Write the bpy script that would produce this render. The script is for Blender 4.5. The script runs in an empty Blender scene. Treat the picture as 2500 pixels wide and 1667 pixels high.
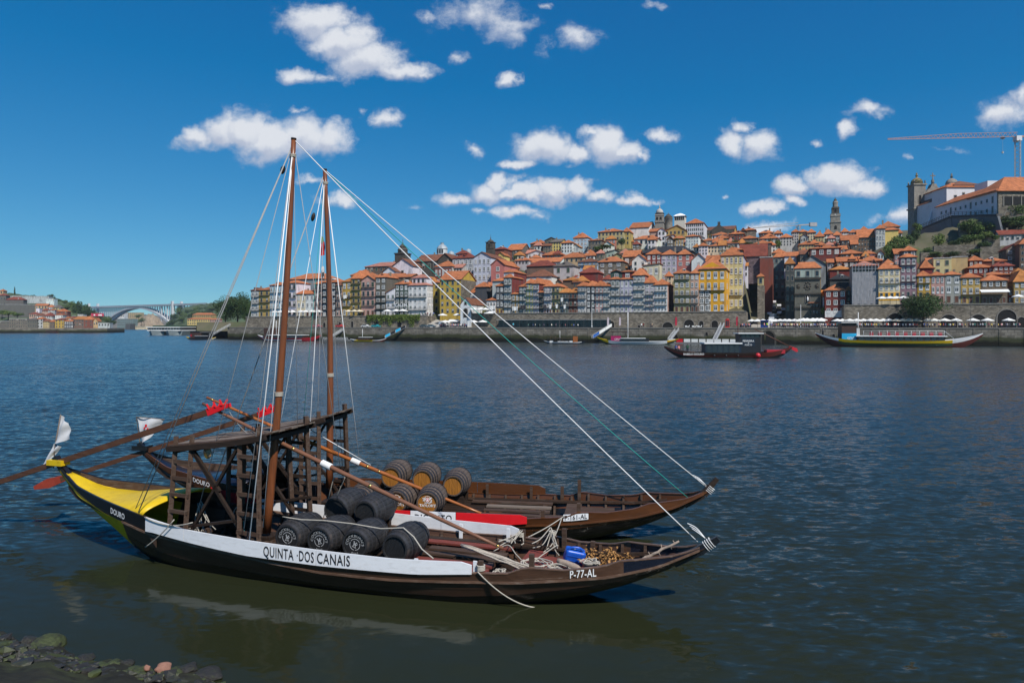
import bpy, bmesh, math, random
import numpy as np
from mathutils import Vector, Matrix

random.seed(7)
SC = bpy.context.scene
COL = SC.collection

# ------------------------------------------------------------------ camera
F = 1666.6667        # focal length in photograph pixels (24 mm on a 36 mm sensor)
CAMH = 6.5           # eye height above the river
HOR = 797.0          # horizon row
cam_d = bpy.data.cameras.new('camera')
cam = bpy.data.objects.new('camera', cam_d)
COL.objects.link(cam)
cam.location = (0, 0, CAMH)
cam.rotation_euler = (math.radians(90), 0, 0)
cam_d.sensor_width = 36.0
cam_d.lens = 24.0
cam_d.shift_y = -36.5 / 2500.0
cam_d.clip_start = 0.3
cam_d.clip_end = 30000.0
SC.camera = cam

# ------------------------------------------------------------------ sun + sky
SUN_V = Vector((0.40, -0.62, 0.86)).normalized()      # towards the sun
sun_d = bpy.data.lights.new('sun', 'SUN')
sun_d.energy = 4.2
sun_d.angle = math.radians(0.5)
sun_d.color = (1.0, 0.955, 0.88)
sun = bpy.data.objects.new('sun', sun_d)
COL.objects.link(sun)
sun.location = (60, -60, 120)
sun.rotation_euler = SUN_V.to_track_quat('Z', 'Y').to_euler()

W = bpy.data.worlds.new('World')
SC.world = W
W.use_nodes = True
W.cycles.sampling_method = 'MANUAL'
W.cycles.sample_map_resolution = 256
WT = W.node_tree
WT.nodes.clear()

def N(t, kind, **kw):
 n = t.nodes.new(kind)
 for k, v in kw.items():
  if k.startswith('i_'):
   n.inputs[k[2:].replace('_', ' ')].default_value = v
  else:
   setattr(n, k, v)
 return n

def math_n(t, op, a, b=None, clamp=False):
 n = t.nodes.new('ShaderNodeMath')
 n.operation = op
 n.use_clamp = clamp
 for i, v in enumerate((a, b)):
  if v is None:
   continue
  if isinstance(v, (int, float)):
   n.inputs[i].default_value = v
  else:
   t.links.new(v, n.inputs[i])
 return n.outputs[0]

def build_world():
 t = WT
 L = t.links.new
 out = N(t, 'ShaderNodeOutputWorld')
 bg = N(t, 'ShaderNodeBackground')
 bg.inputs['Strength'].default_value = 0.1
 sky = N(t, 'ShaderNodeTexSky', sky_type='NISHITA', sun_disc=False)
 sky.sun_elevation = math.asin(SUN_V.z)
 sky.sun_rotation = math.atan2(SUN_V.x, SUN_V.y)
 sky.altitude = 0
 sky.air_density = 0.7
 sky.dust_density = 0.0
 sky.ozone_density = 6.0
 # the deep blue of the photograph's (polarised) sky: compress each channel of the physical sky
 sr = N(t, 'ShaderNodeSeparateColor')
 L(sky.outputs[0], sr.inputs[0])
 cr = math_n(t, 'MAXIMUM', math_n(t, 'MULTIPLY_ADD', sr.outputs[0], 0.43), 0.03)
 cr.node.inputs[0].links[0].from_node.inputs[2].default_value = -0.36
 cg = math_n(t, 'MULTIPLY', math_n(t, 'POWER', sr.outputs[1], 0.84), 0.85)
 cbl = math_n(t, 'MULTIPLY', math_n(t, 'POWER', sr.outputs[2], 0.56), 1.72)
 gm = N(t, 'ShaderNodeCombineColor')
 L(cr, gm.inputs[0])
 L(cg, gm.inputs[1])
 L(cbl, gm.inputs[2])
 # the azimuth plane: (x/|y|, z/|y|)
 tc = N(t, 'ShaderNodeTexCoord')
 sp = N(t, 'ShaderNodeSeparateXYZ')
 L(tc.outputs['Generated'], sp.inputs[0])
 ay = math_n(t, 'MAXIMUM', math_n(t, 'ABSOLUTE', sp.outputs[1]), 0.02)
 u = math_n(t, 'DIVIDE', sp.outputs[0], ay)
 v = math_n(t, 'DIVIDE', sp.outputs[2], ay)
 cb = N(t, 'ShaderNodeCombineXYZ')
 L(u, cb.inputs[0])
 L(v, cb.inputs[1])
 # break the outlines up
 nz1 = N(t, 'ShaderNodeTexNoise', noise_dimensions='2D')
 nz1.inputs['Scale'].default_value = 11
 nz1.inputs['Detail'].default_value = 6
 nz1.inputs['Roughness'].default_value = 0.62
 L(cb.outputs[0], nz1.inputs['Vector'])
 sub = N(t, 'ShaderNodeVectorMath', operation='SUBTRACT')
 L(nz1.outputs['Color'], sub.inputs[0])
 sub.inputs[1].default_value = (0.5, 0.5, 0.5)
 sc = N(t, 'ShaderNodeVectorMath', operation='MULTIPLY')
 L(sub.outputs[0], sc.inputs[0])
 sc.inputs[1].default_value = (0.075, 0.045, 0)
 ad = N(t, 'ShaderNodeVectorMath', operation='ADD')
 L(cb.outputs[0], ad.inputs[0])
 L(sc.outputs[0], ad.inputs[1])
 P = ad.outputs[0]
 # cumulus puffs: px, py, radius x, radius y, density
 puffs = [
  (772, 55, 80, 36, 1), (845, 102, 78, 42, 1), (896, 146, 84, 40, 1), (969, 165, 72, 24, .9), (1020, 172, 36, 12, .6),
  (728, 183, 48, 20, .85), (793, 183, 26, 13, .4), (1170, 37, 84, 38, .6), (1243, 62, 46, 46, .55), (1042, 47, 28, 18, .4),
  (1320, 104, 20, 24, .38), (1400, 91, 48, 24, .5), (1108, 132, 26, 12, .35), (1243, 194, 26, 16, .8), (1324, 9, 18, 10, .4),
  (1600, 15, 24, 9, .35),
  (476, 337, 52, 30, .95), (543, 318, 62, 42, 1), (604, 318, 56, 48, 1), (655, 345, 92, 42, 1), (732, 337, 76, 45, 1), (808, 337, 58, 38, .95),
  (716, 270, 26, 8, .5), (946, 299, 30, 22, .75), (895, 278, 14, 10, .35), (760, 439, 32, 11, .6), (831, 488, 38, 15, .75),
  (1165, 368, 36, 13, .75), (1326, 354, 64, 40, 1), (1270, 395, 34, 14, .8), (1397, 374, 42, 24, .85), (1474, 356, 48, 46, .95),
  (1512, 377, 54, 26, .95), (1443, 323, 32, 14, .7), (1555, 385, 24, 14, .7), (1627, 331, 32, 18, .85),
  (1198, 464, 56, 27, 1), (1224, 443, 34, 27, 1), (1270, 471, 58, 18, 1), (1341, 464, 60, 26, 1), (1407, 459, 48, 22, .95),
  (1474, 476, 38, 15, .75), (1550, 484, 38, 14, .85), (1596, 484, 20, 7, .5), (1109, 484, 50, 14, .6), (1257, 517, 60, 14, .7),
  (1295, 525, 35, 12, .5), (1173, 517, 22, 8, .45), (1011, 498, 30, 9, .3), (1374, 407, 24, 9, .4),
  (1788, 356, 42, 28, .85), (1853, 356, 52, 34, .9), (1816, 315, 20, 20, .7), (2118, 275, 54, 18, .75), (2064, 319, 26, 20, .7),
  (1992, 343, 18, 7, .55), (2458, 275, 60, 36, .75), (2490, 235, 24, 24, .6), (1955, 452, 66, 26, 1), (2047, 438, 64, 36, 1),
  (2108, 452, 50, 22, .9), (1877, 503, 46, 16, .95), (1945, 492, 34, 16, .9), (2207, 384, 12, 8, .4), (2295, 370, 44, 7, .25),
  (1768, 477, 14, 7, .5), (2207, 516, 28, 26, .7), (2145, 533, 28, 12, .35), (1887, 554, 44, 16, .95), (2320, 560, 60, 20, .4),
  (-260, 300, 150, 40, .9), (-700, 150, 160, 60, 1), (2900, 360, 140, 44, .9), (3300, 180, 170, 60, 1),
 ]
 def field(P):
  cur = None
  for (px, py, rx, ry, w) in puffs:
   s = N(t, 'ShaderNodeVectorMath', operation='MULTIPLY_ADD')
   kx, ky = F / (rx * 1.50), F / (ry * 1.55)
   L(P, s.inputs[0])
   s.inputs[1].default_value = (kx, ky, 0)
   s.inputs[2].default_value = (-(px - 1250) / F * kx, -(HOR - py) / F * ky, 0)
   d = N(t, 'ShaderNodeVectorMath', operation='LENGTH')
   L(s.outputs[0], d.inputs[0])
   m = N(t, 'ShaderNodeMath', operation='MULTIPLY_ADD')
   L(d.outputs['Value'], m.inputs[0])
   m.inputs[1].default_value = -w
   m.inputs[2].default_value = w
   cur = m.outputs[0] if cur is None else math_n(t, 'MAXIMUM', cur, m.outputs[0])
  return cur

 def fbm(V, scale, detail, rough, sy=1.0):
  mp = N(t, 'ShaderNodeMapping')
  mp.inputs['Scale'].default_value = (1, sy, 1)
  L(V, mp.inputs[0])
  nz = N(t, 'ShaderNodeTexNoise', noise_dimensions='2D')
  nz.inputs['Scale'].default_value = scale
  nz.inputs['Detail'].default_value = detail
  nz.inputs['Roughness'].default_value = rough
  L(mp.outputs[0], nz.inputs['Vector'])
  return nz.outputs[0]

 sh_ = N(t, 'ShaderNodeVectorMath', operation='ADD')
 L(P, sh_.inputs[0])
 sh_.inputs[1].default_value = (.005, .012, 0)
 f0, f1 = field(P), field(sh_.outputs[0])
 cur = f0
 nA = fbm(cb.outputs[0], 22, 9, .64, 1.35)
 dens = math_n(t, 'ADD', cur, math_n(t, 'MULTIPLY', math_n(t, 'SUBTRACT', nA, 0.53), 0.92))
 mr = N(t, 'ShaderNodeMapRange', interpolation_type='SMOOTHSTEP')
 mr.inputs['From Min'].default_value = 0.02
 mr.inputs['From Max'].default_value = 0.66
 L(dens, mr.inputs['Value'])
 alpha = math_n(t, 'MULTIPLY', mr.outputs[0], 0.96)
 # light from above, greyer bases; billows catch the light
 nB = fbm(P, 9, 5, .5, 1.8)
 lit = math_n(t, 'ADD', math_n(t, 'MULTIPLY', math_n(t, 'SUBTRACT', f0, f1), 1.5), math_n(t, 'MULTIPLY', math_n(t, 'SUBTRACT', nB, .5), 1.1))
 mr3 = N(t, 'ShaderNodeMapRange', interpolation_type='SMOOTHSTEP')
 mr3.inputs['From Min'].default_value = -0.45
 mr3.inputs['From Max'].default_value = 0.40
 L(lit, mr3.inputs['Value'])
 cc = N(t, 'ShaderNodeMix', data_type='RGBA')
 cc.inputs['A'].default_value = (3.9, 4.35, 5.4, 1)
 cc.inputs['B'].default_value = (6.3, 6.5, 6.9, 1)
 L(mr3.outputs[0], cc.inputs['Factor'])
 mix = N(t, 'ShaderNodeMix', data_type='RGBA')
 L(alpha, mix.inputs['Factor'])
 L(gm.outputs[0], mix.inputs['A'])
 L(cc.outputs['Result'], mix.inputs['B'])
 L(mix.outputs['Result'], bg.inputs['Color'])
 L(bg.outputs[0], out.inputs[0])

build_world()
SC.view_settings.view_transform = 'Standard'
SC.view_settings.look = 'None'
SC.view_settings.gamma = 1.0
SC.view_settings.exposure = 0.30
SC.view_settings.use_curve_mapping = False
SC.render.engine = 'CYCLES'
SC.cycles.use_denoising = True
SC.cycles.max_bounces = 5
SC.cycles.diffuse_bounces = 2
SC.cycles.glossy_bounces = 3
SC.cycles.transparent_max_bounces = 8
SC.cycles.caustics_reflective = False
SC.cycles.caustics_refractive = False
SC.cycles.sample_clamp_indirect = 4.0

# ------------------------------------------------------------------ helpers

def at(px, py, Y):
 """the point at distance Y seen at pixel px, py"""
 return Vector(((px - 1250) * Y / F, Y, CAMH - (py - HOR) * Y / F))

def on_z(px, py, z):
 return at(px, py, (CAMH - z) * F / (py - HOR))

def link(o, parent=None):
 COL.objects.link(o)
 if parent is not None:
  o.parent = parent
 return o

def tag(o, label=None, cat=None, group=None, kind=None):
 if label:
  o['label'] = label
 if cat:
  o['category'] = cat
 if group:
  o['group'] = group
 if kind:
  o['kind'] = kind
 return o

def empty(name, loc=(0, 0, 0), rz=0.0, label=None, cat=None, group=None):
 o = bpy.data.objects.new(name, None)
 o.empty_display_size = 0.2
 COL.objects.link(o)
 o.location = loc
 o.rotation_euler = (0, 0, rz)
 tag(o, label, cat, group)
 return o

def copy_tree(o, parent=None):
 c = o.copy()
 COL.objects.link(c)
 if parent is not None:
  c.parent = parent
 for ch in list(o.children):
  copy_tree(ch, c)
 return c

class MB:
 """collects shapes for one mesh"""

 def __init__(s):
  s.v, s.f, s.m, s.sm = [], [], [], []

 def add(s, vs, fs, mi=0, smooth=False):
  o = len(s.v)
  s.v += [tuple(p) for p in vs]
  for f in fs:
   s.f.append(tuple(i + o for i in f))
   s.m.append(mi)
   s.sm.append(smooth)
  return s

 def box(s, x0, x1, y0, y1, z0, z1, mi=0):
  vs = [(x0, y0, z0), (x1, y0, z0), (x1, y1, z0), (x0, y1, z0), (x0, y0, z1), (x1, y0, z1), (x1, y1, z1), (x0, y1, z1)]
  return s.add(vs, [(0, 3, 2, 1), (4, 5, 6, 7), (0, 1, 5, 4), (1, 2, 6, 5), (2, 3, 7, 6), (3, 0, 4, 7)], mi)

 def bar(s, p0, p1, w, h=None, up=(0, 0, 1), w1=None, h1=None, mi=0):
  p0, p1 = Vector(p0), Vector(p1)
  h = h or w
  w1 = w if w1 is None else w1
  h1 = h if h1 is None else h1
  d = (p1 - p0).normalized()
  x = d.cross(Vector(up))
  if x.length < 1e-4:
   x = d.cross(Vector((1, 0, 0)))
  x.normalize()
  z = x.cross(d)
  vs = []
  for p, a, b in ((p0, w, h), (p1, w1, h1)):
   for sx, sz in ((-1, -1), (1, -1), (1, 1), (-1, 1)):
    vs.append(p + x * (sx * a / 2) + z * (sz * b / 2))
  return s.add(vs, [(0, 1, 2, 3), (7, 6, 5, 4), (0, 4, 5, 1), (1, 5, 6, 2), (2, 6, 7, 3), (3, 7, 4, 0)], mi)

 def tube(s, pts, r, n=6, mi=0, cap=True):
  pts = [Vector(p) for p in pts]
  rs = r if isinstance(r, (list, tuple)) else [r] * len(pts)
  vs, fs = [], []
  up = None
  for i, p in enumerate(pts):
   d = (pts[min(i + 1, len(pts) - 1)] - pts[max(i - 1, 0)])
   if d.length < 1e-9:
    d = Vector((0, 0, 1))
   d.normalize()
   if up is None:
    up = d.orthogonal().normalized()
   else:
    up = up - d * up.dot(d)
    if up.length < 1e-6:
     up = d.orthogonal()
    up.normalize()
   q = d.cross(up)
   for k in range(n):
    a = 2 * math.pi * k / n
    vs.append(p + (up * math.cos(a) + q * math.sin(a)) * rs[i])
  for i in range(len(pts) - 1):
   for k in range(n):
    k2 = (k + 1) % n
    fs.append((i * n + k, i * n + k2, (i + 1) * n + k2, (i + 1) * n + k))
  if cap:
   fs.append(tuple(range(n))[::-1])
   fs.append(tuple((len(pts) - 1) * n + k for k in range(n)))
  return s.add(vs, fs, mi, True)

 def lathe(s, prof, n=16, c=(0, 0, 0), mi=0, smooth=True, sx=1, sy=1):
  vs, fs = [], []
  for (r, z) in prof:
   for k in range(n):
    a = 2 * math.pi * (k + .5) / n
    vs.append((c[0] + r * math.cos(a) * sx, c[1] + r * math.sin(a) * sy, c[2] + z))
  for i in range(len(prof) - 1):
   for k in range(n):
    k2 = (k + 1) % n
    fs.append((i * n + k, i * n + k2, (i + 1) * n + k2, (i + 1) * n + k))
  fs.append(tuple(range(n))[::-1])
  fs.append(tuple((len(prof) - 1) * n + k for k in range(n)))
  return s.add(vs, fs, mi, smooth)

 def prism(s, poly, y0, y1, mi=0):
  """poly in x,z; extruded along y"""
  n = len(poly)
  vs = [(x, y0, z) for x, z in poly] + [(x, y1, z) for x, z in poly]
  fs = [tuple(range(n)), tuple(range(2 * n - 1, n - 1, -1))]
  for i in range(n):
   j = (i + 1) % n
   fs.append((i, i + n, j + n, j))
  return s.add(vs, fs, mi)

 def ico(s, c, r, sub=1, jit=0.0, rnd=random, mi=0, squash=(1, 1, 1), smooth=True):
  bm = bmesh.new()
  bmesh.ops.create_icosphere(bm, subdivisions=sub, radius=1)
  vs = []
  for v in bm.verts:
   k = r * (1 + rnd.uniform(-jit, jit))
   vs.append((c[0] + v.co.x * k * squash[0], c[1] + v.co.y * k * squash[1], c[2] + v.co.z * k * squash[2]))
  fs = [tuple(x.index for x in f.verts) for f in bm.faces]
  bm.free()
  return s.add(vs, fs, mi, smooth)

 def mesh(s, name, mats):
  me = bpy.data.meshes.new(name)
  me.from_pydata(s.v, [], s.f)
  if not isinstance(mats, (list, tuple)):
   mats = [mats]
  for m in mats:
   me.materials.append(m)
  me.polygons.foreach_set('material_index', s.m)
  me.polygons.foreach_set('use_smooth', s.sm)
  me.update()
  return me

 def build(s, name, mats, parent=None, loc=None, rz=None):
  o = bpy.data.objects.new(name, s.mesh(name, mats))
  link(o, parent)
  if loc is not None:
   o.location = loc
  if rz is not None:
   o.rotation_euler = (0, 0, rz)
  return o

def fix_normals(o):
 bm = bmesh.new()
 bm.from_mesh(o.data)
 bmesh.ops.recalc_face_normals(bm, faces=bm.faces)
 bm.to_mesh(o.data)
 bm.free()
 return o

# ------------------------------------------------------------------ materials
MATS = {}

def mat(name, col, rough=0.6, var=0.18, scale=6.0, stretch=(1, 1, 1), bump=0.0, spec=0.4, metal=0.0, objcol=False,
  dark=None, dark_scale=1.2, dark_amt=0.0, detail=5, coord='Object', trans=0.0):
 if name in MATS:
  return MATS[name]
 m = bpy.data.materials.new(name)
 m.use_nodes = True
 t = m.node_tree
 L = t.links.new
 b = t.nodes['Principled BSDF']
 b.inputs['Roughness'].default_value = rough
 b.inputs['Metallic'].default_value = metal
 b.inputs['Specular IOR Level'].default_value = spec
 tc = N(t, 'ShaderNodeTexCoord')
 mp = N(t, 'ShaderNodeMapping')
 mp.inputs['Scale'].default_value = stretch
 L(tc.outputs[coord], mp.inputs[0])
 nz = N(t, 'ShaderNodeTexNoise')
 nz.inputs['Scale'].default_value = scale
 nz.inputs['Detail'].default_value = detail
 nz.inputs['Roughness'].default_value = 0.65
 L(mp.outputs[0], nz.inputs['Vector'])
 if objcol:
  oi = N(t, 'ShaderNodeObjectInfo')
  base = oi.outputs['Color']
 else:
  rgb = N(t, 'ShaderNodeRGB')
  rgb.outputs[0].default_value = (*col, 1)
  base = rgb.outputs[0]
 mr = N(t, 'ShaderNodeMapRange')
 mr.inputs['From Min'].default_value = 0.25
 mr.inputs['From Max'].default_value = 0.75
 mr.inputs['To Min'].default_value = 1 - var
 mr.inputs['To Max'].default_value = 1 + var
 L(nz.outputs[0], mr.inputs['Value'])
 mul = N(t, 'ShaderNodeVectorMath', operation='SCALE')
 L(base, mul.inputs[0])
 L(mr.outputs[0], mul.inputs['Scale'])
 cur = mul.outputs[0]
 if dark_amt > 0:
  n2 = N(t, 'ShaderNodeTexNoise')
  n2.inputs['Scale'].default_value = dark_scale
  n2.inputs['Detail'].default_value = 6
  L(mp.outputs[0], n2.inputs['Vector'])
  r2 = N(t, 'ShaderNodeMapRange', interpolation_type='SMOOTHSTEP')
  r2.inputs['From Min'].default_value = 0.48
  r2.inputs['From Max'].default_value = 0.72
  r2.inputs['To Max'].default_value = dark_amt
  L(n2.outputs[0], r2.inputs['Value'])
  mx = N(t, 'ShaderNodeMix', data_type='RGBA')
  L(r2.outputs[0], mx.inputs['Factor'])
  L(cur, mx.inputs['A'])
  mx.inputs['B'].default_value = (*(dark or (0.05, 0.045, 0.04)), 1)
  cur = mx.outputs['Result']
 L(cur, b.inputs['Base Color'])
 if bump > 0:
  bp = N(t, 'ShaderNodeBump')
  bp.inputs['Strength'].default_value = bump
  bp.inputs['Distance'].default_value = 0.05
  L(nz.outputs[0], bp.inputs['Height'])
  L(bp.outputs[0], b.inputs['Normal'])
 MATS[name] = m
 return m

# wood and paint of the boats
m_hull = mat('hull_brown_paint', (0.078, 0.040, 0.025), 0.38, 0.30, 3.0, (0.35, 3, 3), 0.12, 0.5, dark=(0.16, 0.11, 0.08), dark_scale=2.2, dark_amt=0.25)
m_hull2 = mat('hull_redbrown_varnish', (0.095, 0.034, 0.012), 0.36, 0.30, 3.0, (0.35, 3, 3), 0.10, 0.5, dark=(0.03, 0.015, 0.01), dark_scale=1.5, dark_amt=0.4)
m_tar = mat('hull_black_tar', (0.0085, 0.0078, 0.0075), 0.26, 0.4, 2.4, (0.5, 2, 2), 0.25, 0.6, dark=(0.05, 0.045, 0.04), dark_scale=3, dark_amt=0.18)
m_blackp = mat('black_gloss_paint', (0.011, 0.011, 0.013), 0.3, 0.3, 3, (0.5, 2, 2), 0.1, 0.5)
m_navy = mat('blue_black_paint', (0.010, 0.013, 0.024), 0.26, 0.3, 3, (0.5, 2, 2), 0.06, 0.5)
m_yellow = mat('yellow_boat_paint', (0.62, 0.42, 0.010), 0.42, 0.10, 3, (1, 1, 1), 0.05, 0.4, dark=(0.30, 0.17, 0.01), dark_scale=4, dark_amt=0.3)
m_white = mat('white_board_paint', (0.74, 0.75, 0.78), 0.45, 0.05, 5, (0.6, 2, 2), 0.03, 0.4, dark=(0.42, 0.40, 0.38), dark_scale=7, dark_amt=0.22)
m_red = mat('red_board_paint', (0.62, 0.012, 0.018), 0.4, 0.08, 4, (1, 1, 1), 0.03)
m_oldwood = mat('weathered_brown_wood', (0.062, 0.036, 0.024), 0.7, 0.35, 4, (0.5, 4, 4), 0.3, 0.3, dark=(0.15, 0.12, 0.10), dark_scale=3, dark_amt=0.35)
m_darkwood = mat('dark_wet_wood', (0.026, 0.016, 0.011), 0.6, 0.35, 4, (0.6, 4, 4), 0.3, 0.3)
m_greywood = mat('silvery_deck_wood', (0.17, 0.135, 0.11), 0.8, 0.3, 3, (0.5, 5, 5), 0.3, 0.2)
m_redwood = mat('dull_red_deck_paint', (0.17, 0.040, 0.030), 0.65, 0.25, 4, (0.7, 3, 3), 0.15, 0.3, dark=(0.05, 0.03, 0.02), dark_scale=3, dark_amt=0.4)
m_mast = mat('varnished_mast_wood', (0.165, 0.052, 0.018), 0.36, 0.35, 2.2, (5, 5, 0.5), 0.12, 0.5, dark=(0.06, 0.02, 0.01), dark_scale=2, dark_amt=0.45)
m_spar = mat('orange_varnish_spar', (0.30, 0.095, 0.022), 0.3, 0.3, 3, (0.4, 4, 4), 0.06, 0.5)
m_oar = mat('oar_brown_wood', (0.085, 0.036, 0.020), 0.5, 0.35, 3, (0.4, 4, 4), 0.15, 0.4, dark=(0.22, 0.15, 0.10), dark_scale=4, dark_amt=0.2)
m_brass = mat('brass_band', (0.75, 0.48, 0.16), 0.3, 0.1, 5, metal=1.0)
m_rope = mat('pale_rope', (0.40, 0.37, 0.32), 0.9, 0.2, 30, bump=0.3)
m_stay = mat('white_stay_rope', (0.72, 0.72, 0.72), 0.7, 0.1, 30)
m_greyrope = mat('grey_rigging_rope', (0.30, 0.30, 0.30), 0.8, 0.2, 30)
m_green_rope = mat('turquoise_rope', (0.02, 0.30, 0.26), 0.7, 0.15, 30)
m_letter_f = mat('faded_white_stencil', (0.40, 0.40, 0.40), 0.7, 0.35, 9)
m_letter_w = mat('white_lettering', (0.78, 0.78, 0.78), 0.6, 0.05, 5)
m_letter_k = mat('black_lettering', (0.012, 0.012, 0.014), 0.5, 0.1, 5)
m_barrel = mat('black_barrel_paint', (0.020, 0.020, 0.022), 0.6, 0.35, 6, (1, 1, 1), 0.2, 0.4, dark=(0.09, 0.09, 0.09), dark_scale=4, dark_amt=0.25)
m_barrel_o = mat('grey_barrel_staves', (0.095, 0.072, 0.060), 0.75, 0.4, 7, (1, 1, 1), 0.3, 0.3, dark=(0.05, 0.04, 0.035), dark_scale=3, dark_amt=0.5)
m_hoop = mat('dark_iron_hoop', (0.028, 0.030, 0.038), 0.5, 0.3, 6, metal=0.4)
m_head_o = mat('orange_oak_head', (0.31, 0.125, 0.020), 0.5, 0.4, 5, (6, 1, 1), 0.1, dark=(0.12, 0.05, 0.015), dark_scale=3, dark_amt=0.5)
m_head_k = mat('black_barrel_head', (0.014, 0.014, 0.015), 0.6, 0.25, 6)
# ------------------------------------------------------------------ river
def water_material():
 m = bpy.data.materials.new('river_water')
 m.use_nodes = True
 t = m.node_tree
 L = t.links.new
 b = t.nodes['Principled BSDF']
 b.inputs['Base Color'].default_value = (0.012, 0.017, 0.009, 1)
 b.inputs['IOR'].default_value = 1.33
 b.inputs['Roughness'].default_value = 0.11
 geo = N(t, 'ShaderNodeNewGeometry')
 sp = N(t, 'ShaderNodeSeparateXYZ')
 L(geo.outputs['Position'], sp.inputs[0])

 def noise(scale, stretch, detail, rough=0.5, rot=0.0, dist=0.0, color=False):
  mp = N(t, 'ShaderNodeMapping')
  mp.inputs['Scale'].default_value = stretch
  mp.inputs['Rotation'].default_value = (0, 0, rot)
  L(geo.outputs['Position'], mp.inputs[0])
  nz = N(t, 'ShaderNodeTexNoise', noise_dimensions='2D')
  nz.inputs['Scale'].default_value = scale
  nz.inputs['Detail'].default_value = detail
  nz.inputs['Roughness'].default_value = rough
  nz.inputs['Distortion'].default_value = dist
  L(mp.outputs[0], nz.inputs['Vector'])
  return nz.outputs[1 if color else 0]

 def slope(scale, stretch, detail, rough, rot, gain):
  c = noise(scale, stretch, detail, rough, rot, 0.25, True)
  s1 = N(t, 'ShaderNodeVectorMath', operation='SUBTRACT')
  L(c, s1.inputs[0])
  s1.inputs[1].default_value = (.5, .5, .5)
  s2 = N(t, 'ShaderNodeVectorMath', operation='MULTIPLY')
  L(s1.outputs[0], s2.inputs[0])
  s2.inputs[1].default_value = (gain * .8, gain, 0)
  return s2.outputs[0]

 # wind chop as wave slopes: crests lie across the view, smaller ones ride on larger ones
 va = N(t, 'ShaderNodeVectorMath', operation='ADD')
 L(slope(0.22, (0.45, 1, 1), 2, .5, math.radians(14), .12), va.inputs[0])
 L(slope(1.35, (0.40, 1, 1), 2, .55, math.radians(20), .36), va.inputs[1])
 vb = N(t, 'ShaderNodeVectorMath', operation='ADD')
 L(va.outputs[0], vb.inputs[0])
 L(slope(4.6, (0.42, 1, 1), 2, .6, math.radians(26), .62), vb.inputs[1])
 # gusts: patches of rougher and smoother water
 gust = noise(0.035, (0.4, 1, 1), 3, 0.55)
 gm = N(t, 'ShaderNodeMapRange')
 gm.inputs['From Min'].default_value = 0.35
 gm.inputs['From Max'].default_value = 0.65
 gm.inputs['To Min'].default_value = 0.75
 gm.inputs['To Max'].default_value = 1.15
 L(gust, gm.inputs['Value'])
 # the lee of the moored boats and the bank is calm: distance from the line under the near hull
 # axis of the boat direction
 ax = math_n(t, 'ADD', math_n(t, 'MULTIPLY', sp.outputs[0], 0.284), math_n(t, 'MULTIPLY', sp.outputs[1], 0.959))
 # ax grows away from the bank; the boats' far side lies near 20
 lee = N(t, 'ShaderNodeMapRange', interpolation_type='SMOOTHSTEP')
 lee.inputs['From Min'].default_value = 15.5
 lee.inputs['From Max'].default_value = 19.5
 lee.inputs['To Min'].default_value = 0.0
 lee.inputs['To Max'].default_value = 1.0
 L(ax, lee.inputs['Value'])
 side = N(t, 'ShaderNodeMapRange', interpolation_type='SMOOTHSTEP')
 side.inputs['From Min'].default_value = 1.0
 side.inputs['From Max'].default_value = 6.5
 L(sp.outputs[0], side.inputs['Value'])
 calm = math_n(t, 'MAXIMUM', lee.outputs[0], side.outputs[0])
 sides = N(t, 'ShaderNodeMapRange', interpolation_type='SMOOTHSTEP')
 sides.inputs['From Min'].default_value = -15.5
 sides.inputs['From Max'].default_value = -11.5
 sides.inputs['To Min'].default_value = 0.65
 sides.inputs['To Max'].default_value = 0.0
 L(sp.outputs[0], sides.inputs['Value'])
 calm = math_n(t, 'MAXIMUM', calm, sides.outputs[0])
 amp = math_n(t, 'MULTIPLY', gm.outputs[0], math_n(t, 'ADD', math_n(t, 'MULTIPLY', calm, 0.82), 0.18))
 sc = N(t, 'ShaderNodeVectorMath', operation='SCALE')
 L(vb.outputs[0], sc.inputs[0])
 L(amp, sc.inputs['Scale'])
 up = N(t, 'ShaderNodeVectorMath', operation='ADD')
 L(sc.outputs[0], up.inputs[0])
 up.inputs[1].default_value = (0, -.085, 1)   # waves lean to the near bank: tilt added so they mirror higher sky
 nm = N(t, 'ShaderNodeVectorMath', operation='NORMALIZE')
 L(up.outputs[0], nm.inputs[0])
 L(nm.outputs[0], b.inputs['Normal'])
 # silt: green-brown near the bank, bluer in the channel
 mr = N(t, 'ShaderNodeMapRange', interpolation_type='SMOOTHSTEP')
 mr.inputs['From Min'].default_value = 12
 mr.inputs['From Max'].default_value = 90
 L(sp.outputs[1], mr.inputs['Value'])
 mx = N(t, 'ShaderNodeMix', data_type='RGBA')
 mx.inputs['A'].default_value = (0.017, 0.020, 0.009, 1)
 mx.inputs['B'].default_value = (0.022, 0.033, 0.038, 1)
 L(mr.outputs[0], mx.inputs['Factor'])
 L(mx.outputs['Result'], b.inputs['Base Color'])
 return m

m_water = water_material()
wb = MB()
wb.add([(-9000, -300, 0), (9000, -300, 0), (9000, 16000, 0), (-9000, 16000, 0)], [(0, 1, 2, 3)])
water = tag(wb.build('river_water', m_water), 'dark blue river water rippled by the wind', None, None, 'structure')

# ------------------------------------------------------------------ the two moored boats

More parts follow.
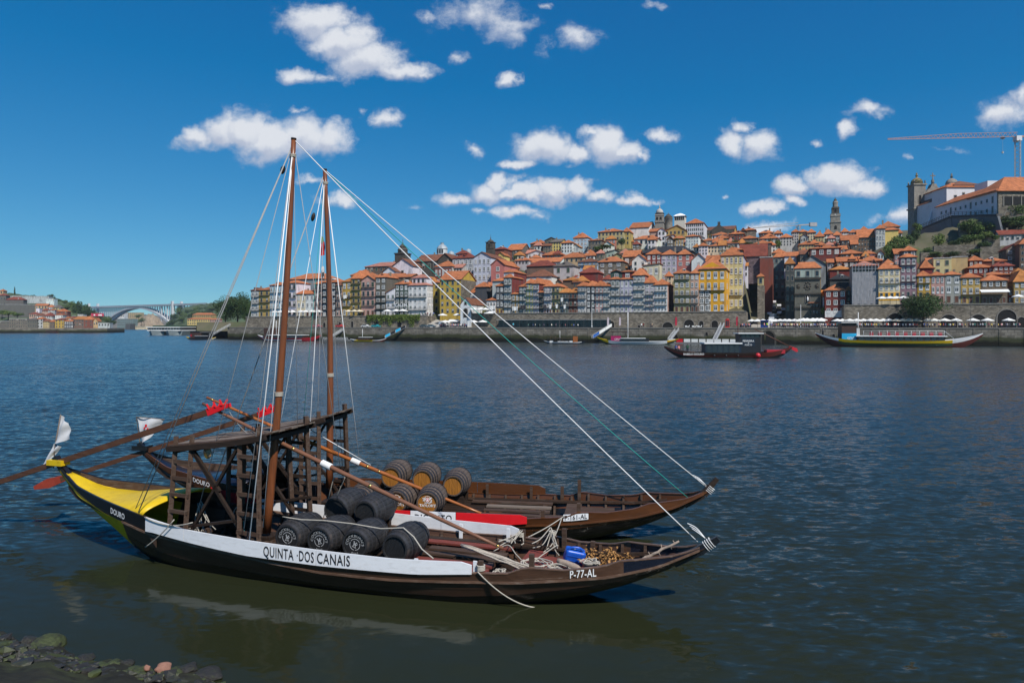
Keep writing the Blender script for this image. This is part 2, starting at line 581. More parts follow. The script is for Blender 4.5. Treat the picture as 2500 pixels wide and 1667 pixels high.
class Boat:
 def __init__(s, st, bw):
  s.st = Vector((st[0], st[1]))
  bw = Vector((bw[0], bw[1]))
  d = bw - s.st
  s.L = d.length
  s.u = d / s.L
  s.n = Vector((-s.u.y, s.u.x))
  s.ang = math.atan2(s.u.y, s.u.x)
  s.mid = s.st + s.u * (s.L / 2)

 def b(s, a):
  return 1.75 * (1 - min(1.0, abs(2 * a - 1)) ** 2.4)

 def X(s, a):
  return (a - 0.5) * s.L

 def A(s, x):
  return x / s.L + 0.5

 def loc(s, P):
  q = Vector((P[0], P[1])) - s.mid
  return Vector((q.dot(s.u), q.dot(s.n), P[2]))

 def world(s, p):
  q = s.mid + s.u * p[0] + s.n * p[1]
  return Vector((q.x, q.y, p[2]))

 def P(s, px, py, t):
  """local point seen at a pixel on the lengthwise plane y = t"""
  k0, k1 = s.loc(at(px, py, 10)), s.loc(at(px, py, 40))
  f = (t - k0.y) / (k1.y - k0.y)
  return k0 + (k1 - k0) * f

 def Pz(s, px, py, z):
  return s.loc(on_z(px, py, z))

ZS = ([0, .015, .066, .149, .222, .245, .258, .325, .421, .526, .659, .721, .77, .786, .80, .833, .876, .897, .914, .954, .968, .989, 1.0],
   [2.30, 2.13, 1.77, 1.57, 1.41, 1.35, .99, .89, .76, .72, .73, .81, .84, .98, .98, .95, 1.04, 1.17, 1.19, 1.26, 1.33, 1.47, 1.60])
ZK = ([0, .03, .07, .10, .14, .189, .251, .365, .481, .527, .626, .732, .781, .883, .939, .989, 1.0],
   [2.16, 1.90, 1.58, 1.42, 1.22, 1.07, .88, .74, .58, .51, .51, .60, .63, .80, 1.03, 1.42, 1.52])
ZB = ([0, .03, .05, .10, .14, .18, .23, .30, .70, .76, .80, .85, .90, .95, .985, 1.0],
   [2.05, 1.66, 1.42, 1.04, .70, .30, -.10, -.35, -.35, -.20, .0, .22, .50, .90, 1.30, 1.44])

def f_(tab, a):
 return float(np.interp(a, tab[0], tab[1]))

def sect(bt, a, q):
 """outer hull point at station a; q<0 bottom, 0..1 chine to strake, 1..2 strake to sheer"""
 b = bt.b(a)
 zb, zs, zh = f_(ZB, a), f_(ZK, a), f_(ZS, a)
 if q <= 1:
  bc = 0.60 * b
  return (bc + (0.955 * b - bc) * (max(q, 0) ** 0.65), zb + 0.03 + (zs - zb - 0.03) * q)
 k = q - 1
 return (b * (0.955 + 0.045 * k), zs + (zh - zs) * k)

def band(bt, a0, a1, lo, hi, th, side, n=40, out=0.0):
 """a curved plank between two heights: lo, hi are functions a -> (half breadth, z)"""
 mb = MB()
 vs, fs = [], []
 for i in range(n + 1):
  a = a0 + (a1 - a0) * i / n
  (b0, z0), (b1, z1) = lo(a), hi(a)
  x = bt.X(a)
  k = 1.0 if bt.b(a) > 0.25 else bt.b(a) / 0.25
  t_ = th * max(k, 0.15)
  vs += [(x, side * (b0 + out), z0), (x, side * (b1 + out), z1), (x, side * max(b1 + out - t_, 0.001), z1), (x, side * max(b0 + out - t_, 0.001), z0)]
 for i in range(n):
  o, p = i * 4, i * 4 + 4
  for k in range(4):
   k2 = (k + 1) % 4
   fs.append((o + k, o + k2, p + k2, p + k) if side > 0 else (o + k2, o + k, p + k, p + k2))
 fs.append((0, 1, 2, 3))
 fs.append((n * 4 + 3, n * 4 + 2, n * 4 + 1, n * 4))
 mb.add(vs, fs, 0, False)
 return mb

def text_mesh(txt, size=1.0, align='LEFT', space=1.0, bold=.012):
 cu = bpy.data.curves.new('lettering_curve', 'FONT')
 cu.body = txt
 cu.size = size
 cu.align_x = align
 cu.space_character = space
 cu.resolution_u = 3
 cu.offset = bold * size
 o = bpy.data.objects.new('lettering_curve', cu)
 COL.objects.link(o)
 dg = bpy.context.evaluated_depsgraph_get()
 me = bpy.data.meshes.new_from_object(o.evaluated_get(dg))
 bpy.data.objects.remove(o)
 bpy.data.curves.remove(cu)
 return me

def text_on(txt, size, fn, material, parent, name='lettering', space=1.0, align='LEFT', widen=1.0, bold=0.0):
 """letters bent onto a surface: fn(x, y) -> point"""
 me = text_mesh(txt, size, align, space)
 for v in me.vertices:
  v.co = fn(v.co.x * widen, v.co.y)
 me.materials.clear()
 me.materials.append(material)
 me.update()
 o = bpy.data.objects.new(name, me)
 return link(o, parent)

def hull_text(bt, txt, size, a_start, zfun, k_b, material, parent, widen=1.0, out=0.03, space=1.0, a_end=None):
 """on the near side; letters start at station a_start, base line height zfun(a)"""
 if a_end:
  me = text_mesh(txt, size, 'LEFT', space)
  widen = (a_end - a_start) * bt.L / max(v.co.x for v in me.vertices)
  bpy.data.meshes.remove(me)
 def fn(x, y):
  a = a_start + x / bt.L
  return (bt.X(a), -(bt.b(a) * k_b + out), zfun(a) + y)
 return text_on(txt, size, fn, material, parent, widen=widen, space=space)

def sag(p, q, s, n=10):
 p, q = Vector(p), Vector(q)
 return [p + (q - p) * (i / n) - Vector((0, 0, s * 4 * (i / n) * (1 - i / n))) for i in range(n + 1)]

def rope(parent, p, q, r, m, s=0.0, name='stay'):
 mb = MB()
 mb.tube(sag(p, q, s, 10 if s else 1), r, 5)
 return mb.build(name, m, parent)

def make_boat(bt, spec, label, group):
 root = empty('wine_boat', (bt.mid.x, bt.mid.y, 0), bt.ang, label, 'boat', group)
 # --- hull planks
 QS = [(0.0, .30), (.30, .55), (.55, .78), (.78, 1.0)]
 for side in (-1, 1):
  for j, (q0, q1) in enumerate(QS):
   o_ = 0.012 * (len(QS) - j)
   lo = lambda a, q=q0: sect(bt, a, q)
   hi = lambda a, q=q1: sect(bt, a, q)
   segs = spec['lower']
   for (a0, a1, mm) in segs:
    band(bt, a0, a1, lo, hi, 0.05, side, max(6, int(60 * (a1 - a0))), out=0.006 * (j % 2)).build('plank', mm[min(j, len(mm) - 1)], root)
  lo = lambda a: sect(bt, a, 1.0)
  hi = lambda a: sect(bt, a, 2.0)
  for (a0, a1, mm) in spec['upper']:
   band(bt, a0, a1, lo, hi, 0.05, side, max(8, int(90 * (a1 - a0))), out=0.004).build('plank', mm, root)
  # rubbing strakes
  for (zo, hh, oo, a0) in ((0.0, .055, .030, .19), (.085, .035, .020, .24)):
   lo = lambda a, z=zo: (sect(bt, a, 1.0)[0], f_(ZK, a) + z - 0.02)
   hi = lambda a, z=zo, h=hh: (sect(bt, a, 1.0)[0], f_(ZK, a) + z + h - 0.02)
   band(bt, a0, .985 if zo == 0 else .87, lo, hi, 0.05, side, 60, out=oo).build('rubbing_strake', spec['strake'], root)
  # cap rail
  lo = lambda a: (bt.b(a), f_(ZS, a))
  hi = lambda a: (bt.b(a), f_(ZS, a) + 0.025)
  band(bt, .262, .985, lo, hi, 0.085, side, 90, out=0.012).build('gunwale', spec['rail'], root)
 # bottom
 mb = MB()
 vs, fs = [], []
 n = 60
 for i in range(n + 1):
  a = i / n
  b = max(0.60 * bt.b(a), 0.01)
  zb = f_(ZB, a)
  vs += [(bt.X(a), -b, zb + 0.035), (bt.X(a), 0, zb), (bt.X(a), b, zb + 0.035)]
 for i in range(n):
  o = i * 3
  fs += [(o, o + 3, o + 4, o + 1), (o + 1, o + 4, o + 5, o + 2)]
 mb.add(vs, fs, 0, True)
 mb.build('bottom', m_tar, root)
 # stem at the bow, a tapering timber reaching past the planks
 mb = MB()
 p0, p1, p2 = Vector((bt.X(.955), 0, 1.02)), Vector((bt.X(.985), 0, 1.36)), Vector((bt.X(1.0) + .12, 0, spec['tip']))
 mb.bar(p0, p1, .15, .20)
 mb.bar(p1, p2, .15, .22, w1=.11, h1=.13)
 mb.build('stem', spec['stem'], root)
 # stern post
 mb = MB()
 mb.bar((bt.X(.045), 0, 1.50), (bt.X(.004), 0, 2.25), .14, .18)
 mb.bar((bt.X(.004), 0, 2.25), (bt.X(-.004), 0, 2.46), .16, .16)
 mb.build('stern_post', spec['stern'], root)
 mb = MB()
 mb.box(bt.X(-.014), bt.X(.016), -.16, .16, 2.22, 2.38)
 mb.build('oar_block', spec['block'], root)
 # --- inner floor boards
 for k, t0 in enumerate([-1.0, -.72, -.44, -.16, .12, .40, .68]):
  pts = [a for a in np.linspace(.24, .76, 40) if bt.b(a) * .82 > abs(t0 + .14) + .20]
  if len(pts) < 2:
   continue
  mb = MB()
  a0, a1 = pts[0], pts[-1]
  mb.box(bt.X(a0), bt.X(a1), t0, t0 + .262, .205 + .004 * (k % 2), .235 + .004 * (k % 2))
  mb.build('floor_board', m_darkwood, root)
 # ribs
 for a in np.arange(.27, .93, .0295):
  for side in (-1, 1):
   mb = MB()
   pts = []
   for q in (0.15, .5, .8, 1.0, 1.45, 1.97):
    b_, z_ = sect(bt, a, q)
    pts.append((bt.X(a), side * (b_ - .085), max(z_, .22)))
   for p, q in zip(pts[:-1], pts[1:]):
    if (Vector(p) - Vector(q)).length > .02:
     mb.bar(p, q, .065, .07, up=(1, 0, 0))
   mb.build('rib', spec['inner'], root)
 # inner stringer
 for side in (-1, 1):
  lo = lambda a: (sect(bt, a, 1.2)[0] - .12, f_(ZK, a) + .02)
  hi = lambda a: (sect(bt, a, 1.2)[0] - .12, f_(ZK, a) + .10)
  band(bt, .27, .93, lo, hi, 0.04, side, 50).build('stringer', spec['inner'], root)
 # weather boards
 for (side, a0, a1, mm, top, seam) in spec['boards']:
  def lo(a):
   return (bt.b(a) + .005, f_(ZS, max(a, .262)) - .005 - spec.get('blo', 0) * (side < 0))
  def hi(a, top=top):
   return (bt.b(a) + .005, top(a))
  cuts = [a0] + seam + [a1]
  for c0, c1, m2 in zip(cuts[:-1], cuts[1:], mm):
   # the free forward end is rounded off
   def hi2(a, e=a1, top=top):
    d = max(0.0, min(1.0, (e - a) * bt.L / .13))
    z0 = f_(ZS, max(a, .262)) - spec.get('blo', 0)
    return (bt.b(a) + .005, z0 + (top(a) - z0) * (0.62 + 0.38 * math.sqrt(max(0, 1 - (1 - d) ** 2))))
   band(bt, c0 + .0004, c1 - .0004, lo, hi2, 0.035, side, max(10, int((c1 - c0) * 80)), out=.024).build('weatherboard', m2, root)
  for a in spec.get('stanch', [])[:]:
   mb = MB()
   mb.box(bt.X(a) - .045, bt.X(a) + .045, side * (bt.b(a) * .955 - .085) - .025, side * (bt.b(a) * .955 - .085) + .025, f_(ZK, a) + .02, top(a) - .03)
   mb.build('stanchion', spec['stanch_mat'], root)
 # beams and lengthwise deck boards forward of the casks
 for a in (.275, .40, .475, .728):
  b = bt.b(a) * (.955 if f_(ZK, a) < .66 else .84) - .10
  mb = MB()
  mb.box(bt.X(a) - .07, bt.X(a) + .07, -b, b, .50, .63)
  mb.build('crossbeam', m_oldwood, root)
 for (t0, w, z, mm, a0, a1) in spec['deck']:
  mb = MB()
  mb.box(bt.X(a0), bt.X(a1), t0, t0 + w, z, z + .05)
  mb.build('deck_board', mm, root)
 # cask floor
 for k in range(9):
  t0 = -1.42 + k * .315
  mb = MB()
  mb.box(bt.X(.405), bt.X(.625), t0, t0 + .25, .50, .545)
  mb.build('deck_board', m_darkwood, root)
 # fore deck at the bow
 for k in range(5):
  w = .36
  t0 = -.9 + k * w
  mb = MB()
  aa = .79 if k in (0, 4) else .845
  mb.box(bt.X(.765), bt.X(aa), t0, t0 + w - .012, .655 + .003 * (k % 2), .695 + .003 * (k % 2))
  mb.build('fore_deck_board', spec['foredeck'], root)
 # bollards (timber heads) along the bow
 for (a, side, h) in spec['heads']:
  mb = MB()
  b = bt.b(a) - .13
  z0 = f_(ZS, a)
  mb.box(bt.X(a) - .055, bt.X(a) + .055, side * b - .05, side * b + .05, z0 - .22, z0 + h)
  mb.build('timber_head', m_oldwood, root)
 # --- vaulted stern cover
 mb = MB()
 vs, fs = [], []
 na, nt = 18, 16
 a0, a1 = .022, .235
 for i in range(na + 1):
  a = a0 + (a1 - a0) * i / na
  b = bt.b(a) - .03
  z0 = f_(ZS, a) - .03
  rise = float(np.interp(a, [.02, .10, .19, .235], [.01, .14, .27, .30]))
  z0 -= float(np.interp(a, [.02, .08, .13, .18, .235], [.08, .30, .32, .17, .0]))
  b -= .035
  for k in range(nt + 1):
   th = math.pi * k / nt
   xa = bt.X(a)
   if i == na:
    xa += .28 * math.sin(th)
   vs.append((xa, -b * math.cos(th), z0 + rise * math.sin(th) ** .8))
 for i in range(na):
  for k in range(nt):
   o = i * (nt + 1) + k
   fs.append((o, o + nt + 1, o + nt + 2, o + 1))
 mb.add(vs, fs, 0, True)
 o = mb.build('stern_cover', spec['cover'], root)
 md = o.modifiers.new('thick', 'SOLIDIFY')
 md.thickness = .035
 md.offset = 1
 for side in (-1, 1):
  lo = lambda a: (bt.b(a) - .06, f_(ZS, a) - .42)
  hi = lambda a: (bt.b(a) - .06, f_(ZS, a) - .012)
  band(bt, .035, .262, lo, hi, .02, side, 24).build('inner_lining', m_oldwood, root)
 # --- steering platform
 xl, xr = spec['plat']
 zl, zr = spec['platz']
 hw = 1.15

 def pz(x):
  k = (x - xl) / (xr - xl)
  return zl + (zr - zl) * k + .10 * max(0, k - .45) ** 2 / .3
 for k in range(8):
  t0 = -hw + k * (2 * hw / 8)
  mb = MB()
  vs = []
  for i in range(9):
   x = xl + (xr - xl) * i / 8
   z = pz(x) + .004 * (k % 2) + .02 * (random.random() - .5)
   vs += [(x, t0 + .008, z), (x, t0 + .28, z), (x, t0 + .28, z + .045), (x, t0 + .008, z + .045)]
  fs = [(0, 3, 2, 1), (32, 33, 34, 35)]
  for i in range(8):
   for q in range(4):
    q2 = (q + 1) % 4
    fs.append((i * 4 + q, i * 4 + q2, i * 4 + 4 + q2, i * 4 + 4 + q))
  mb.add(vs, fs)
  fix_normals(mb.build('platform_board', m_greywood if k % 3 else m_oldwood, root))
 for side in (-1, 1):
  mb = MB()
  for i in range(6):
   x0, x1 = xl + (xr - xl) * i / 6, xl + (xr - xl) * (i + 1) / 6
   mb.bar((x0, side * hw, pz(x0) - .06), (x1, side * hw, pz(x1) - .06), .09, .14)
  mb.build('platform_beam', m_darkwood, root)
 legs = [xl + .22, xl + .75, xr - .85, xr - .25]
 for side in (-1, 1):
  tt = side * 1.06
  for x in legs:
   mb = MB()
   lean = -.16 if x < xl + 1 else .08
   mb.bar((x, tt, pz(x) + (.26 if (x < xl + 1 and side < 0) or x > xr - .3 else -.05)), (x + lean, tt * 1.12, .42), .115, .12)
   mb.build('leg', m_oldwood, root)
  for (xa, xb, ln) in ((legs[0], legs[1], -.16), (legs[2], legs[3], .08)):
   for k in range(6):
    z = .62 + k * (pz(xa) - .95) / 5.2
    g = ln * (1 - (z - .42) / (pz(xa) - .42))
    ty = tt * (1.12 - .12 * (z - .42) / (pz(xa) - .42)) + side * .055
    mb = MB()
    mb.bar((xa + g - .05, ty, z + .02), (xb + g + .05, ty, z - .01), .035, .10)
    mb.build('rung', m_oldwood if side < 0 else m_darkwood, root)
  # cross braces
  for (x0, z0, x1, z1) in ((legs[1] + .05, pz(legs[1]) - .2, legs[2] + .35, .75), (legs[1] - .1, .85, legs[2], pz(legs[2]) - .12),
         (legs[1] + .05, pz(legs[1]) - .15, legs[1] + .9, pz(legs[1]) - 1.2), (legs[1] - .1, 1.1, legs[3] + .15, 1.55)):
   mb = MB()
   mb.bar((x0, tt * 1.02, z0), (x1, tt * 1.02, z1), .07, .09, up=(0, 1, 0))
   mb.build('brace', m_darkwood, root)
 for x in legs:
  mb = MB()
  mb.bar((x, -1.1, pz(x) - .13), (x, 1.1, pz(x) - .13), .10, .12)
  mb.build('crossbeam', m_darkwood, root)
 # --- mast
 mb = MB()
 base, top = spec['mast']
 base, top = Vector(base), Vector(top)
 bend = (top - base).cross(Vector((0, 1, 0))).normalized()
 pts, rs = [], []
 for i in range(15):
  k = i / 14
  pts.append(base + (top - base) * k + Vector((1, 0, 0)) * (.10 * math.sin(math.pi * k)))
  rs.append(.118 - .052 * k)
 mb.tube(pts, rs, 14)
 mast = mb.build('mast', m_mast, root)
 d = (top - base).normalized()
 mb = MB()
 mb.tube([top - d * .02, top + d * .03], .074, 12)
 mb.build('mast_cap', m_darkwood, mast)
 for fr, nn in ((.955, 3), (.35, 4)):
  mb = MB()
  c = base + (top - base) * fr + Vector((1, 0, 0)) * (.10 * math.sin(math.pi * fr))
  rr = .118 - .052 * fr + .012
  for k in range(nn):
   mb.tube([c + Vector((rr * math.cos(q), rr * math.sin(q), k * .03)) for q in np.linspace(0, 2 * math.pi, 13)], .014, 5, cap=False)
  mb.build('rope_lashing', m_rope, mast)
 mb = MB()
 mb.box(base.x - .22, base.x + .22, -.26, .26, .30, .72)
 mb.build('mast_step', m_darkwood, root)
 # --- lowered yard
 p, q = Vector(spec['yard'][0]), Vector(spec['yard'][1])
 mb = MB()
 pts = [p + (q - p) * (i / 12) - Vector((0, 0, .05 * math.sin(math.pi * i / 12))) for i in range(13)]
 mb.tube(pts, [.038 + .024 * math.sin(math.pi * (i / 12)) for i in range(13)], 10)
 yd = mb.build('yard', spec['yard_mat'], root)
 for k in spec['bands']:
  c = p + (q - p) * k - Vector((0, 0, .05 * math.sin(math.pi * k)))
  dd = (q - p).normalized()
  mb = MB()
  mb.tube([c - dd * .03, c + dd * .03], .042 + .024 * math.sin(math.pi * k), 10)
  mb.build('brass_band', m_brass, yd)
 c = p + (q - p) * spec['lash']
 dd = (q - p).normalized()
 mb = MB()
 for k in range(9):
  o = c + dd * (k * .035 - .15) - Vector((0, 0, .05))
  s_ = dd.orthogonal().normalized()
  w_ = dd.cross(s_)
  mb.tube([o + (s_ * math.cos(r) + w_ * math.sin(r)) * .078 for r in np.linspace(0, 6.283, 11)], .02, 5, cap=False)
 mb.build('rope_lashing', m_stay, yd)
 # --- steering oar
 p, q = Vector(spec['oar'][0]), Vector(spec['oar'][1])
 dd = (q - p).normalized()
 h0 = q - dd * .78
 mb = MB()
 mb.bar(p, h0, .11, .15, w1=.13, h1=.17)
 oar = mb.build('steering_oar', m_oar, root)
 mb = MB()
 mb.bar(h0, q, .14, .21, w1=.08, h1=.10)
 mb.build('handle', m_red, oar)
 for k in (.08, .32, .54):
  mb = MB()
  c = h0 + dd * k
  mb.bar(c + Vector((0, -.05, .06)), c + Vector((-.05, -.10, .22)), .045, .05)
  mb.bar(c + Vector((0, .05, .06)), c + Vector((.05, .10, .22)), .045, .05)
  mb.build('peg', m_red, oar)
 if spec.get('blade'):
  e = p - dd * 1.15
  mb = MB()
  mb.bar(p + dd * .4, p - dd * .55, .12, .16, w1=.05, h1=.34)
  mb.bar(p - dd * .55, e, .05, .34, w1=.03, h1=.12)
  mb.build('blade', mat('red_oar_blade', (.30, .045, .025), .5, .2, 4), oar)
 # --- rigging
 for (p, q, r, mm, s_, nm) in spec['ropes']:
  rope(root, p, q, r, mm, s_, nm)
 for (p, q) in spec['blocks']:
  mb = MB()
  p, q = Vector(p), Vector(q)
  mb.tube([p, p + (q - p) * .3, p + (q - p) * .7, q], [.03, .065, .065, .03], 8)
  mb.build('pulley_block', m_darkwood, root)
 return root

_A = Boat(on_z(141, 1124, 2.35), on_z(1741, 1309, 1.7))
_B = Boat(on_z(346, 1099, 2.2), on_z(1741, 1176, 1.75))

def topA(a):
 return float(np.interp(a, [.24, .32, .43, .55, .63, .71, .75], [1.37, 1.21, 1.14, 1.08, 1.05, 1.08, 1.10]))

def topB(a):
 return float(np.interp(a, [.17, .294, .386, .60, .71], [1.30, 1.06, .99, .97, .93]))

A = _A
rA = []
tA = A.P(717, 340, 0)
bA = A.P(651, 1300, -.1)
G1, G2, G3 = m_greyrope, m_stay, m_rope
rA += [(tA, A.P(1703, 1322, 0), .014, G2, .10, 'forestay')]
for (px, py, t, r, mm) in ((338, 1250, -1.35, .016, G1), (322, 1262, -1.2, .012, G1), (609, 1318, -1.66, .017, G2), (642, 1287, -.9, .010, G2), (480, 1260, -1.2, .010, G1),
         (728, 1175, 1.3, .008, G1), (656, 1265, .9, .008, G1), (831, 1140, .2, .010, G1), (596, 1290, -1.5, .010, G1)):
 rA.append((tA - Vector((0, 0, .08)), A.P(px, py, t), r, mm, 0, 'shroud'))
rA.append((A.P(560, 1005, .1), A.P(620, 1068, .5), .009, G1, .1, 'oar_line'))
rA.append((A.P(353, 1262, -1.45), A.P(470, 1275, -1.72), .016, m_rope, .14, 'mooring_line'))
rA.append((A.P(425, 1268, -1.7), A.P(355, 1335, -1.52), .016, m_rope, .05, 'mooring_line'))
rA.append((A.P(1166, 1395, -1.52), on_z(1308, 1483, .02) and A.loc(on_z(1308, 1483, -.02)), .017, m_rope, .16, 'mooring_line'))
rA.append((A.P(815, 1165, .0), A.P(790, 1262, 1.0), .012, G3, 0, 'lashing'))
rA.append((A.P(842, 1165, .0), A.P(800, 1262, 1.2), .012, G3, 0, 'lashing'))
m_worn_highlight = mat('worn_brown_highlight', (.115, .066, .044), .45, .4, 4, (.5, 3, 3), .15, .4, dark=(.30, .24, .20), dark_scale=6, dark_amt=.35)  # worn brown wood, lightened to paint a highlight along the edges
specA = dict(
 lower=[(0.002, .19, [m_yellow]), (.19, .70, [m_tar, m_tar, m_hull, m_hull]), (.70, .998, [m_tar, m_tar, m_hull, m_hull])],
 upper=[(0.002, .262, m_blackp), (.262, .90, m_hull), (.90, .998, m_navy)],
 strake=m_worn_highlight, rail=m_worn_highlight, inner=m_oldwood, stem=m_blackp, stern=m_blackp, block=m_yellow, cover=m_yellow, tip=1.66,
 boards=[(-1, .245, .727, [m_white, m_white, m_white], topA, [.319, .526]), (1, .315, .742, [m_white, m_white], topA, [.62])],
 stanch=[.655, .728], stanch_mat=m_white,
 deck=[(-.95, .24, .62, m_redwood, .63, .735), (-.55, .24, .615, m_redwood, .63, .735), (-.05, .22, .62, m_oldwood, .63, .74), (.35, .24, .615, m_oldwood, .63, .74), (.85, .24, .62, m_redwood, .60, .74), (1.15, .2, .615, m_darkwood, .60, .80),
    (-1.25, .2, .60, m_darkwood, .63, .76)],
 foredeck=m_redwood,
 heads=[(.735, -1, .26), (.795, -1, .30), (.75, 1, .25), (.81, 1, .30), (.85, 1, .08)],
 mast=(bA, tA), plat=(A.P(408, 1091, -1.15).x, A.P(648, 1060, -1.15).x), platz=(A.P(408, 1091, -1.15).z, A.P(648, 1062, -1.15).z - .1),
 yard=(A.P(495, 985, .1), A.P(1228, 1338, -.4)), yard_mat=mat('worn_spar_wood', (.17, .075, .042), .5, .3, 3, (.4, 4, 4), .1), bands=[.34, .60, .985], lash=.455,
 oar=(A.P(0, 1176, 0), A.P(562, 988, 0)), ropes=rA, blocks=[(A.P(693, 405, 0), A.P(688, 425, 0))])
oar_dir = (Vector(specA['oar'][1]) - Vector(specA['oar'][0])).normalized()
specA['oar'] = (Vector(specA['oar'][0]) - oar_dir * 3.0, specA['oar'][1])
boatA = make_boat(A, specA, 'nearest dark brown sailing barge with white boards, yellow stern and black casks', 'old sailing barges moored at the bank')

B = _B
tB = B.P(793, 415, 0)
bB = B.P(804, 1190, 0)
rB = [(tB, B.P(1727, 1190, 0), .015, G2, .06, 'forestay'), (tB, B.P(1680, 1215, 0), .013, m_green_rope, .16, 'forestay')]
for (px, py, t, r, mm) in ((518, 1190, -1.3, .018, G1), (655, 1200, -1.6, .010, G2), (746, 1229, -1.5, .014, G2), (876, 1112, .1, .016, G2), (838, 1172, 1.5, .010, G1), (770, 1210, -1.0, .010, G1), (728, 1180, .6, .008, m_green_rope)):
 rB.append((tB - Vector((0, 0, .08)), B.P(px, py, t), r, mm, 0, 'shroud'))
rB.append((B.P(690, 1045, -1.0), B.P(740, 1038, -.6), .014, G2, 0, 'halyard'))
rB.append((B.P(740, 1038, -.6), B.P(905, 1135, .2), .014, G2, 0, 'halyard'))
rB.append((B.P(1379, 1258, -1.35), A.world and B.loc(A.world(A.P(1268, 1320, 1.2))), .016, m_rope, .05, 'mooring_line'))
rB.append((B.P(1372, 1262, -1.35), B.loc(A.world(A.P(1350, 1318, 1.15))), .016, m_rope, .03, 'mooring_line'))
specB = dict(
 lower=[(.002, .19, [m_tar, m_hull2, m_hull2, m_hull2]), (.19, .72, [m_tar, m_tar, m_hull2, m_hull2]), (.72, .998, [m_tar, m_tar, m_tar, m_hull2])],
 upper=[(.002, .262, m_hull2), (.262, .90, m_hull2), (.90, .998, m_hull2)],
 strake=m_hull2, rail=m_hull2, inner=m_oldwood, stem=m_darkwood, stern=m_blackp, block=m_blackp, cover=m_navy, tip=1.86,
 boards=[(-1, .172, .712, [m_red, m_red, m_white, m_red], topB, [.44, .530, .602]), (1, .315, .725, [m_hull2, m_hull2], lambda a: 1.10, [.60])],
 stanch=[.38, .50, .62, .70], stanch_mat=m_oldwood,
 deck=[(-1.2, .24, .62, m_oldwood, .63, .735), (-.7, .24, .615, m_oldwood, .63, .80), (-.2, .22, .62, m_oldwood, .63, .74), (.3, .24, .615, m_greywood, .63, .74), (.8, .24, .62, m_oldwood, .60, .74), (1.15, .2, .615, m_darkwood, .60, .80)],
 foredeck=m_oldwood, blo=.12,
 heads=[(.735, -1, .22), (.79, -1, .26), (.755, 1, .32), (.785, 1, .45)],
 mast=(bB, tB), plat=(-5.45, -2.40), platz=(2.98, 3.52),
 yard=(B.P(505, 970, -.2), B.P(1205, 1265, -.5)), yard_mat=m_spar, bands=[.02, .36, .58, .62], lash=.54,
 oar=(B.P(150, 1169, 0), B.P(682, 996, 0)), blade=True, ropes=rB, blocks=[(B.P(767, 520, 0), B.P(762, 540, 0))])
boatB = make_boat(B, specB, 'farther red-brown sailing barge with red boards and orange-headed casks', 'old sailing barges moored at the bank')

# lettering on the hulls
hull_text(A, 'QUINTA', .36, .4495, lambda a: f_(ZS, a) + .055, 1, m_letter_k, boatA, out=.036, space=1.10, a_end=.4945)
hull_text(A, '·DOS', .36, .4985, lambda a: f_(ZS, a) + .06, 1, m_letter_k, boatA, out=.036, space=1.10, a_end=.5235)
hull_text(A, 'CANAIS', .36, .5275, lambda a: f_(ZS, a) + .06, 1, m_letter_k, boatA, out=.036, space=1.10, a_end=.5735)
hull_text(A, 'P-77-AL', .25, .8396, lambda a: f_(ZK, a) + .065, .985, m_letter_w, boatA, out=.02, space=1.06, a_end=.8696)
hull_text(A, 'DOURO', .22, .166, lambda a: f_(ZK, a) + .13, .99, m_letter_w, boatA, out=.02, space=1.05, a_end=.199)
hull_text(B, 'DOURO', .20, .132, lambda a: f_(ZK, a) + .16, .99, m_letter_w, boatB, widen=.95, out=.02, space=1.05)
hull_text(B, 'DIG INTO', .27, .5365, lambda a: f_(ZS, a) - .02, 1, m_letter_k, boatB, out=.036, space=1.12, a_end=.596)
mbp = band(B, .767, .805, lambda a: (B.b(a) * .985 + .02, f_(ZK, a) + .12), lambda a: (B.b(a) * .985 + .02, f_(ZK, a) + .31), .03, -1, 10)
mbp.build('number_plate', m_white, boatB)
hull_text(B, 'P-161-AL', .20, .7688, lambda a: f_(ZK, a) + .15, .985, m_letter_k, boatB, out=.026, space=1.02, a_end=.8032)

# ------------------------------------------------------------------ casks

m_hoop_k = mat('painted_hoop', (.030, .030, .034), .45, .4, 8, dark=(.10, .075, .06), dark_scale=5, dark_amt=.4)

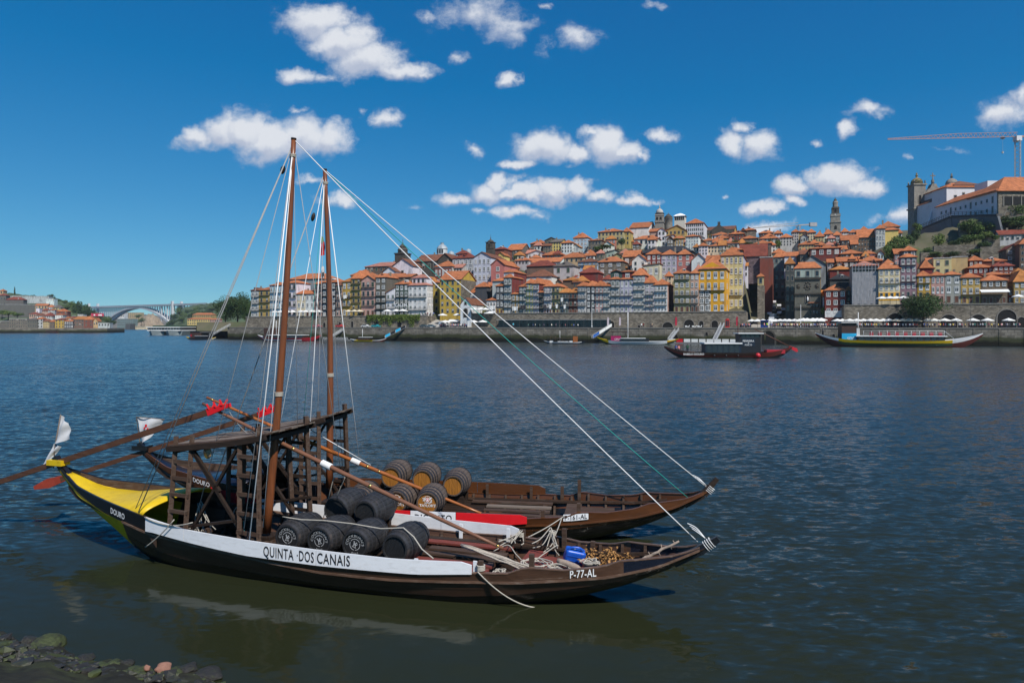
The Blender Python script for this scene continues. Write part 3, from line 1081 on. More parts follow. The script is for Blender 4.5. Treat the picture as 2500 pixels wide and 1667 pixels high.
def make_cask(style):
 """local: axis along y, near head at y = 0, centre height 0"""
 root = bpy.data.objects.new('cask', None)
 root.empty_display_size = .2
 COL.objects.link(root)
 Lc, r0, r1 = 1.28, .335, .455
 body_m, head_m = (m_barrel, m_head_k) if style == 'black' else (m_barrel_o, m_head_o)

 def rad(y):
  k = 2 * y / Lc - 1
  return r0 + (r1 - r0) * (1 - abs(k) ** 2.0)
 ns = 22
 for i in range(ns):
  # one stave
  mb = MB()
  vs, fs = [], []
  a0, a1 = 2 * math.pi * i / ns + .008, 2 * math.pi * (i + 1) / ns - .008
  am = (a0 + a1) / 2
  n = 8
  for j in range(n + 1):
   y = Lc * j / n
   r = rad(y)
   for (aa, rr) in ((a0, r), (am, r + .004), (a1, r), (a1, r - .04), (a0, r - .04)):
    vs.append((rr * math.sin(aa), y, rr * math.cos(aa)))
  for j in range(n):
   o, p = j * 5, j * 5 + 5
   for k in range(5):
    k2 = (k + 1) % 5
    fs.append((o + k, o + k2, p + k2, p + k))
  fs += [(4, 3, 2, 1, 0), tuple(n * 5 + k for k in range(5))]
  mb.add(vs, fs)
  mb.build('stave', body_m, root)
 for y in (.05, .19, .36, .92, 1.09, 1.23):
  mb = MB()
  w = .075 if y in (.05, 1.23) else .055
  prof = []
  vs, fs = [], []
  n = 28
  for yy in (y - w / 2, y + w / 2):
   r = rad(min(max(yy, 0), Lc)) + .009
   for k in range(n):
    th = 2 * math.pi * k / n
    vs.append((r * math.sin(th), yy, r * math.cos(th)))
  fs = [(k, (k + 1) % n, n + (k + 1) % n, n + k) for k in range(n)]
  mb.add(vs, fs, 0, True)
  mb.build('hoop', m_hoop if style != 'black' else m_hoop_k, root)
 for y, sgn in ((.05, -1), (Lc - .05, 1)):
  nb = 7
  for k in range(nb):
   x0, x1 = -r0 + 2 * r0 * k / nb, -r0 + 2 * r0 * (k + 1) / nb
   g = .002
   R = r0 - .02
   f = lambda x: math.sqrt(max(0, R * R - x * x))
   xs = np.linspace(x0 + g, x1 - g, 5)
   poly = [(x, f(x)) for x in xs] + [(x, -f(x)) for x in xs[::-1]]
   mb = MB()
   mb.prism(poly, y - .012 + .001 * (k % 2), y + .012)
   mb.build('head_board', head_m, root)
 return root

cask_k = make_cask('black')
cask_o = make_cask('oak')
_used = {'k': False, 'o': False}

def place_cask(bt, kind, lp, roll, yaw, label):
 proto = cask_k if kind == 'k' else cask_o
 if _used[kind]:
  o = copy_tree(proto)
  for ch in list(o.children):
   if ch.name.startswith('lettering') or ch.name.startswith('crest'):
    for g in list(ch.children):
     bpy.data.objects.remove(g)
    bpy.data.objects.remove(ch)
 else:
  o = proto
  _used[kind] = True
 o.location = bt.world(lp)
 o.rotation_euler = (0, roll, 0)
 o.rotation_euler = (Matrix.Rotation(bt.ang + yaw, 4, 'Z') @ Matrix.Rotation(roll, 4, 'Y')).to_euler()
 tag(o, label, 'barrel', 'black casks on the near barge' if kind == 'k' else 'oak casks on the farther barge')
 return o

def arc_text(parent, txt, R, a_mid, size, material, flip=False, roll=0.0, y=.028, widen=1.0):
 """letters on a circle on the near head (x right, z up); a_mid is degrees from the top"""
 me = text_mesh(txt, size, 'CENTER', 1.12, 0)
 for v in me.vertices:
  x, yy = v.co.x * widen, v.co.y
  if not flip:
   th = math.radians(a_mid) + x / R
   r = R + yy
  else:
   th = math.radians(a_mid) - x / R
   r = R - yy
  th -= roll
  v.co = (r * math.sin(th), y, r * math.cos(th))
 me.materials.clear()
 me.materials.append(material)
 o = bpy.data.objects.new('lettering', me)
 return link(o, parent)

def port_mark(c, roll):
 arc_text(c, "COCKBURN'S", .185, 0, .098, m_letter_f, roll=roll, widen=.95)
 arc_text(c, 'PORT', .262, 180, .085, m_letter_f, flip=True, roll=roll)
 mb = MB()
 n = 28
 for (r0, r1) in ((.132, .146),):
  vs = []
  for k in range(n):
   th = 2 * math.pi * k / n
   vs += [(r0 * math.sin(th), .028, r0 * math.cos(th)), (r1 * math.sin(th), .028, r1 * math.cos(th))]
  mb.add(vs, [(2 * k, 2 * k + 1, (2 * k + 3) % (2 * n), (2 * k + 2) % (2 * n)) for k in range(n) if k % 9 != 4])
 # the little beast inside the ring: body, legs, neck, head, wing, tail
 R = Matrix.Rotation(-roll, 2)
 for poly in ([(-.05, -.02), (.04, -.03), (.05, .02), (-.02, .03)], [(-.045, -.02), (-.025, -.02), (-.03, -.085), (-.05, -.085)], [(.02, -.03), (.04, -.03), (.055, -.085), (.03, -.085)],
     [(-.05, .0), (-.02, .02), (-.035, .08), (-.065, .07)], [(-.075, .06), (-.03, .075), (-.04, .10), (-.08, .085)], [(-.01, .03), (.03, .03), (.06, .09), (.02, .085)],
     [(.045, .0), (.06, -.01), (.09, .05), (.075, .06)], [(-.08, -.085), (.08, -.085), (.08, -.098), (-.08, -.098)]):
  vs = []
  for (x, z) in poly:
   q = R @ Vector((x * .8, z * .8))
   vs.append((q.x, .028, q.y))
  mb.add(vs, [(0, 1, 2, 3)])
 mb.build('crest', m_letter_f, c)

def oak_mark(c):
 me = text_mesh("'TAYLOR'S'", .118, 'CENTER', 1.0)
 for v in me.vertices:
  v.co = (v.co.x * .95, .028, v.co.y - .115)
 me.materials.clear()
 me.materials.append(m_letter_w)
 link(bpy.data.objects.new('lettering', me), c)
 mb = MB()
 # crest: supporters, ring, crown of rays, oval centre
 rnd = random.Random(3)
 for k in range(26):
  s_ = -1 if k % 2 else 1
  x = s_ * (.06 + .085 * rnd.random())
  z = .02 + .155 * rnd.random() - .25 * abs(abs(x) - .1)
  q = .012 + .01 * rnd.random()
  mb.add([(x - q, .027, z - q), (x + q, .027, z - q * .4), (x + q * .6, .027, z + q), (x - q * .5, .027, z + q)], [(0, 1, 2, 3)])
 for k in range(7):
  th = math.radians(-54 + 18 * k)
  p = Vector((math.sin(th), math.cos(th))) * .105
  mb.add([(p.x - .008, .027, p.y + .10), (p.x + .008, .027, p.y + .10), (p.x + .006, .027, p.y + .125), (p.x - .006, .027, p.y + .125)], [(0, 1, 2, 3)])
 mb.add([(-.10, .027, -.002), (.10, .027, -.002), (.09, .027, .016), (-.09, .027, .016)], [(0, 1, 2, 3)])
 n = 20
 mb.add([(.058 * math.sin(6.283 * k / n), .0265, .10 + .072 * math.cos(6.283 * k / n)) for k in range(n)], [tuple(range(n))])
 o = mb.build('crest', m_letter_w, c)
 mb = MB()
 mb.add([(.043 * math.sin(6.283 * k / n), .0255, .10 + .056 * math.cos(6.283 * k / n)) for k in range(n)], [tuple(range(n))])
 mb.build('crest_centre', m_red, o)
 mb = MB()
 mb.add([(-.012, .0245, .135), (.012, .0245, .135), (.03, .0245, .065), (-.03, .0245, .065)], [(0, 1, 2, 3)])
 mb.build('crest_centre', m_letter_w, o)

kz = [((700, 1308), -1.0), ((778, 1314), -1.0), ((865, 1327), -1.0), ((963, 1331), -1.0)]
kl = ['black cask with white ring emblem, first of the near row beside the mast', 'black cask with white ring emblem, second of the near row from the mast',
   'black cask with white ring emblem, third of the near row, beside the plain-headed cask', 'black cask with a plain unmarked head at the bow end of the near row']
near_c = []
for i, (((px, py), t), lb) in enumerate(zip(kz, kl)):
 p = A.P(px, py, t)
 near_c.append((place_cask(A, 'k', (p.x, t, 1.03), [.1, -.15, .2, .4][i], [.02, -.03, .03, -.04][i], lb), [.1, -.15, .2, .4][i]))
for i, ((px, py), lb) in enumerate((((818, 1246), 'black cask lying behind the near row, the one closer to the mast'), ((890, 1254), 'black cask lying behind the near row, closer to the bow'))):
 p = A.P(px, py, .42)
 near_c.append((place_cask(A, 'k', (p.x, .42, p.z), [.5, .9][i], [.03, -.03][i], lb), 0))
for c, r in near_c[:3]:
 port_mark(c, r)
oz = [((875, 1208), -1.05, 'weathered oak cask half hidden behind the long spar, near row toward the mast'), ((967, 1222), -1.05, 'weathered oak cask with spar crossing its head, middle of the near row'),
   ((1043, 1226), -1.05, 'oak cask with white crest and full lettering on its orange head'), ((954, 1165), .45, 'oak cask at the mast end of the back row'),
   ((1031, 1172), .45, 'oak cask in the middle of the back row'), ((1106, 1186), .45, 'grey oak cask with bare orange head at the bow end of the back row')]
far_c = []
for i, ((px, py), t, lb) in enumerate(oz):
 p = B.P(px, py, t)
 far_c.append(place_cask(B, 'o', (p.x, t, 1.03 if t < 0 else p.z), 0, [.03, -.02, .02, -.03, .02, .0][i], lb))
for c in far_c[1:3]:
 oak_mark(c)
# timber cradles under the raised back rows
for bt, root, cs in ((A, boatA, near_c[4:]), (B, boatB, [(c, 0) for c in far_c[3:]])):
 for c, _ in cs:
  lp = bt.loc(c.location)
  for dy in (.25, .95):
   mb = MB()
   mb.box(lp.x - .30, lp.x + .30, lp.y + dy - .06, lp.y + dy + .06, .545, lp.z - .40)
   mb.build('cradle', m_darkwood, root)
mb = MB()
pts = [A.P(*q) for q in ((690, 1261, -.75), (735, 1268, -.75), (790, 1270, -.75), (860, 1278, -.75), (930, 1290, -.75), (985, 1288, -.75), (1010, 1310, -.85), (1030, 1340, -.95), (1058, 1363, -1.05))]
pts = [Vector(p) for p in pts]
dens = []
for p, q in zip(pts[:-1], pts[1:]):
 dens += [p.lerp(q, k / 3) for k in range(3)]
mb.tube([A.world(p) for p in dens + [pts[-1]]], .017, 6)
tag(mb.build('lashing_rope', m_rope), 'pale rope laid across the tops of the near black casks', 'rope')
# ------------------------------------------------------------------ the town across the river
CROPS = {'c1': (600, 580, .21259), 'c2': (1000, 500, .22957), 'c3': (1400, 480, .24237), 'c4': (1800, 440, .26789), 'c5': (2100, 300, .20408),
   'c6': (2100, 560, .1913), 'c7': (0, 680, .272), 'd6': (2150, 420, .15304), 'd7': (1840, 620, .13395), 'd8': (1560, 480, .12755),
   'g1': (0, 690, .11905), 'g2': (220, 730, .17857), 'px': (0, 0, 1.0)}

def cp(crop, x, y):
 o = CROPS[crop]
 return o[0] + x * o[2], o[1] + y * o[2]

QN = Vector((.371, .929)).normalized()     # away from the river
QD = Vector((QN.y, -QN.x))                 # along the quay, to the right
QC = 266.5
QANG = math.atan2(QD.y, QD.x)

def qpt(px, off, z=0.0):
 """ground point under pixel column px, off metres behind the quay edge"""
 u = (px - 1250) / F
 Y = (QC + off) / (QN.x * u + QN.y)
 return Vector((u * Y, Y, z))

def q_z(px, py, off):
 return CAMH + (HOR - py) * qpt(px, off).y / F

def tile_material():
 m = bpy.data.materials.new('roof_tiles')
 m.use_nodes = True
 t = m.node_tree
 L = t.links.new
 b = t.nodes['Principled BSDF']
 b.inputs['Roughness'].default_value = .8
 b.inputs['Specular IOR Level'].default_value = .2
 oi = N(t, 'ShaderNodeObjectInfo')
 tc = N(t, 'ShaderNodeTexCoord')
 nz = N(t, 'ShaderNodeTexNoise')
 nz.inputs['Scale'].default_value = .55
 nz.inputs['Detail'].default_value = 7
 nz.inputs['Roughness'].default_value = .7
 L(tc.outputs['Object'], nz.inputs['Vector'])
 wv = N(t, 'ShaderNodeTexWave', wave_type='BANDS', bands_direction='X')
 wv.inputs['Scale'].default_value = 1.2
 wv.inputs['Distortion'].default_value = .4
 L(tc.outputs['Object'], wv.inputs['Vector'])
 mr = N(t, 'ShaderNodeMapRange')
 mr.inputs['From Min'].default_value = .3
 mr.inputs['From Max'].default_value = .7
 mr.inputs['To Min'].default_value = .55
 mr.inputs['To Max'].default_value = 1.25
 L(nz.outputs[0], mr.inputs['Value'])
 w2 = math_n(t, 'MULTIPLY_ADD', wv.outputs['Fac'], .25)
 w2.node.inputs[2].default_value = .86
 k = math_n(t, 'MULTIPLY', mr.outputs[0], w2)
 sc = N(t, 'ShaderNodeVectorMath', operation='SCALE')
 L(oi.outputs['Color'], sc.inputs[0])
 L(k, sc.inputs['Scale'])
 L(sc.outputs[0], b.inputs['Base Color'])
 bp = N(t, 'ShaderNodeBump')
 bp.inputs['Strength'].default_value = .5
 bp.inputs['Distance'].default_value = .08
 L(wv.outputs['Fac'], bp.inputs['Height'])
 L(bp.outputs[0], b.inputs['Normal'])
 return m

def stone_material(name, col, scale, var=.35, mort=.55, bw=.9, bh=.45):
 """coursed masonry"""
 m = bpy.data.materials.new(name)
 m.use_nodes = True
 t = m.node_tree
 L = t.links.new
 b = t.nodes['Principled BSDF']
 b.inputs['Roughness'].default_value = .9
 b.inputs['Specular IOR Level'].default_value = .2
 tc = N(t, 'ShaderNodeTexCoord')
 sp = N(t, 'ShaderNodeSeparateXYZ')
 L(tc.outputs['Object'], sp.inputs[0])
 cb = N(t, 'ShaderNodeCombineXYZ')
 L(math_n(t, 'ADD', sp.outputs[0], sp.outputs[1]), cb.inputs[0])
 L(sp.outputs[2], cb.inputs[1])
 br = N(t, 'ShaderNodeTexBrick')
 br.inputs['Scale'].default_value = scale
 br.inputs['Brick Width'].default_value = bw
 br.inputs['Row Height'].default_value = bh
 br.inputs['Mortar Size'].default_value = .03
 br.inputs['Color1'].default_value = (*[c * (1 + var) for c in col], 1)
 br.inputs['Color2'].default_value = (*[c * (1 - var) for c in col], 1)
 br.inputs['Mortar'].default_value = (*[c * mort for c in col], 1)
 L(cb.outputs[0], br.inputs['Vector'])
 nz = N(t, 'ShaderNodeTexNoise')
 nz.inputs['Scale'].default_value = .25
 nz.inputs['Detail'].default_value = 8
 nz.inputs['Roughness'].default_value = .7
 L(tc.outputs['Object'], nz.inputs['Vector'])
 mr = N(t, 'ShaderNodeMapRange')
 mr.inputs['From Min'].default_value = .3
 mr.inputs['From Max'].default_value = .7
 mr.inputs['To Min'].default_value = .55
 mr.inputs['To Max'].default_value = 1.3
 L(nz.outputs[0], mr.inputs['Value'])
 sc = N(t, 'ShaderNodeVectorMath', operation='SCALE')
 L(br.outputs['Color'], sc.inputs[0])
 L(mr.outputs[0], sc.inputs['Scale'])
 L(sc.outputs[0], b.inputs['Base Color'])
 bp = N(t, 'ShaderNodeBump')
 bp.inputs['Strength'].default_value = .6
 bp.inputs['Distance'].default_value = .1
 L(br.outputs['Fac'], bp.inputs['Height'])
 bp.invert = True
 L(bp.outputs[0], b.inputs['Normal'])
 return m

m_tile = tile_material()
m_wall = mat('plaster_wall', (1, 1, 1), .85, .20, .6, (1, 1, .35), 0, .2, objcol=True, dark=(.10, .093, .085), dark_scale=.42, dark_amt=.60, detail=8)
m_granite = stone_material('granite_masonry', (.20, .175, .14), 1.0)
m_quay = stone_material('quay_masonry', (.165, .15, .125), .55)
m_dkstone = mat('dark_church_stone', (.075, .068, .058), .9, .35, .6, (1, 1, 1), 0, .2, dark=(.03, .028, .025), dark_scale=.5, dark_amt=.5)
m_frame = mat('white_window_frame', (.60, .60, .59), .6, .04, 3)
m_sframe = mat('stone_window_frame', (.26, .235, .20), .8, .15, 3)
m_pane = mat('window_glass', (.022, .028, .035), .12, .3, .8, spec=.6)
m_door = mat('painted_door', (.11, .045, .03), .6, .3, 1.0)
m_iron = mat('dark_iron', (.03, .032, .034), .6, .2, 4)
m_slab = mat('granite_slab', (.19, .175, .155), .85, .2, 2)
m_ground = mat('hill_earth', (.095, .085, .050), .95, .4, .05, detail=8, dark=(.055, .085, .022), dark_scale=.06, dark_amt=.9)

WC = dict(white=(.66, .66, .65), cream=(.60, .52, .36), grey=(.30, .295, .28), lgrey=(.44, .44, .44), stone=(.235, .205, .16), dstone=(.125, .115, .10), pink=(.47, .30, .25), rose=(.42, .17, .14),
    red=(.17, .038, .032), brick=(.19, .065, .045), ochre=(.42, .29, .10), mustard=(.46, .29, .06), amber=(.72, .36, .025), yellow=(.62, .47, .17), pyellow=(.58, .50, .24), lblue=(.38, .52, .66), sblue=(.48, .55, .62),
    navy=(.025, .03, .04), slate=(.07, .075, .08), green=(.34, .40, .35), dgreen=(.06, .09, .075), lilac=(.40, .36, .44), violet=(.24, .15, .17), tan=(.46, .35, .18), brown=(.15, .105, .075), olive=(.33, .29, .14),
    teal=(.16, .22, .22), iron=(.24, .26, .29))
RC = dict(o=(.43, .150, .062), b=(.20, .085, .05), p=(.46, .20, .145), g=(.15, .13, .115), k=(.035, .037, .042), y=(.42, .17, .05), r=(.22, .06, .04))

def win_mesh(kind):
 mb = MB()
 fr = .14 if kind in ('sash', 'french') else .12
 dp = .10
 # surround
 mb.box(-.5, -.5 + fr, -dp, .02, 0, 1)
 mb.box(.5 - fr, .5, -dp, .02, 0, 1)
 mb.box(-.5 + fr, .5 - fr, -dp, .02, 1 - fr * .8, 1)
 mb.box(-.5 + fr, .5 - fr, -dp, .02, 0, (.30 if kind == 'french' else fr * .7))
 mb.box(-.5 + fr, .5 - fr, -.035, .02, 0, 1, 1)
 if kind in ('sash', 'french'):
  mb.box(-.045, .045, -dp * .8, -.035, .0, 1 - fr * .8)
  for z in ((.5,) if kind == 'sash' else (.74,)):
   mb.box(-.5 + fr, .5 - fr, -dp * .7, -.035, z - .03, z + .03)
 if kind == 'sash':
  mb.box(-.54, .54, -.16, .02, -.06, 0)
 if kind == 'arch':
  pass
 mats = [m_frame, m_pane] if kind in ('sash', 'french') else [m_sframe, m_pane]
 if kind == 'door':
  mats = [m_sframe, m_door]
 return mb.mesh('window_' + kind, mats)

WM = {k: win_mesh(k) for k in ('sash', 'french', 'dark', 'door')}
m_blind = mat('pale_blind', (.42, .40, .37), .8, .15, 2)
m_shut = mat('green_shutter', (.035, .07, .05), .7, .2, 2)

def win_variant(kind, m2, z0, z1):
 """the same window with a blind or shutter drawn over part of it"""
 me = WM[kind].copy()
 mb = MB()
 mb.box(-.37, .37, -.075, -.036, z0, z1)
 bm = bmesh.new()
 bm.from_mesh(me)
 vs = [bm.verts.new(v) for v in mb.v]
 for f in mb.f:
  bm.faces.new([vs[i] for i in f]).material_index = 2
 bm.to_mesh(me)
 bm.free()
 me.materials.append(m2)
 return me

WV = {'sash': [win_variant('sash', m_blind, .45, .9), win_variant('sash', m_blind, .1, .9)], 'french': [win_variant('french', m_blind, .32, .9), win_variant('french', m_shut, .32, .9)],
   'dark': [win_variant('dark', m_blind, .5, .92), win_variant('dark', m_shut, .08, .92)], 'door': [WM['door']]}

def pick_win(kind):
 return random.choice(WV[kind]) if random.random() < .30 else WM[kind]

def balc_mesh():
 mb = MB()
 mb.box(-.5, .5, -.75, 0, -.06, .06, 1)
 mb.box(-.5, .5, -.75, -.70, .95, 1.02)
 n = 26
 for i in range(n):
  x = -.498 + .992 * i / (n - 1)
  mb.box(x - .0035, x + .0035, -.74, -.71, .06, .95)
 return mb.mesh('balcony', [m_iron, m_slab])

BM = balc_mesh()

def put(mesh, name, parent, loc, sc=(1, 1, 1), rz=0.0):
 o = bpy.data.objects.new(name, mesh)
 COL.objects.link(o)
 o.parent = parent
 o.location = loc
 o.scale = sc
 if rz:
  o.rotation_euler = (0, 0, rz)
 return o

SKIP = []
BASES = []          # (x, y, z) of every front, for the terrain

def roof_mesh(w, dep, ze, zr, kind, ov=.45, xs=.5):
 """roof over a w x dep plan whose front runs from x=-w/2..w/2 at y=0"""
 mb = MB()
 x0, x1, y0, y1 = -w / 2 - ov, w / 2 + ov, -ov, dep + ov
 h = max(zr - ze, .4)
 th = .16
 e = ze
 if kind == 'hip':
  ins = min(w * .5, dep * .5, h * 1.5) + ov
  ym = dep / 2
  if w >= dep:
   rp = [(x0 + ins, ym, zr), (x1 - ins, ym, zr)]
  else:
   k = max(0, w / 2 + ov)
   rp = [(0, min(y0 + k, ym), zr), (0, max(y1 - k, ym), zr)]
  vs = [(x0, y0, e), (x1, y0, e), (x1, y1, e), (x0, y1, e)] + rp + [(x0, y0, e - th), (x1, y0, e - th), (x1, y1, e - th), (x0, y1, e - th)]
  if w >= dep:
   fs = [(0, 1, 5, 4), (1, 2, 5), (2, 3, 4, 5), (3, 0, 4)]
  else:
   fs = [(0, 1, 4), (1, 2, 5, 4), (2, 3, 5), (3, 0, 4, 5)]
  fs += [(6, 7, 1, 0), (7, 8, 2, 1), (8, 9, 3, 2), (9, 6, 0, 3), (9, 8, 7, 6)]
  mb.add(vs, fs)
 elif kind == 'gs':       # ridge parallel to the front
  ym = dep / 2
  poly = [(y0, e - th), (y0, e), (ym, zr), (y1, e), (y1, e - th), (ym, zr - th * 1.5)]
  vs = [(x0, y, z) for y, z in poly] + [(x1, y, z) for y, z in poly]
  n = 6
  fs = [tuple(range(n))[::-1], tuple(range(n, 2 * n))] + [(i, (i + 1) % n, (i + 1) % n + n, i + n) for i in range(n)]
  mb.add(vs, fs)
 elif kind == 'gf':       # gable to the front
  xm = -w / 2 + w * xs
  poly = [(x0, e - th), (x0, e), (xm, zr), (x1, e), (x1, e - th), (xm, zr - th * 1.5)]
  mb.prism(poly, y0, y1)
 elif kind == 'mono':     # rises to the right
  poly = [(x0, e - th), (x0, e), (x1, zr), (x1, zr - th)]
  mb.prism(poly, y0, y1)
 elif kind == 'monol':
  poly = [(x0, zr - th), (x0, zr), (x1, e), (x1, e - th)]
  mb.prism(poly, y0, y1)
 else:                    # flat with a low parapet
  mb.box(-w / 2 - .15, w / 2 + .15, -.15, dep + .15, e, e + .35)
 return mb

def flank_depth(px1, off, fx):
 """how deep a house must be so that its right side ends at pixel column fx"""
 p = qpt(px1, off)
 uf = (fx - 1250) / F
 # p + s*QN on the ray x = uf*y
 den = QN.x - uf * QN.y
 return (uf * p.y - p.x) / den if abs(den) > 1e-6 else 10.0

HOUSES = {}

def house(crop, x0, x1, ye, yb, off, col, floors, cols, win, roof, yr, label, dep=11.0, bal='', fx=None, fcols=0, fcol=None, rcol='o', ground=None, name='house', gcol=None, key=None, ov=.45, cat='house',
    xs=.5, found=7.0, wallm=None, lcols=0, rows=None):
 px0, py0 = cp(crop, x0, ye)
 px1, py1 = cp(crop, x1, yb)
 pyr = cp(crop, 0, yr)[1]
 P0, P1 = qpt(px0, off), qpt(px1, off)
 c = (P0 + P1) / 2
 w = (P1 - P0).length
 pm = (px0 + px1) / 2
 ze, zb = q_z(pm, py0, off), q_z(pm, py1, off)
 if fx is not None:
  dep = max(4.0, min(60.0, flank_depth(px1, off, cp(crop, fx, 0)[0])))
 # the ridge stands further back than the front
 Yr = c.y + QN.y * (dep / 2 if roof in ('hip', 'gs') else 0)
 zr = CAMH + (HOR - pyr) * Yr / F
 if roof in ('hip', 'gs'):
  zr = max(ze + .8, min(zr, ze + .62 * min(w, dep) + 1.0))
 root = empty(name, (c.x, c.y, zb), QANG, label, cat, 'houses of the town across the river' if cat == 'house' else None)
 BASES.append((c.x, c.y, zb))
 if 'gazebo' in label or 'brick-red wall' in label or 'shaded teal' in label or 'netting beside' in label:
  SKIP.extend([BASES[-1], (c.x + QN.x * dep, c.y + QN.y * dep, zb + 1.0)])
 BASES.append((c.x + QN.x * dep, c.y + QN.y * dep, zb + 1.0))
 H, R = ze - zb, zr - zb
 mb = MB()
 if roof == 'gf':
  xm = -w / 2 + w * xs
  mb.prism([(-w / 2, -found), (w / 2, -found), (w / 2, H), (xm, R - .25), (-w / 2, H)], 0, dep)
 elif roof == 'gs':
  poly = [(0, -found), (dep, -found), (dep, H), (dep / 2, R - .25), (0, H)]
  n = 5
  mb.add([(-w / 2, y, z) for y, z in poly] + [(w / 2, y, z) for y, z in poly], [tuple(range(n))[::-1], tuple(range(n, 2 * n))] + [(i, (i + 1) % n, (i + 1) % n + n, i + n) for i in range(n)])
 elif roof in ('mono', 'monol'):
  a_, b_ = (H, R - .2) if roof == 'mono' else (R - .2, H)
  mb.prism([(-w / 2, -found), (w / 2, -found), (w / 2, b_), (-w / 2, a_)], 0, dep)
 else:
  mb.box(-w / 2, w / 2, 0, dep, -found, H)
 wl = mb.build('wall', wallm or (m_granite if col == 'stone' else m_wall), root)
 fix_normals(wl)
 j = lambda: random.uniform(.93, 1.07)
 cc = WC[col] if isinstance(col, str) else col
 wl.color = (cc[0] * j(), cc[1] * j(), cc[2] * j(), 1)
 if fcol:
  mb = MB()
  mb.box(w / 2 + .003, w / 2 + .06, .02, dep - .02, -found + .1, H - .05)
  o = mb.build('side_wall', m_granite if fcol == 'stone' else m_wall, root)
  o.color = (*WC[fcol], 1)
 ro = roof_mesh(w, dep, H, R, roof, ov, xs).build('roof', m_wall if roof == 'flat' else m_tile, root)
 fix_normals(ro)
 rc = RC[rcol] if roof != 'flat' else WC['lgrey']
 k = random.uniform(.85, 1.12)
 ro.color = (rc[0] * k, rc[1] * k, rc[2] * k, 1)
 if roof in ('hip', 'gs') and w > 4 and random.random() < .55:
  mb = MB()
  cx = random.uniform(-.35, .35) * w
  mb.box(cx - .35, cx + .35, dep * .5 - .3, dep * .5 + .3, H + .2, R + random.uniform(.5, 1.1))
  o = mb.build('chimney', m_wall, ro)
  o.color = (*WC['stone'], 1)
 if roof == 'hip' and w > 5 and dep > 8 and R - H > 1.2 and random.random() < .4:
  mb = MB()
  cx = random.uniform(-.22, .22) * w
  hh = min(1.5, (R - H) * .75)
  y0_ = (dep / 2) * .22
  mb.box(cx - .6, cx + .6, y0_, y0_ + 2.2, H + .1, H + hh, 0)
  mb.box(cx - .35, cx + .35, y0_ - .03, y0_, H + hh * .45, H + hh * .9, 1)
  mb.prism([(cx - .8, H + hh), (cx + .8, H + hh), (cx, H + hh + .5)], y0_ - .2, y0_ + 2.4, 2)
  dm = mb.build('dormer', [m_wall, m_pane, m_tile], ro)
  dm.color = (*(WC['white'] if random.random() < .5 else rc), 1)
 # eaves cornice
 if roof != 'flat' and H > 5 and roof in ('hip', 'gs'):
  mb = MB()
  mb.box(-w / 2 - .12, w / 2 + .12, -.14, .0, H - .50, H - .17)
  mb.build('cornice', m_slab, root)
 if gcol:
  mb = MB()
  fh_ = H / max(floors, 1)
  mb.box(-w / 2 + .01, w / 2 - .01, -.07, -.002, -.5, fh_ * .86)
  o = mb.build('ground_floor_facing', m_granite if gcol == 'stone' else m_wall, root)
  o.color = (*WC[gcol], 1)
 # windows
 if floors and cols and win:
  fh = H / floors
  for i in range(floors):
   kind = win if i or not ground else ground
   if rows and i < len(rows):
    kind = rows[i]
   if kind in (None, '-'):
    continue
   hf = {'sash': .56, 'french': .74, 'dark': .60, 'door': .78}[kind]
   wh = min(fh * hf, 3.0)
   ww = min(w / cols * .56, wh * (.95 if kind == 'sash' else .62), 1.7)
   zz = i * fh + (fh * .22 if kind in ('sash', 'dark') else .12)
   for q in range(cols):
    x = -w / 2 + w * (q + .5) / cols
    put(pick_win(kind), 'window' if kind != 'door' else 'door', root, (x + random.uniform(-.03, .03), -.085 if (gcol and i == 0) else -.01, zz), (ww, 1, wh))
   if str(i) in bal:
    put(BM, 'balcony', root, (0, -.01, zz - .02), (w * .97, 1, 1))
  if fcols:
   for i in range(floors):
    hf = .55
    wh = min(fh * hf, 2.2)
    ww = min(dep / fcols * .5, wh * .7)
    for q in range(fcols):
     put(WM['sash' if win != 'dark' else 'dark'], 'window', root, (w / 2 + .065, dep * (q + .5) / fcols, i * fh + fh * .22), (ww, 1, wh), math.pi / 2)
  if lcols:
   for i in range(floors):
    wh = min(fh * .55, 2.2)
    ww = min(dep / lcols * .5, wh * .7)
    for q in range(lcols):
     put(WM['dark'], 'window', root, (-w / 2 - .02, dep * (q + .5) / lcols, i * fh + fh * .22), (ww, 1, wh), -math.pi / 2)
 HOUSES[key or label] = (root, w, dep, H, R)
 return root

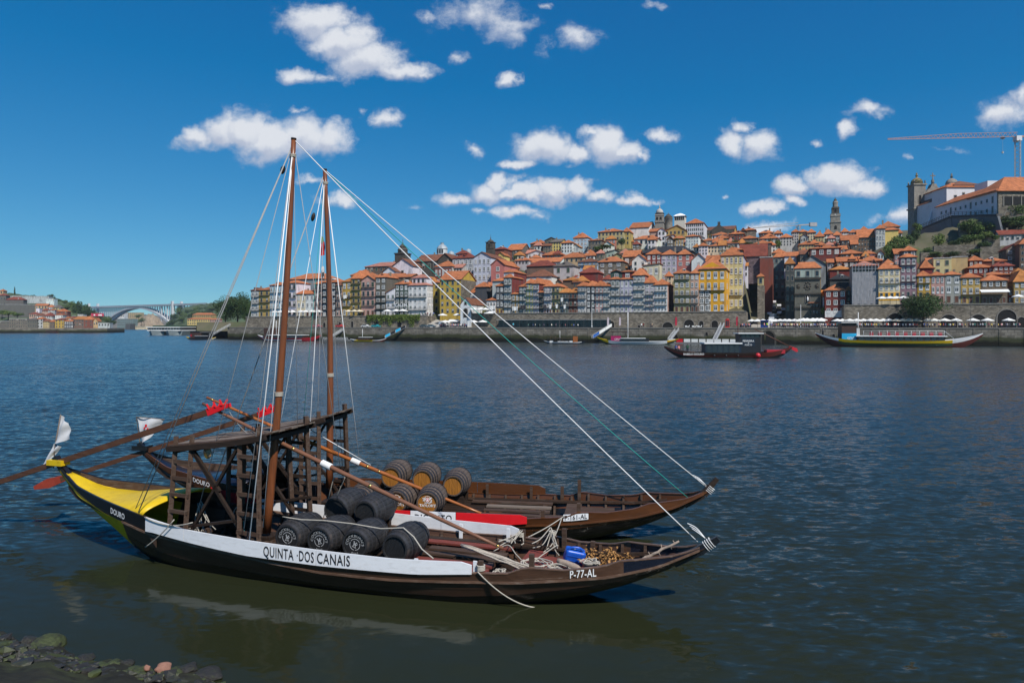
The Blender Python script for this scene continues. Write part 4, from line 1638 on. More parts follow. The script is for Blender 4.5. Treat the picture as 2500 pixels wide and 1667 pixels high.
# crop x0 x1 eave base offset colour floors columns window roof ridge | options | label
TOWN = """
c1 60 150 605 920 16 lgrey 4 2 french hip 578 | bal=123 rcol=b | narrow grey house at the far left end of the waterfront row
c1 150 276 600 920 16 ochre 4 2 dark hip 568 | bal=123 lcols=2 | ochre stone house second from the left end of the waterfront row
c1 277 428 545 908 16 lblue 4 4 french hip 515 | bal=123 | pale blue waterfront house with four rows of tall windows
c1 430 584 520 908 16 white 4 3 dark hip 490 | bal=123 | white waterfront house with dark framed windows behind the nearest mast
c1 586 684 645 908 16 cream 3 2 sash hip 602 | | low cream waterfront house with orange roof, left of the low white one
c1 686 785 645 908 16 white 3 2 sash hip 602 | ground=door | low white waterfront house with orange roof, right of the low cream one
c1 786 874 530 908 16 pink 4 2 dark hip 500 | bal=123 | brownish pink waterfront house left of the black tiled house
c1 876 1036 512 908 16 navy 5 3 french hip 458 | bal=1234 | black tiled waterfront house behind the second mast
c1 1038 1110 545 908 16 pink 4 2 dark hip 505 | bal=123 rcol=b | narrow faded rose house right of the black tiled house
c1 1111 1210 505 908 16 mustard 4 2 sash hip 468 | bal=12 rcol=y | mustard house with washing hung at its balcony
c1 1212 1325 470 908 16 ochre 6 2 dark hip 380 | bal=12345 | tall ochre house of stacked iron balconies left of the pink house
c1 1327 1486 490 908 16 pink 4 3 dark gf 430 | bal=123 ground=door | pink house with gable and dark stone balconies on the waterfront
c1 1490 1612 455 908 16 dstone 6 2 sash hip 412 | bal=123 | tall grey granite house right of the pink gabled house
c1 1613 1716 632 908 16 white 3 2 french mono 565 | bal=12 | small white house with sloping roof beside the tall granite house
c1 1718 1866 532 908 16 dgreen 5 3 french hip 490 | bal=123 key=calem | dark green house with big white letters across its front
c1 1868 2082 545 908 16 white 5 4 french hip 520 | fx=2150 fcols=4 rcol=p bal=13 | white tiled corner house with pink roof edges and three slanting poles
c1 1912 2062 460 540 22 white 1 3 dark hip 422 | rcol=p dep=7 | set-back white attic storey on the white tiled corner house
c1 480 872 475 720 40 iron 4 6 - hip 410 | dep=20 | large blank grey building with long hipped roof behind the low cream house
c1 1205 1400 430 640 30 brown 3 3 dark hip 365 | | brown house with wide orange roof rising behind the ochre house
c1 1370 1690 330 470 62 brown 2 6 dark hip 282 | dep=18 rcol=p | long brown house with chimneys below the dark church tower
c1 1490 1760 445 640 34 stone 3 3 - gs 412 | | blank granite house wall above the small white house
c1 1640 1890 455 640 28 stone 3 3 - gs 418 | | tall granite party wall above the dark green house
c1 2150 2232 515 860 26 mustard 4 1 dark hip 500 | | narrow mustard house in the passage beside the white corner house
c2 322 545 795 1165 20 mustard 5 4 dark gs 702 | fx=706 fcol=stone | big yellow house with square dark windows and a granite side wall
c2 700 822 870 1110 26 slate 3 2 - hip 822 | | dark slate house with orange roof right of the yellow house
c2 820 918 1012 1172 14 white 2 3 french hip 985 | bal=1 | low white house with awning right of the chapel
c2 919 1000 862 1172 14 slate 4 2 sash hip 836 | ground=door gcol=mustard | narrow slate house with white windows and yellow doors
c2 1001 1086 772 1172 14 grey 5 2 french hip 742 | bal=1234 fcol=red dep=14 | tall grey balcony house with dark red side wall
c2 1002 1110 715 772 18 white 1 2 sash hip 695 | dep=9 fx=1240 fcol=red | white dormer storey with red side on the tall grey balcony house
c2 1087 1164 946 1172 14 ochre 3 2 french hip 926 | bal=12 | small ochre house with blankets over the balcony
c2 1165 1240 868 1172 14 teal 4 2 french hip 845 | bal=123 | grey-green house with white umbrella on its balcony
c2 1241 1310 832 1172 14 pyellow 5 2 french hip 792 | bal=1234 | slim pale yellow balcony house in the middle of the row
c2 1311 1376 836 1172 14 lilac 5 2 french hip 790 | bal=1234 fx=1540 fcol=red dep=14 | slim lilac house with big dark red side wall
c2 1377 1425 930 1172 14 slate 4 1 dark hip 905 | bal=123 | very narrow dark house under the red side wall
c2 1426 1512 866 1172 14 lgrey 4 3 french hip 838 | bal=123 ground=door | grey-white house with red doors at street level
c2 1513 1596 866 1172 14 tan 4 2 dark hip 838 | bal=123 ground=door | tan house with granite side wall and laundry
c2 1597 1690 932 1172 14 teal 3 3 dark hip 888 | bal=12 rcol=y | low teal house with washing and broad ochre roof
c2 1691 1786 932 1172 14 brick 3 2 dark hip 888 | bal=12 rcol=y ground=door | low brick-red house with iron balconies
c2 1787 1880 862 1165 14 lgrey 4 3 sash hip 822 | bal=123 | white-grey house of narrow sash windows left of the navy house
c2 1881 1974 862 1165 14 navy 4 2 french hip 812 | | navy blue house with bright white windows
c2 1975 2055 862 1165 14 pink 4 2 french hip 812 | bal=23 | pale pink house between the navy and the pale green house
c2 2056 2136 862 1165 14 green 4 2 french hip 830 | bal=123 | pale green house right of the pale pink house
c3 374 468 830 1172 14 grey 4 2 french hip 800 | bal=123 | grey house under a dark gabled attic
c3 376 490 760 832 15 dgreen 1 1 sash gf 735 | dep=8 | dark green gabled attic with arched window
c3 469 598 830 1172 14 lilac 4 3 french hip 800 | bal=12 | lilac-based house with rows of white glazed doors
c3 492 598 755 832 15 red 1 1 sash hip 742 | dep=8 | dark red attic storey with one white window
c3 599 720 790 1172 14 lgrey 5 3 french hip 725 | bal=1234 fcol=rose dep=13 | tall white balcony house with glazed top floor
c3 721 815 868 1172 14 lilac 5 2 french hip 786 | bal=123 fcol=rose | house with plum tiled attic beside the tall white balcony house
c3 814 946 886 1166 14 white 4 4 french hip 836 | bal=123 fx=1006 fcol=pink dep=12 | white house with small printed mark and pinkish side wall
c3 1012 1176 770 1168 15 olive 5 3 sash hip 726 | bal=124 ground=door | olive tiled house of five floors left of the amber house
c3 1177 1262 770 1168 15 pink 5 2 sash hip 738 | bal=12 gcol=slate ground=door | narrow pink and blue-grey house against the amber house
c3 1265 1532 725 1168 16 amber 4 4 french hip 650 | fx=1626 fcols=4 key=amber bal=2 | bright amber yellow corner house with white windows
c3 1482 1706 590 1230 34 pyellow 6 5 sash hip 565 | fx=1850 fcols=7 fcol=lilac dep=22 bal=2 | tall pale yellow house with lilac tiled side facing the square
c3 1545 1700 535 575 40 slate 1 2 sash hip 512 | dep=9 | slate attic storey with pink roof above the pale yellow house
c3 590 736 645 760 46 white 2 2 dark gf 575 | xs=.5 | white gabled house left of the three orange pyramid roofs
c3 737 884 578 760 48 red 3 3 french hip 530 | dep=9 | maroon house with glazed loggia under the first pyramid roof
c3 886 1040 582 820 48 lilac 4 3 sash hip 535 | dep=9 | lilac house with glazed loggia under the middle pyramid roof
c3 1042 1186 580 770 48 rose 3 2 sash hip 530 | dep=9 rows=-,sash,french | salmon house with glazed loggia under the last pyramid roof
c3 696 864 690 790 40 cream 1 3 french mono 672 | | low cream house below the maroon house
c3 1190 1336 645 760 46 white 2 1 sash gf 568 | | white gabled house right of the salmon house
c3 1337 1478 650 740 42 rose 1 2 - gs 590 | | low house with big orange roof behind the amber house
c3 250 496 655 850 46 stone 3 3 sash hip 604 | | square granite house with two orange hips
c3 500 656 605 770 56 brown 2 2 sash gs 540 | | brown stone house with steep orange roof
c3 48 250 655 730 58 lblue 2 5 french hip 618 | bal=1 rcol=b | light blue house with long white balcony
c3 640 1200 560 640 66 slate 0 0 - hip 500 | rcol=k dep=24 | long hall with black slate roof
c3 64 246 765 830 36 red 0 0 - hip 705 | rcol=r | dark red roofed shed below the light blue house
c3 0 130 850 900 30 brown 0 0 - hip 800 | rcol=y | low house with ochre roof behind the waterfront
c2 1532 1740 650 840 42 lgrey 2 2 dark hip 600 | fx=1812 rcol=g | plain concrete-grey block with few windows
c2 1240 1510 760 850 34 white 1 3 - hip 690 | rcol=b | low white house with big brown roof
c2 1245 1530 650 740 50 brown 1 4 - hip 592 | rcol=r | low house with dark red roof left of the concrete block
c2 1630 1790 800 850 30 brown 0 0 - hip 770 | rcol=y | low house with two-step ochre roof right of the concrete block
c2 866 1010 640 800 40 rose 2 1 sash gf 570 | dep=26 | dusty pink gabled house with one window
c2 680 862 560 810 48 sblue 3 4 sash gf 498 | dep=22 rcol=b | pale blue gabled house with twelve white windows
c2 456 670 565 740 56 lgrey 2 5 sash hip 520 | rcol=r | grey-white house with long window rows under the red attic
c2 492 602 520 566 60 red 1 4 sash hip 480 | rcol=r dep=7 | red wooden attic with pyramid roof
c2 268 450 655 780 50 white 1 5 sash hip 595 | rows=sash gcol=brick | white windowed house over a brick base beside the church
c2 715 890 862 900 30 brown 0 0 - hip 822 | | low orange roof behind the slate house
c2 880 1000 808 900 24 lgrey 1 2 - hip 780 | | small grey house with orange roof behind the slate house
c2 910 1010 470 520 74 brick 1 3 - hip 448 | rcol=r | brick attic right of the dark clock tower
c2 932 1006 540 580 70 yellow 1 1 dark gf 500 | dep=8 | small yellow gabled house below the dark clock tower
c2 1035 1190 480 600 94 dstone 2 4 dark gs 415 | fx=1290 | long grey stone house with steep orange roof
c2 1285 1440 410 480 112 brown 2 5 dark hip 372 | | brown house with low orange roof on the hill crest
c2 1438 1500 380 500 108 dstone 3 2 dark mono 345 | rcol=g | dark stone house with mono-pitch roof on the hill
c2 1500 1612 395 500 108 yellow 3 4 dark gs 365 | rcol=g | yellow balconied house on the hill
c2 1614 1732 405 510 104 white 3 4 dark hip 378 | | white and red house stack on the hill
c2 1742 1890 350 520 112 lblue 4 4 sash hip 300 | dep=13 | hill house half blue, half white with orange roof
c2 1170 1600 612 660 64 white 1 9 dark gs 565 | dep=12 | long low white house with bright orange roof
c2 1255 1450 520 570 84 white 1 4 dark gf 480 | | white gabled house on the middle slope
c2 1410 1620 532 590 78 brick 1 5 dark hip 492 | | cluster house with broad orange hips on the middle slope
c2 1600 1850 560 620 72 tan 1 5 dark hip 508 | | tan house with wide orange roof on the middle slope
c2 1850 1960 540 600 76 white 1 3 dark hip 482 | | small white house with orange hip roof on the middle slope
c2 1120 1260 590 640 60 lgrey 1 4 dark hip 560 | | small grey house left of the long low white house
c2 2036 2178 520 590 80 green 2 4 dark mono 478 | rcol=g | pale mint house with sloping grey roof
c3 150 282 440 545 106 stone 2 4 dark hip 428 | | granite house below the big granite palace
c3 246 502 352 500 120 tan 3 7 dark hip 322 | dep=16 | big tan granite palace with three window rows
c3 500 562 352 490 124 ochre 3 2 dark hip 318 | | ochre house between palace and white church
c3 612 856 425 490 112 white 1 5 dark hip 392 | | low white convent wing below the church
c3 925 1122 338 440 124 ochre 2 5 dark gf 285 | xs=.62 | ochre mansion with curved orange roof
c3 920 1002 400 500 110 lgrey 3 4 sash mono 382 | | grey-white tiled house below the ochre mansion
c3 1002 1110 420 500 112 ochre 1 4 french hip 400 | | ochre house with garden terrace
c3 1132 1312 268 440 140 white 4 9 dark hip 236 | dep=22 | large white palace with four rows of dark windows
c3 1130 1262 400 560 98 white 5 5 sash hip 385 | | white tower house with pale tiles
c3 1262 1352 495 590 90 white 3 3 dark hip 470 | | small white house with orange roof under the palace
c3 1354 1546 495 565 92 cream 2 6 dark hip 474 | | cream house with six windows in a row
c3 1424 1562 420 470 110 mustard 1 4 sash hip 392 | | mustard house on the slope right of the palace
c3 1300 1420 442 500 108 lgrey 1 3 sash hip 424 | | grey house under the yellow court building
c3 1395 1570 385 425 122 white 1 5 dark hip 358 | | white low house before the pediment building
c3 1576 1716 375 440 118 brick 2 5 dark hip 350 | | brick red house on the crest
c3 1712 1832 335 400 130 stone 2 3 - hip 318 | | square stone house alone on the crest
c3 1430 1660 470 540 96 lgrey 1 5 dark hip 450 | | grey house with terrace below the mustard house
c3 1690 1850 420 480 112 stone 2 5 dark hip 395 | | stone house with small windows on the crest slope
c3 1820 1990 470 540 100 brown 2 4 dark hip 440 | | brown house above the purple stone gable
c3 1676 1946 600 720 60 violet 0 0 - gs 478 | rcol=r wm=1 | blank purple-grey stone gable above the lane
c3 1880 2060 420 480 118 lgrey 2 5 dark hip 370 | | grey houses crowded on the crest left of the crane
c4 206 320 705 1190 58 brick 0 0 - flat 690 | dep=40 | tall blank brick-red wall beside the steep street
c4 186 240 875 960 30 tan 1 1 dark hip 848 | dep=5 | little tan gazebo room on top of the old wall
c4 330 440 700 1150 95 teal 6 2 dark hip 660 | dep=30 lcols=8 | shaded teal house at the left of the stone fountain front
c4 440 522 760 1210 38 slate 5 2 dark hip 700 | dep=24 lcols=6 rcol=y | dark house with netting beside the stone fountain front
c4 524 760 800 1225 30 dstone 1 1 - hip 745 | fx=800 fcol=amber dep=14 key=fountain | dark stone fountain building with pale top storey and yellow side
c4 580 806 770 900 46 iron 0 0 - gf 680 | rcol=g xs=.45 | grey corrugated building with shallow gable
c4 800 992 1000 1225 22 red 3 3 sash hip 952 | dep=12 key=redh | dark red house with whitewashed base on the square
c4 992 1042 1000 1225 25 slate 4 1 dark hip 970 | dep=12 | narrow shaded house between the dark red house and the scaffolding
c4 845 1044 900 1000 34 slate 0 0 - hip 850 | rcol=k | black slate roofed house behind the dark red house
c4 845 1046 812 920 46 red 1 4 - hip 780 | rcol=y | dark red house with satellite dish
c4 1046 1284 780 1135 20 grey 4 4 dark hip 738 | rcol=p key=scaff | house wrapped in scaffolding and grey netting
c4 662 942 618 690 76 red 1 4 sash hip 597 | dep=14 | wide maroon house with white shutter
c4 430 582 690 760 84 white 1 2 - gs 652 | | white house with orange roof at the top of the street
c4 540 668 692 720 80 brown 0 0 - hip 660 | | brown roofed shed left of the maroon house
c4 320 440 660 720 98 tan 1 4 dark hip 625 | | tan house at the head of the street
c4 912 1122 738 800 52 slate 1 4 sash gs 698 | | slate house with long orange roof behind the scaffolding
c4 1122 1316 740 800 50 cream 1 2 - gs 692 | | cream house with long orange roof beside the slate one
c4 940 1142 668 720 66 brown 1 5 dark hip 634 | | brown house with orange hips under the long tenements
c4 1150 1260 672 730 62 white 1 4 dark hip 648 | | small white house left of the wooded slope
c4 950 1100 545 650 104 brown 2 6 dark gs 498 | | long brown tenement on the slope, lower half
c4 1100 1262 520 650 108 brown 3 6 dark gs 445 | | long brown tenement on the slope, upper half
c4 1262 1348 440 660 106 lgrey 4 3 sash hip 412 | | tall grey-white house left of the yellow cube house
c4 1335 1468 452 560 110 yellow 1 2 - hip 434 | fx=1480 | yellow cube house before the church tower
c4 1290 1480 425 460 122 cream 1 5 - hip 375 | | cream house with orange hip roof before the church tower
c4 1468 1500 480 580 112 white 2 1 dark hip 450 | | small white house at the foot of the church tower
c4 500 560 470 580 135 lgrey 4 3 dark hip 452 | | grey flat block left of the beige blocks
c4 560 640 470 580 138 tan 4 3 dark hip 455 | | beige block of flats under the small crane
c4 640 712 475 580 134 cream 4 3 dark hip 450 | | cream block of flats right of the small crane
c4 712 790 512 580 130 tan 3 3 dark hip 472 | | orange-roofed flats left of the tall bell tower
c4 790 870 490 590 134 white 3 3 dark hip 448 | | white houses at the foot of the tall bell tower
c4 870 950 500 590 136 lgrey 3 4 dark hip 470 | | grey houses right of the tall bell tower foot
c4 950 1012 470 540 140 white 3 3 dark hip 442 | | white attic houses right of the tall bell tower
c4 1012 1110 475 530 142 lgrey 2 4 dark hip 452 | | low grey houses on the crest right of the bell tower
c4 1130 1180 445 500 140 brick 2 2 dark hip 428 | | little brick lookout house on the crest
c4 60 166 455 500 142 stone 2 3 - flat 440 | | square stone block left of the small crane
c4 200 330 480 560 136 brick 2 5 dark hip 455 | | brick houses crowded on the crest left of the small crane
c4 330 410 485 570 134 white 3 3 dark hip 462 | | white houses crowded on the crest left of the small crane
c4 390 500 520 600 124 lgrey 3 4 dark hip 490 | | grey houses below the crest left of the small crane
c4 560 700 585 640 104 tan 2 5 dark hip 560 | | tan houses over the maroon house
c4 700 800 590 640 106 brown 2 4 dark hip 565 | | brown houses over the maroon house
c4 800 950 600 650 108 lgrey 2 5 dark hip 575 | | grey houses over the maroon house
c4 260 350 590 660 110 white 2 3 dark hip 560 | | white house beside the yellow narrow tower house
c6 236 510 500 890 18 cream 4 4 french hip 386 | gcol=amber rows=dark,sash,french,sash bal=2 dep=13 | pale stone house with amber base and white umbrellas
c6 512 720 352 880 18 violet 5 3 sash hip 310 | bal=24 fx=768 rows=dark,sash,french,sash,french | dusty violet house taller than its neighbours
c6 540 718 268 352 20 slate 1 2 sash hip 215 | dep=8 | slate attic with orange pyramid roof on the violet house
c6 732 902 592 880 18 mustard 3 2 french hip 535 | bal=2 rows=dark,french,french | narrow yellow house right of the violet house
c6 906 1076 585 945 18 pink 3 3 sash hip 545 | rows=door,french,sash | grey-pink house above the round pine
c6 1080 1282 575 945 18 grey 3 2 french hip 540 | rows=door,french,french | grey tiled house with two tall windows per floor
c6 1290 1536 612 945 18 ochre 3 3 french hip 558 | bal=1 rows=door,french,sash | ochre house with slate top floor and orange hip
c6 1546 1880 648 945 18 brown 3 4 dark hip 582 | rows=door,-,sash | brown restaurant house with long pale awning
c6 1882 1962 760 945 20 brick 2 1 sash hip 735 | | narrow brick house by the restaurant
c6 1962 2180 665 950 18 ochre 3 3 sash hip 505 | rcol=y | ochre house at the right edge with dormer and awning
c6 936 1166 372 600 40 pyellow 2 2 dark flat 365 | | pale yellow flat-roofed block behind the waterfront
c6 1166 1372 355 600 42 tan 0 0 - flat 350 | | tan blank rendered wall block
c6 770 922 490 540 34 red 0 0 - hip 380 | | orange roofed house with red wall behind the yellow house
c6 1390 1562 395 480 44 brick 1 3 sash hip 342 | | brick house with dish antenna under the terraces
c6 1560 1860 400 470 46 brick 1 4 - hip 362 | | brick house with stepped orange roofs
c6 1380 1700 485 570 36 red 1 5 sash hip 440 | | red house with three white sash windows
c6 1700 1960 465 600 34 brick 2 4 sash hip 410 | rcol=r | brick house right of the red house
c6 1560 1900 575 640 26 brick 1 5 - hip 545 | | low brick house with big orange roof and dishes
c6 1870 2042 250 480 56 stone 3 2 sash gf 180 | rcol=r | granite house with red gable at the right edge
c6 2035 2180 185 500 50 brown 4 2 dark hip 130 | | tall brown house cut by the right edge of the picture
c6 1960 2120 560 680 30 ochre 1 2 dark hip 500 | rcol=y | ochre house behind the right edge house
c6 1782 2180 62 150 82 lgrey 1 6 dark gs 5 | rcol=r dep=9 | long low grey house with red roof on the terraces
c6 40 190 310 350 60 white 1 3 dark hip 275 | | small white house with orange hip below the wooded slope
c6 0 280 400 470 44 brown 0 0 - hip 342 | | long orange roofed house behind the scaffolding
"""

def run_town():
 for ln in TOWN.strip().split('\n'):
  a, o, lb = [s.strip() for s in ln.split('|')]
  f = a.split()
  kw = {}
  for s in o.split():
   k, v = s.split('=')
   if k in ('dep', 'xs', 'fx'):
    kw[k] = float(v)
   elif k in ('fcols', 'lcols'):
    kw[k] = int(v)
   elif k == 'rows':
    kw[k] = v.split(',')
   elif k == 'wm':
    kw['wallm'] = m_granite_purple
   else:
    kw[k] = v
  house(f[0], float(f[1]), float(f[2]), float(f[3]), float(f[4]), float(f[5]), f[6], int(f[7]), int(f[8]), None if f[9] == '-' else f[9], f[10], float(f[11]), lb, **kw)

m_granite_purple = stone_material('purple_granite', (.16, .12, .13), 1.0)
run_town()
# ------------------------------------------------------------------ quay, walls, terrain
def quay_material():
 m = stone_material('quay_stone', (.20, .18, .15), .5, .25)
 t = m.node_tree
 L = t.links.new
 b = t.nodes['Principled BSDF']
 src = b.inputs['Base Color'].links[0].from_socket
 geo = N(t, 'ShaderNodeNewGeometry')
 sp = N(t, 'ShaderNodeSeparateXYZ')
 L(geo.outputs['Position'], sp.inputs[0])
 nz = N(t, 'ShaderNodeTexNoise')
 nz.inputs['Scale'].default_value = .22
 nz.inputs['Detail'].default_value = 6
 L(geo.outputs['Position'], nz.inputs['Vector'])
 z = math_n(t, 'SUBTRACT', sp.outputs[2], math_n(t, 'MULTIPLY', nz.outputs[0], 2.2))
 # tide marks: green weed, then black slime at the foot
 r1 = N(t, 'ShaderNodeMapRange', interpolation_type='SMOOTHSTEP')
 r1.inputs['From Min'].default_value = 1.3
 r1.inputs['From Max'].default_value = 2.6
 r1.inputs['To Min'].default_value = .92
 r1.inputs['To Max'].default_value = 0
 L(z, r1.inputs['Value'])
 m1 = N(t, 'ShaderNodeMix', data_type='RGBA')
 L(r1.outputs[0], m1.inputs['Factor'])
 L(src, m1.inputs['A'])
 m1.inputs['B'].default_value = (.040, .046, .018, 1)
 r2 = N(t, 'ShaderNodeMapRange', interpolation_type='SMOOTHSTEP')
 r2.inputs['From Min'].default_value = -.2
 r2.inputs['From Max'].default_value = 1.1
 r2.inputs['To Min'].default_value = .95
 r2.inputs['To Max'].default_value = 0
 L(z, r2.inputs['Value'])
 m2 = N(t, 'ShaderNodeMix', data_type='RGBA')
 L(r2.outputs[0], m2.inputs['Factor'])
 L(m1.outputs['Result'], m2.inputs['A'])
 m2.inputs['B'].default_value = (.010, .010, .008, 1)
 L(m2.outputs['Result'], b.inputs['Base Color'])
 return m

m_quay2 = quay_material()
m_pave = mat('granite_paving', (.34, .32, .29), .85, .2, .4, detail=8)
m_hole_shade = mat('painted_hole_shade', (.008, .008, .008), .9, .2, 1)  # flat near-black fill, painted as the shade inside openings

def qbox(px0, px1, o0, o1, z0, z1, name, m, parent=None, label=None, cat=None, kind=None, group=None):
 """a block along the quay between two pixel columns (at its front)"""
 P0, P1 = qpt(px0, o0), qpt(px1, o0)
 c = (P0 + P1) / 2
 w = (P1 - P0).length
 mb = MB()
 mb.box(-w / 2, w / 2, 0, o1 - o0, z0, z1)
 o = mb.build(name, m, parent, (c.x, c.y, 0), QANG)
 tag(o, label, cat, group, kind)
 return o

quay = qbox(556, 3000, 0, 400, -6, 6.0, 'quay', m_quay2, None, 'long granite quay with weed-stained foot', None, 'structure')
pv = qbox(556, 3000, .25, 13, 5.9, 6.02, 'pavement', m_pave, None, None, None, 'structure')
kb = qbox(556, 3000, -.12, .55, 5.75, 6.13, 'kerb', m_slab, None, None, None, 'structure')

def arch(parent, m_in, m_ring, x, y, z, w, h, ring=.35, name='archway', n=10):
 """a flat arched panel with a ring, set against a wall face at local y"""
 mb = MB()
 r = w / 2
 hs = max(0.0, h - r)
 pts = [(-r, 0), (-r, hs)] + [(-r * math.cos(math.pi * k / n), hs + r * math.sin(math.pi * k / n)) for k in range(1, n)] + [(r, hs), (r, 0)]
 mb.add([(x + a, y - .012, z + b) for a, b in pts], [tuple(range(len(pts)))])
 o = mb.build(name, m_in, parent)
 mb = MB()
 R = r + ring
 outer = [(-R, 0), (-R, hs)] + [(-R * math.cos(math.pi * k / n), hs + R * math.sin(math.pi * k / n)) for k in range(1, n)] + [(R, hs), (R, 0)]
 vs, fs = [], []
 for (a, b), (c, d) in zip(pts, outer):
  vs += [(x + a, y - .16, z + b), (x + c, y - .16, z + d), (x + c, y, z + d), (x + a, y - .0, z + b)]
 for k in range(len(pts) - 1):
  i, j2 = k * 4, k * 4 + 4
  fs += [(i, i + 1, j2 + 1, j2), (i + 1, i + 2, j2 + 2, j2 + 1), (i + 3, i, j2, j2 + 3)]
 mb.add(vs, fs)
 fix_normals(mb.build('arch_ring', m_ring, o))
 return o

def local_on(o, px, off):
 p = qpt(px, off)
 q = Vector((p.x - o.location.x, p.y - o.location.y))
 return q.dot(QD)

arch(quay, m_hole_shade, m_dkstone, local_on(quay, 1875, 0), -.02, -.5, 4.4, 5.2, .6)
arch(quay, m_hole_shade, m_dkstone, local_on(quay, 1646, 0), -.02, -.5, 2.8, 4.0, .3)
arch(quay, m_hole_shade, m_slab, local_on(quay, 1725, 0), -.02, 3.1, .9, 1.2, .15)
arch(quay, m_hole_shade, m_slab, local_on(quay, 2035, 0), -.02, 2.2, .9, 1.6, .15)
# shallow pilasters / joints on the quay face
for px in range(1010, 2500, 62):
 mb = MB()
 x = local_on(quay, px + random.uniform(-12, 12), 0)
 mb.box(x - .3, x + .3, -.10, -.005, -1, 5.7)
 mb.build('pilaster', m_quay2, quay)

w1 = qbox(600, 1042, 12.5, 22, 5.9, q_z(800, 773, 12.5), 'river_wall', m_granite, None, 'granite river wall below the left waterfront houses, creeper along its top', 'wall')
w2 = qbox(1148, 1822, 10.5, 22, 5.9, q_z(1480, 764, 10.5), 'river_wall', m_granite, None, 'long granite river wall below the narrow balcony houses', 'wall')
w3 = qbox(2060, 3000, 12.0, 26, 5.9, q_z(2300, 744, 12), 'river_wall', m_granite, None, 'high granite river wall with arches on the right', 'wall')
for w_, zz in ((w1, q_z(800, 773, 12.5)), (w2, q_z(1480, 764, 10.5)), (w3, q_z(2300, 744, 12))):
 ws = [v.co.x for v in w_.data.vertices]
 mb = MB()
 mb.box(min(ws), max(ws), -.18, .5, zz + .003, zz + .35)
 mb.build('coping', m_slab, w_)
 n = int((max(ws) - min(ws)) / 5)
for px, w_, h_ in ((2186, 5.2, 5.2), (2316, 5.0, 4.6), (2345, 1.2, 1.8), (2388, 4.4, 4.6), (2458, 5.4, 6.2), (2494, 2.2, 3.6), (2120, 3.6, 3.2)):
 arch(w3, m_hole_shade, m_slab, local_on(w3, px, 12), -.01, 6.03, w_, h_, .35)
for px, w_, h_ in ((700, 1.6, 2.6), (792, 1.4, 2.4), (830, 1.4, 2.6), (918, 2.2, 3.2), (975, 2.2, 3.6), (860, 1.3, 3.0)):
 arch(w1, m_hole_shade, m_slab, local_on(w1, px, 12.5), -.01, 6.03, w_, h_, .25)
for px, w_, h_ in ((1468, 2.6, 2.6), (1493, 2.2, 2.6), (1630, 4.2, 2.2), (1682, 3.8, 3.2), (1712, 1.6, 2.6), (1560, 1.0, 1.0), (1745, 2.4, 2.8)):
 arch(w2, m_hole_shade, m_slab, local_on(w2, px, 10.5), -.01, 6.03, w_, h_, .25)
# the square between the walls slopes up into the street
sq = MB()
pts = [qpt(1822, 11), qpt(2060, 11), qpt(2060, 30), qpt(1930, 34), qpt(1850, 34), qpt(1822, 24)]
zz = [6.03, 6.03, 6.5, 8.1, 8.1, 6.5]
sq.add([(p.x, p.y, z) for p, z in zip(pts, zz)], [(0, 1, 2, 3, 4, 5)])
tag(sq.build('pavement', m_pave), None, None, None, 'structure')
ch = MB()
pts = [qpt(1040, 8), qpt(1150, 8), qpt(1150, 24), qpt(1040, 24)]
ch.add([(p.x, p.y, z) for p, z in zip(pts, (6.03, 6.03, 10.5, 10.5))], [(0, 1, 2, 3)])
tag(ch.build('pavement', m_pave), None, None, None, 'structure')

# right hill fixed points for the terrain
def base_pt(crop, x, y, off):
 px, py = cp(crop, x, y)
 p = qpt(px, off)
 BASES.append((p.x, p.y, q_z(px, py, off)))

for (x, y, off) in ((60, 1330, 50), (200, 1330, 60), (700, 1330, 60), (1000, 1330, 60), (1400, 1300, 62), (1900, 1340, 64), (2287, 1250, 66), (100, 1100, 85), (400, 1050, 90), (800, 1180, 85), (1200, 1180, 85), (1600, 1180, 82), (2200, 1100, 85),
     (700, 900, 105), (1100, 800, 100), (1500, 790, 96), (1900, 740, 94), (2280, 700, 92), (2600, 700, 92), (1000, 700, 140), (1800, 660, 140), (2400, 640, 150), (500, 960, 130), (200, 1060, 130), (2900, 700, 100), (2900, 1200, 60), (3500, 700, 120)):
 base_pt('d6', x, y, off)
BASES[:] = [b for b in BASES if b not in SKIP]
for (px, py, off) in ((1850, 800, 18), (1880, 798, 20), (1920, 798, 20), (1960, 798, 20), (2000, 798, 20), (1870, 775, 45), (1900, 775, 45), (1930, 775, 40), (1890, 750, 80), (1910, 745, 85), (1905, 700, 120), (1860, 790, 30), (1850, 770, 50)):
 p = qpt(px, off)
 BASES.append((p.x, p.y, q_z(px, py, off)))
for px in range(600, 2700, 60):
 p = qpt(px, 16)
 zb = 10.5 if px < 1830 or px > 2050 else 7.5
 BASES.append((p.x, p.y, zb))
 for off, zt in ((230, 40), (330, 30)):
  p = qpt(px, off)
  BASES.append((p.x, p.y, zt + (30 if px > 1300 else 0)))

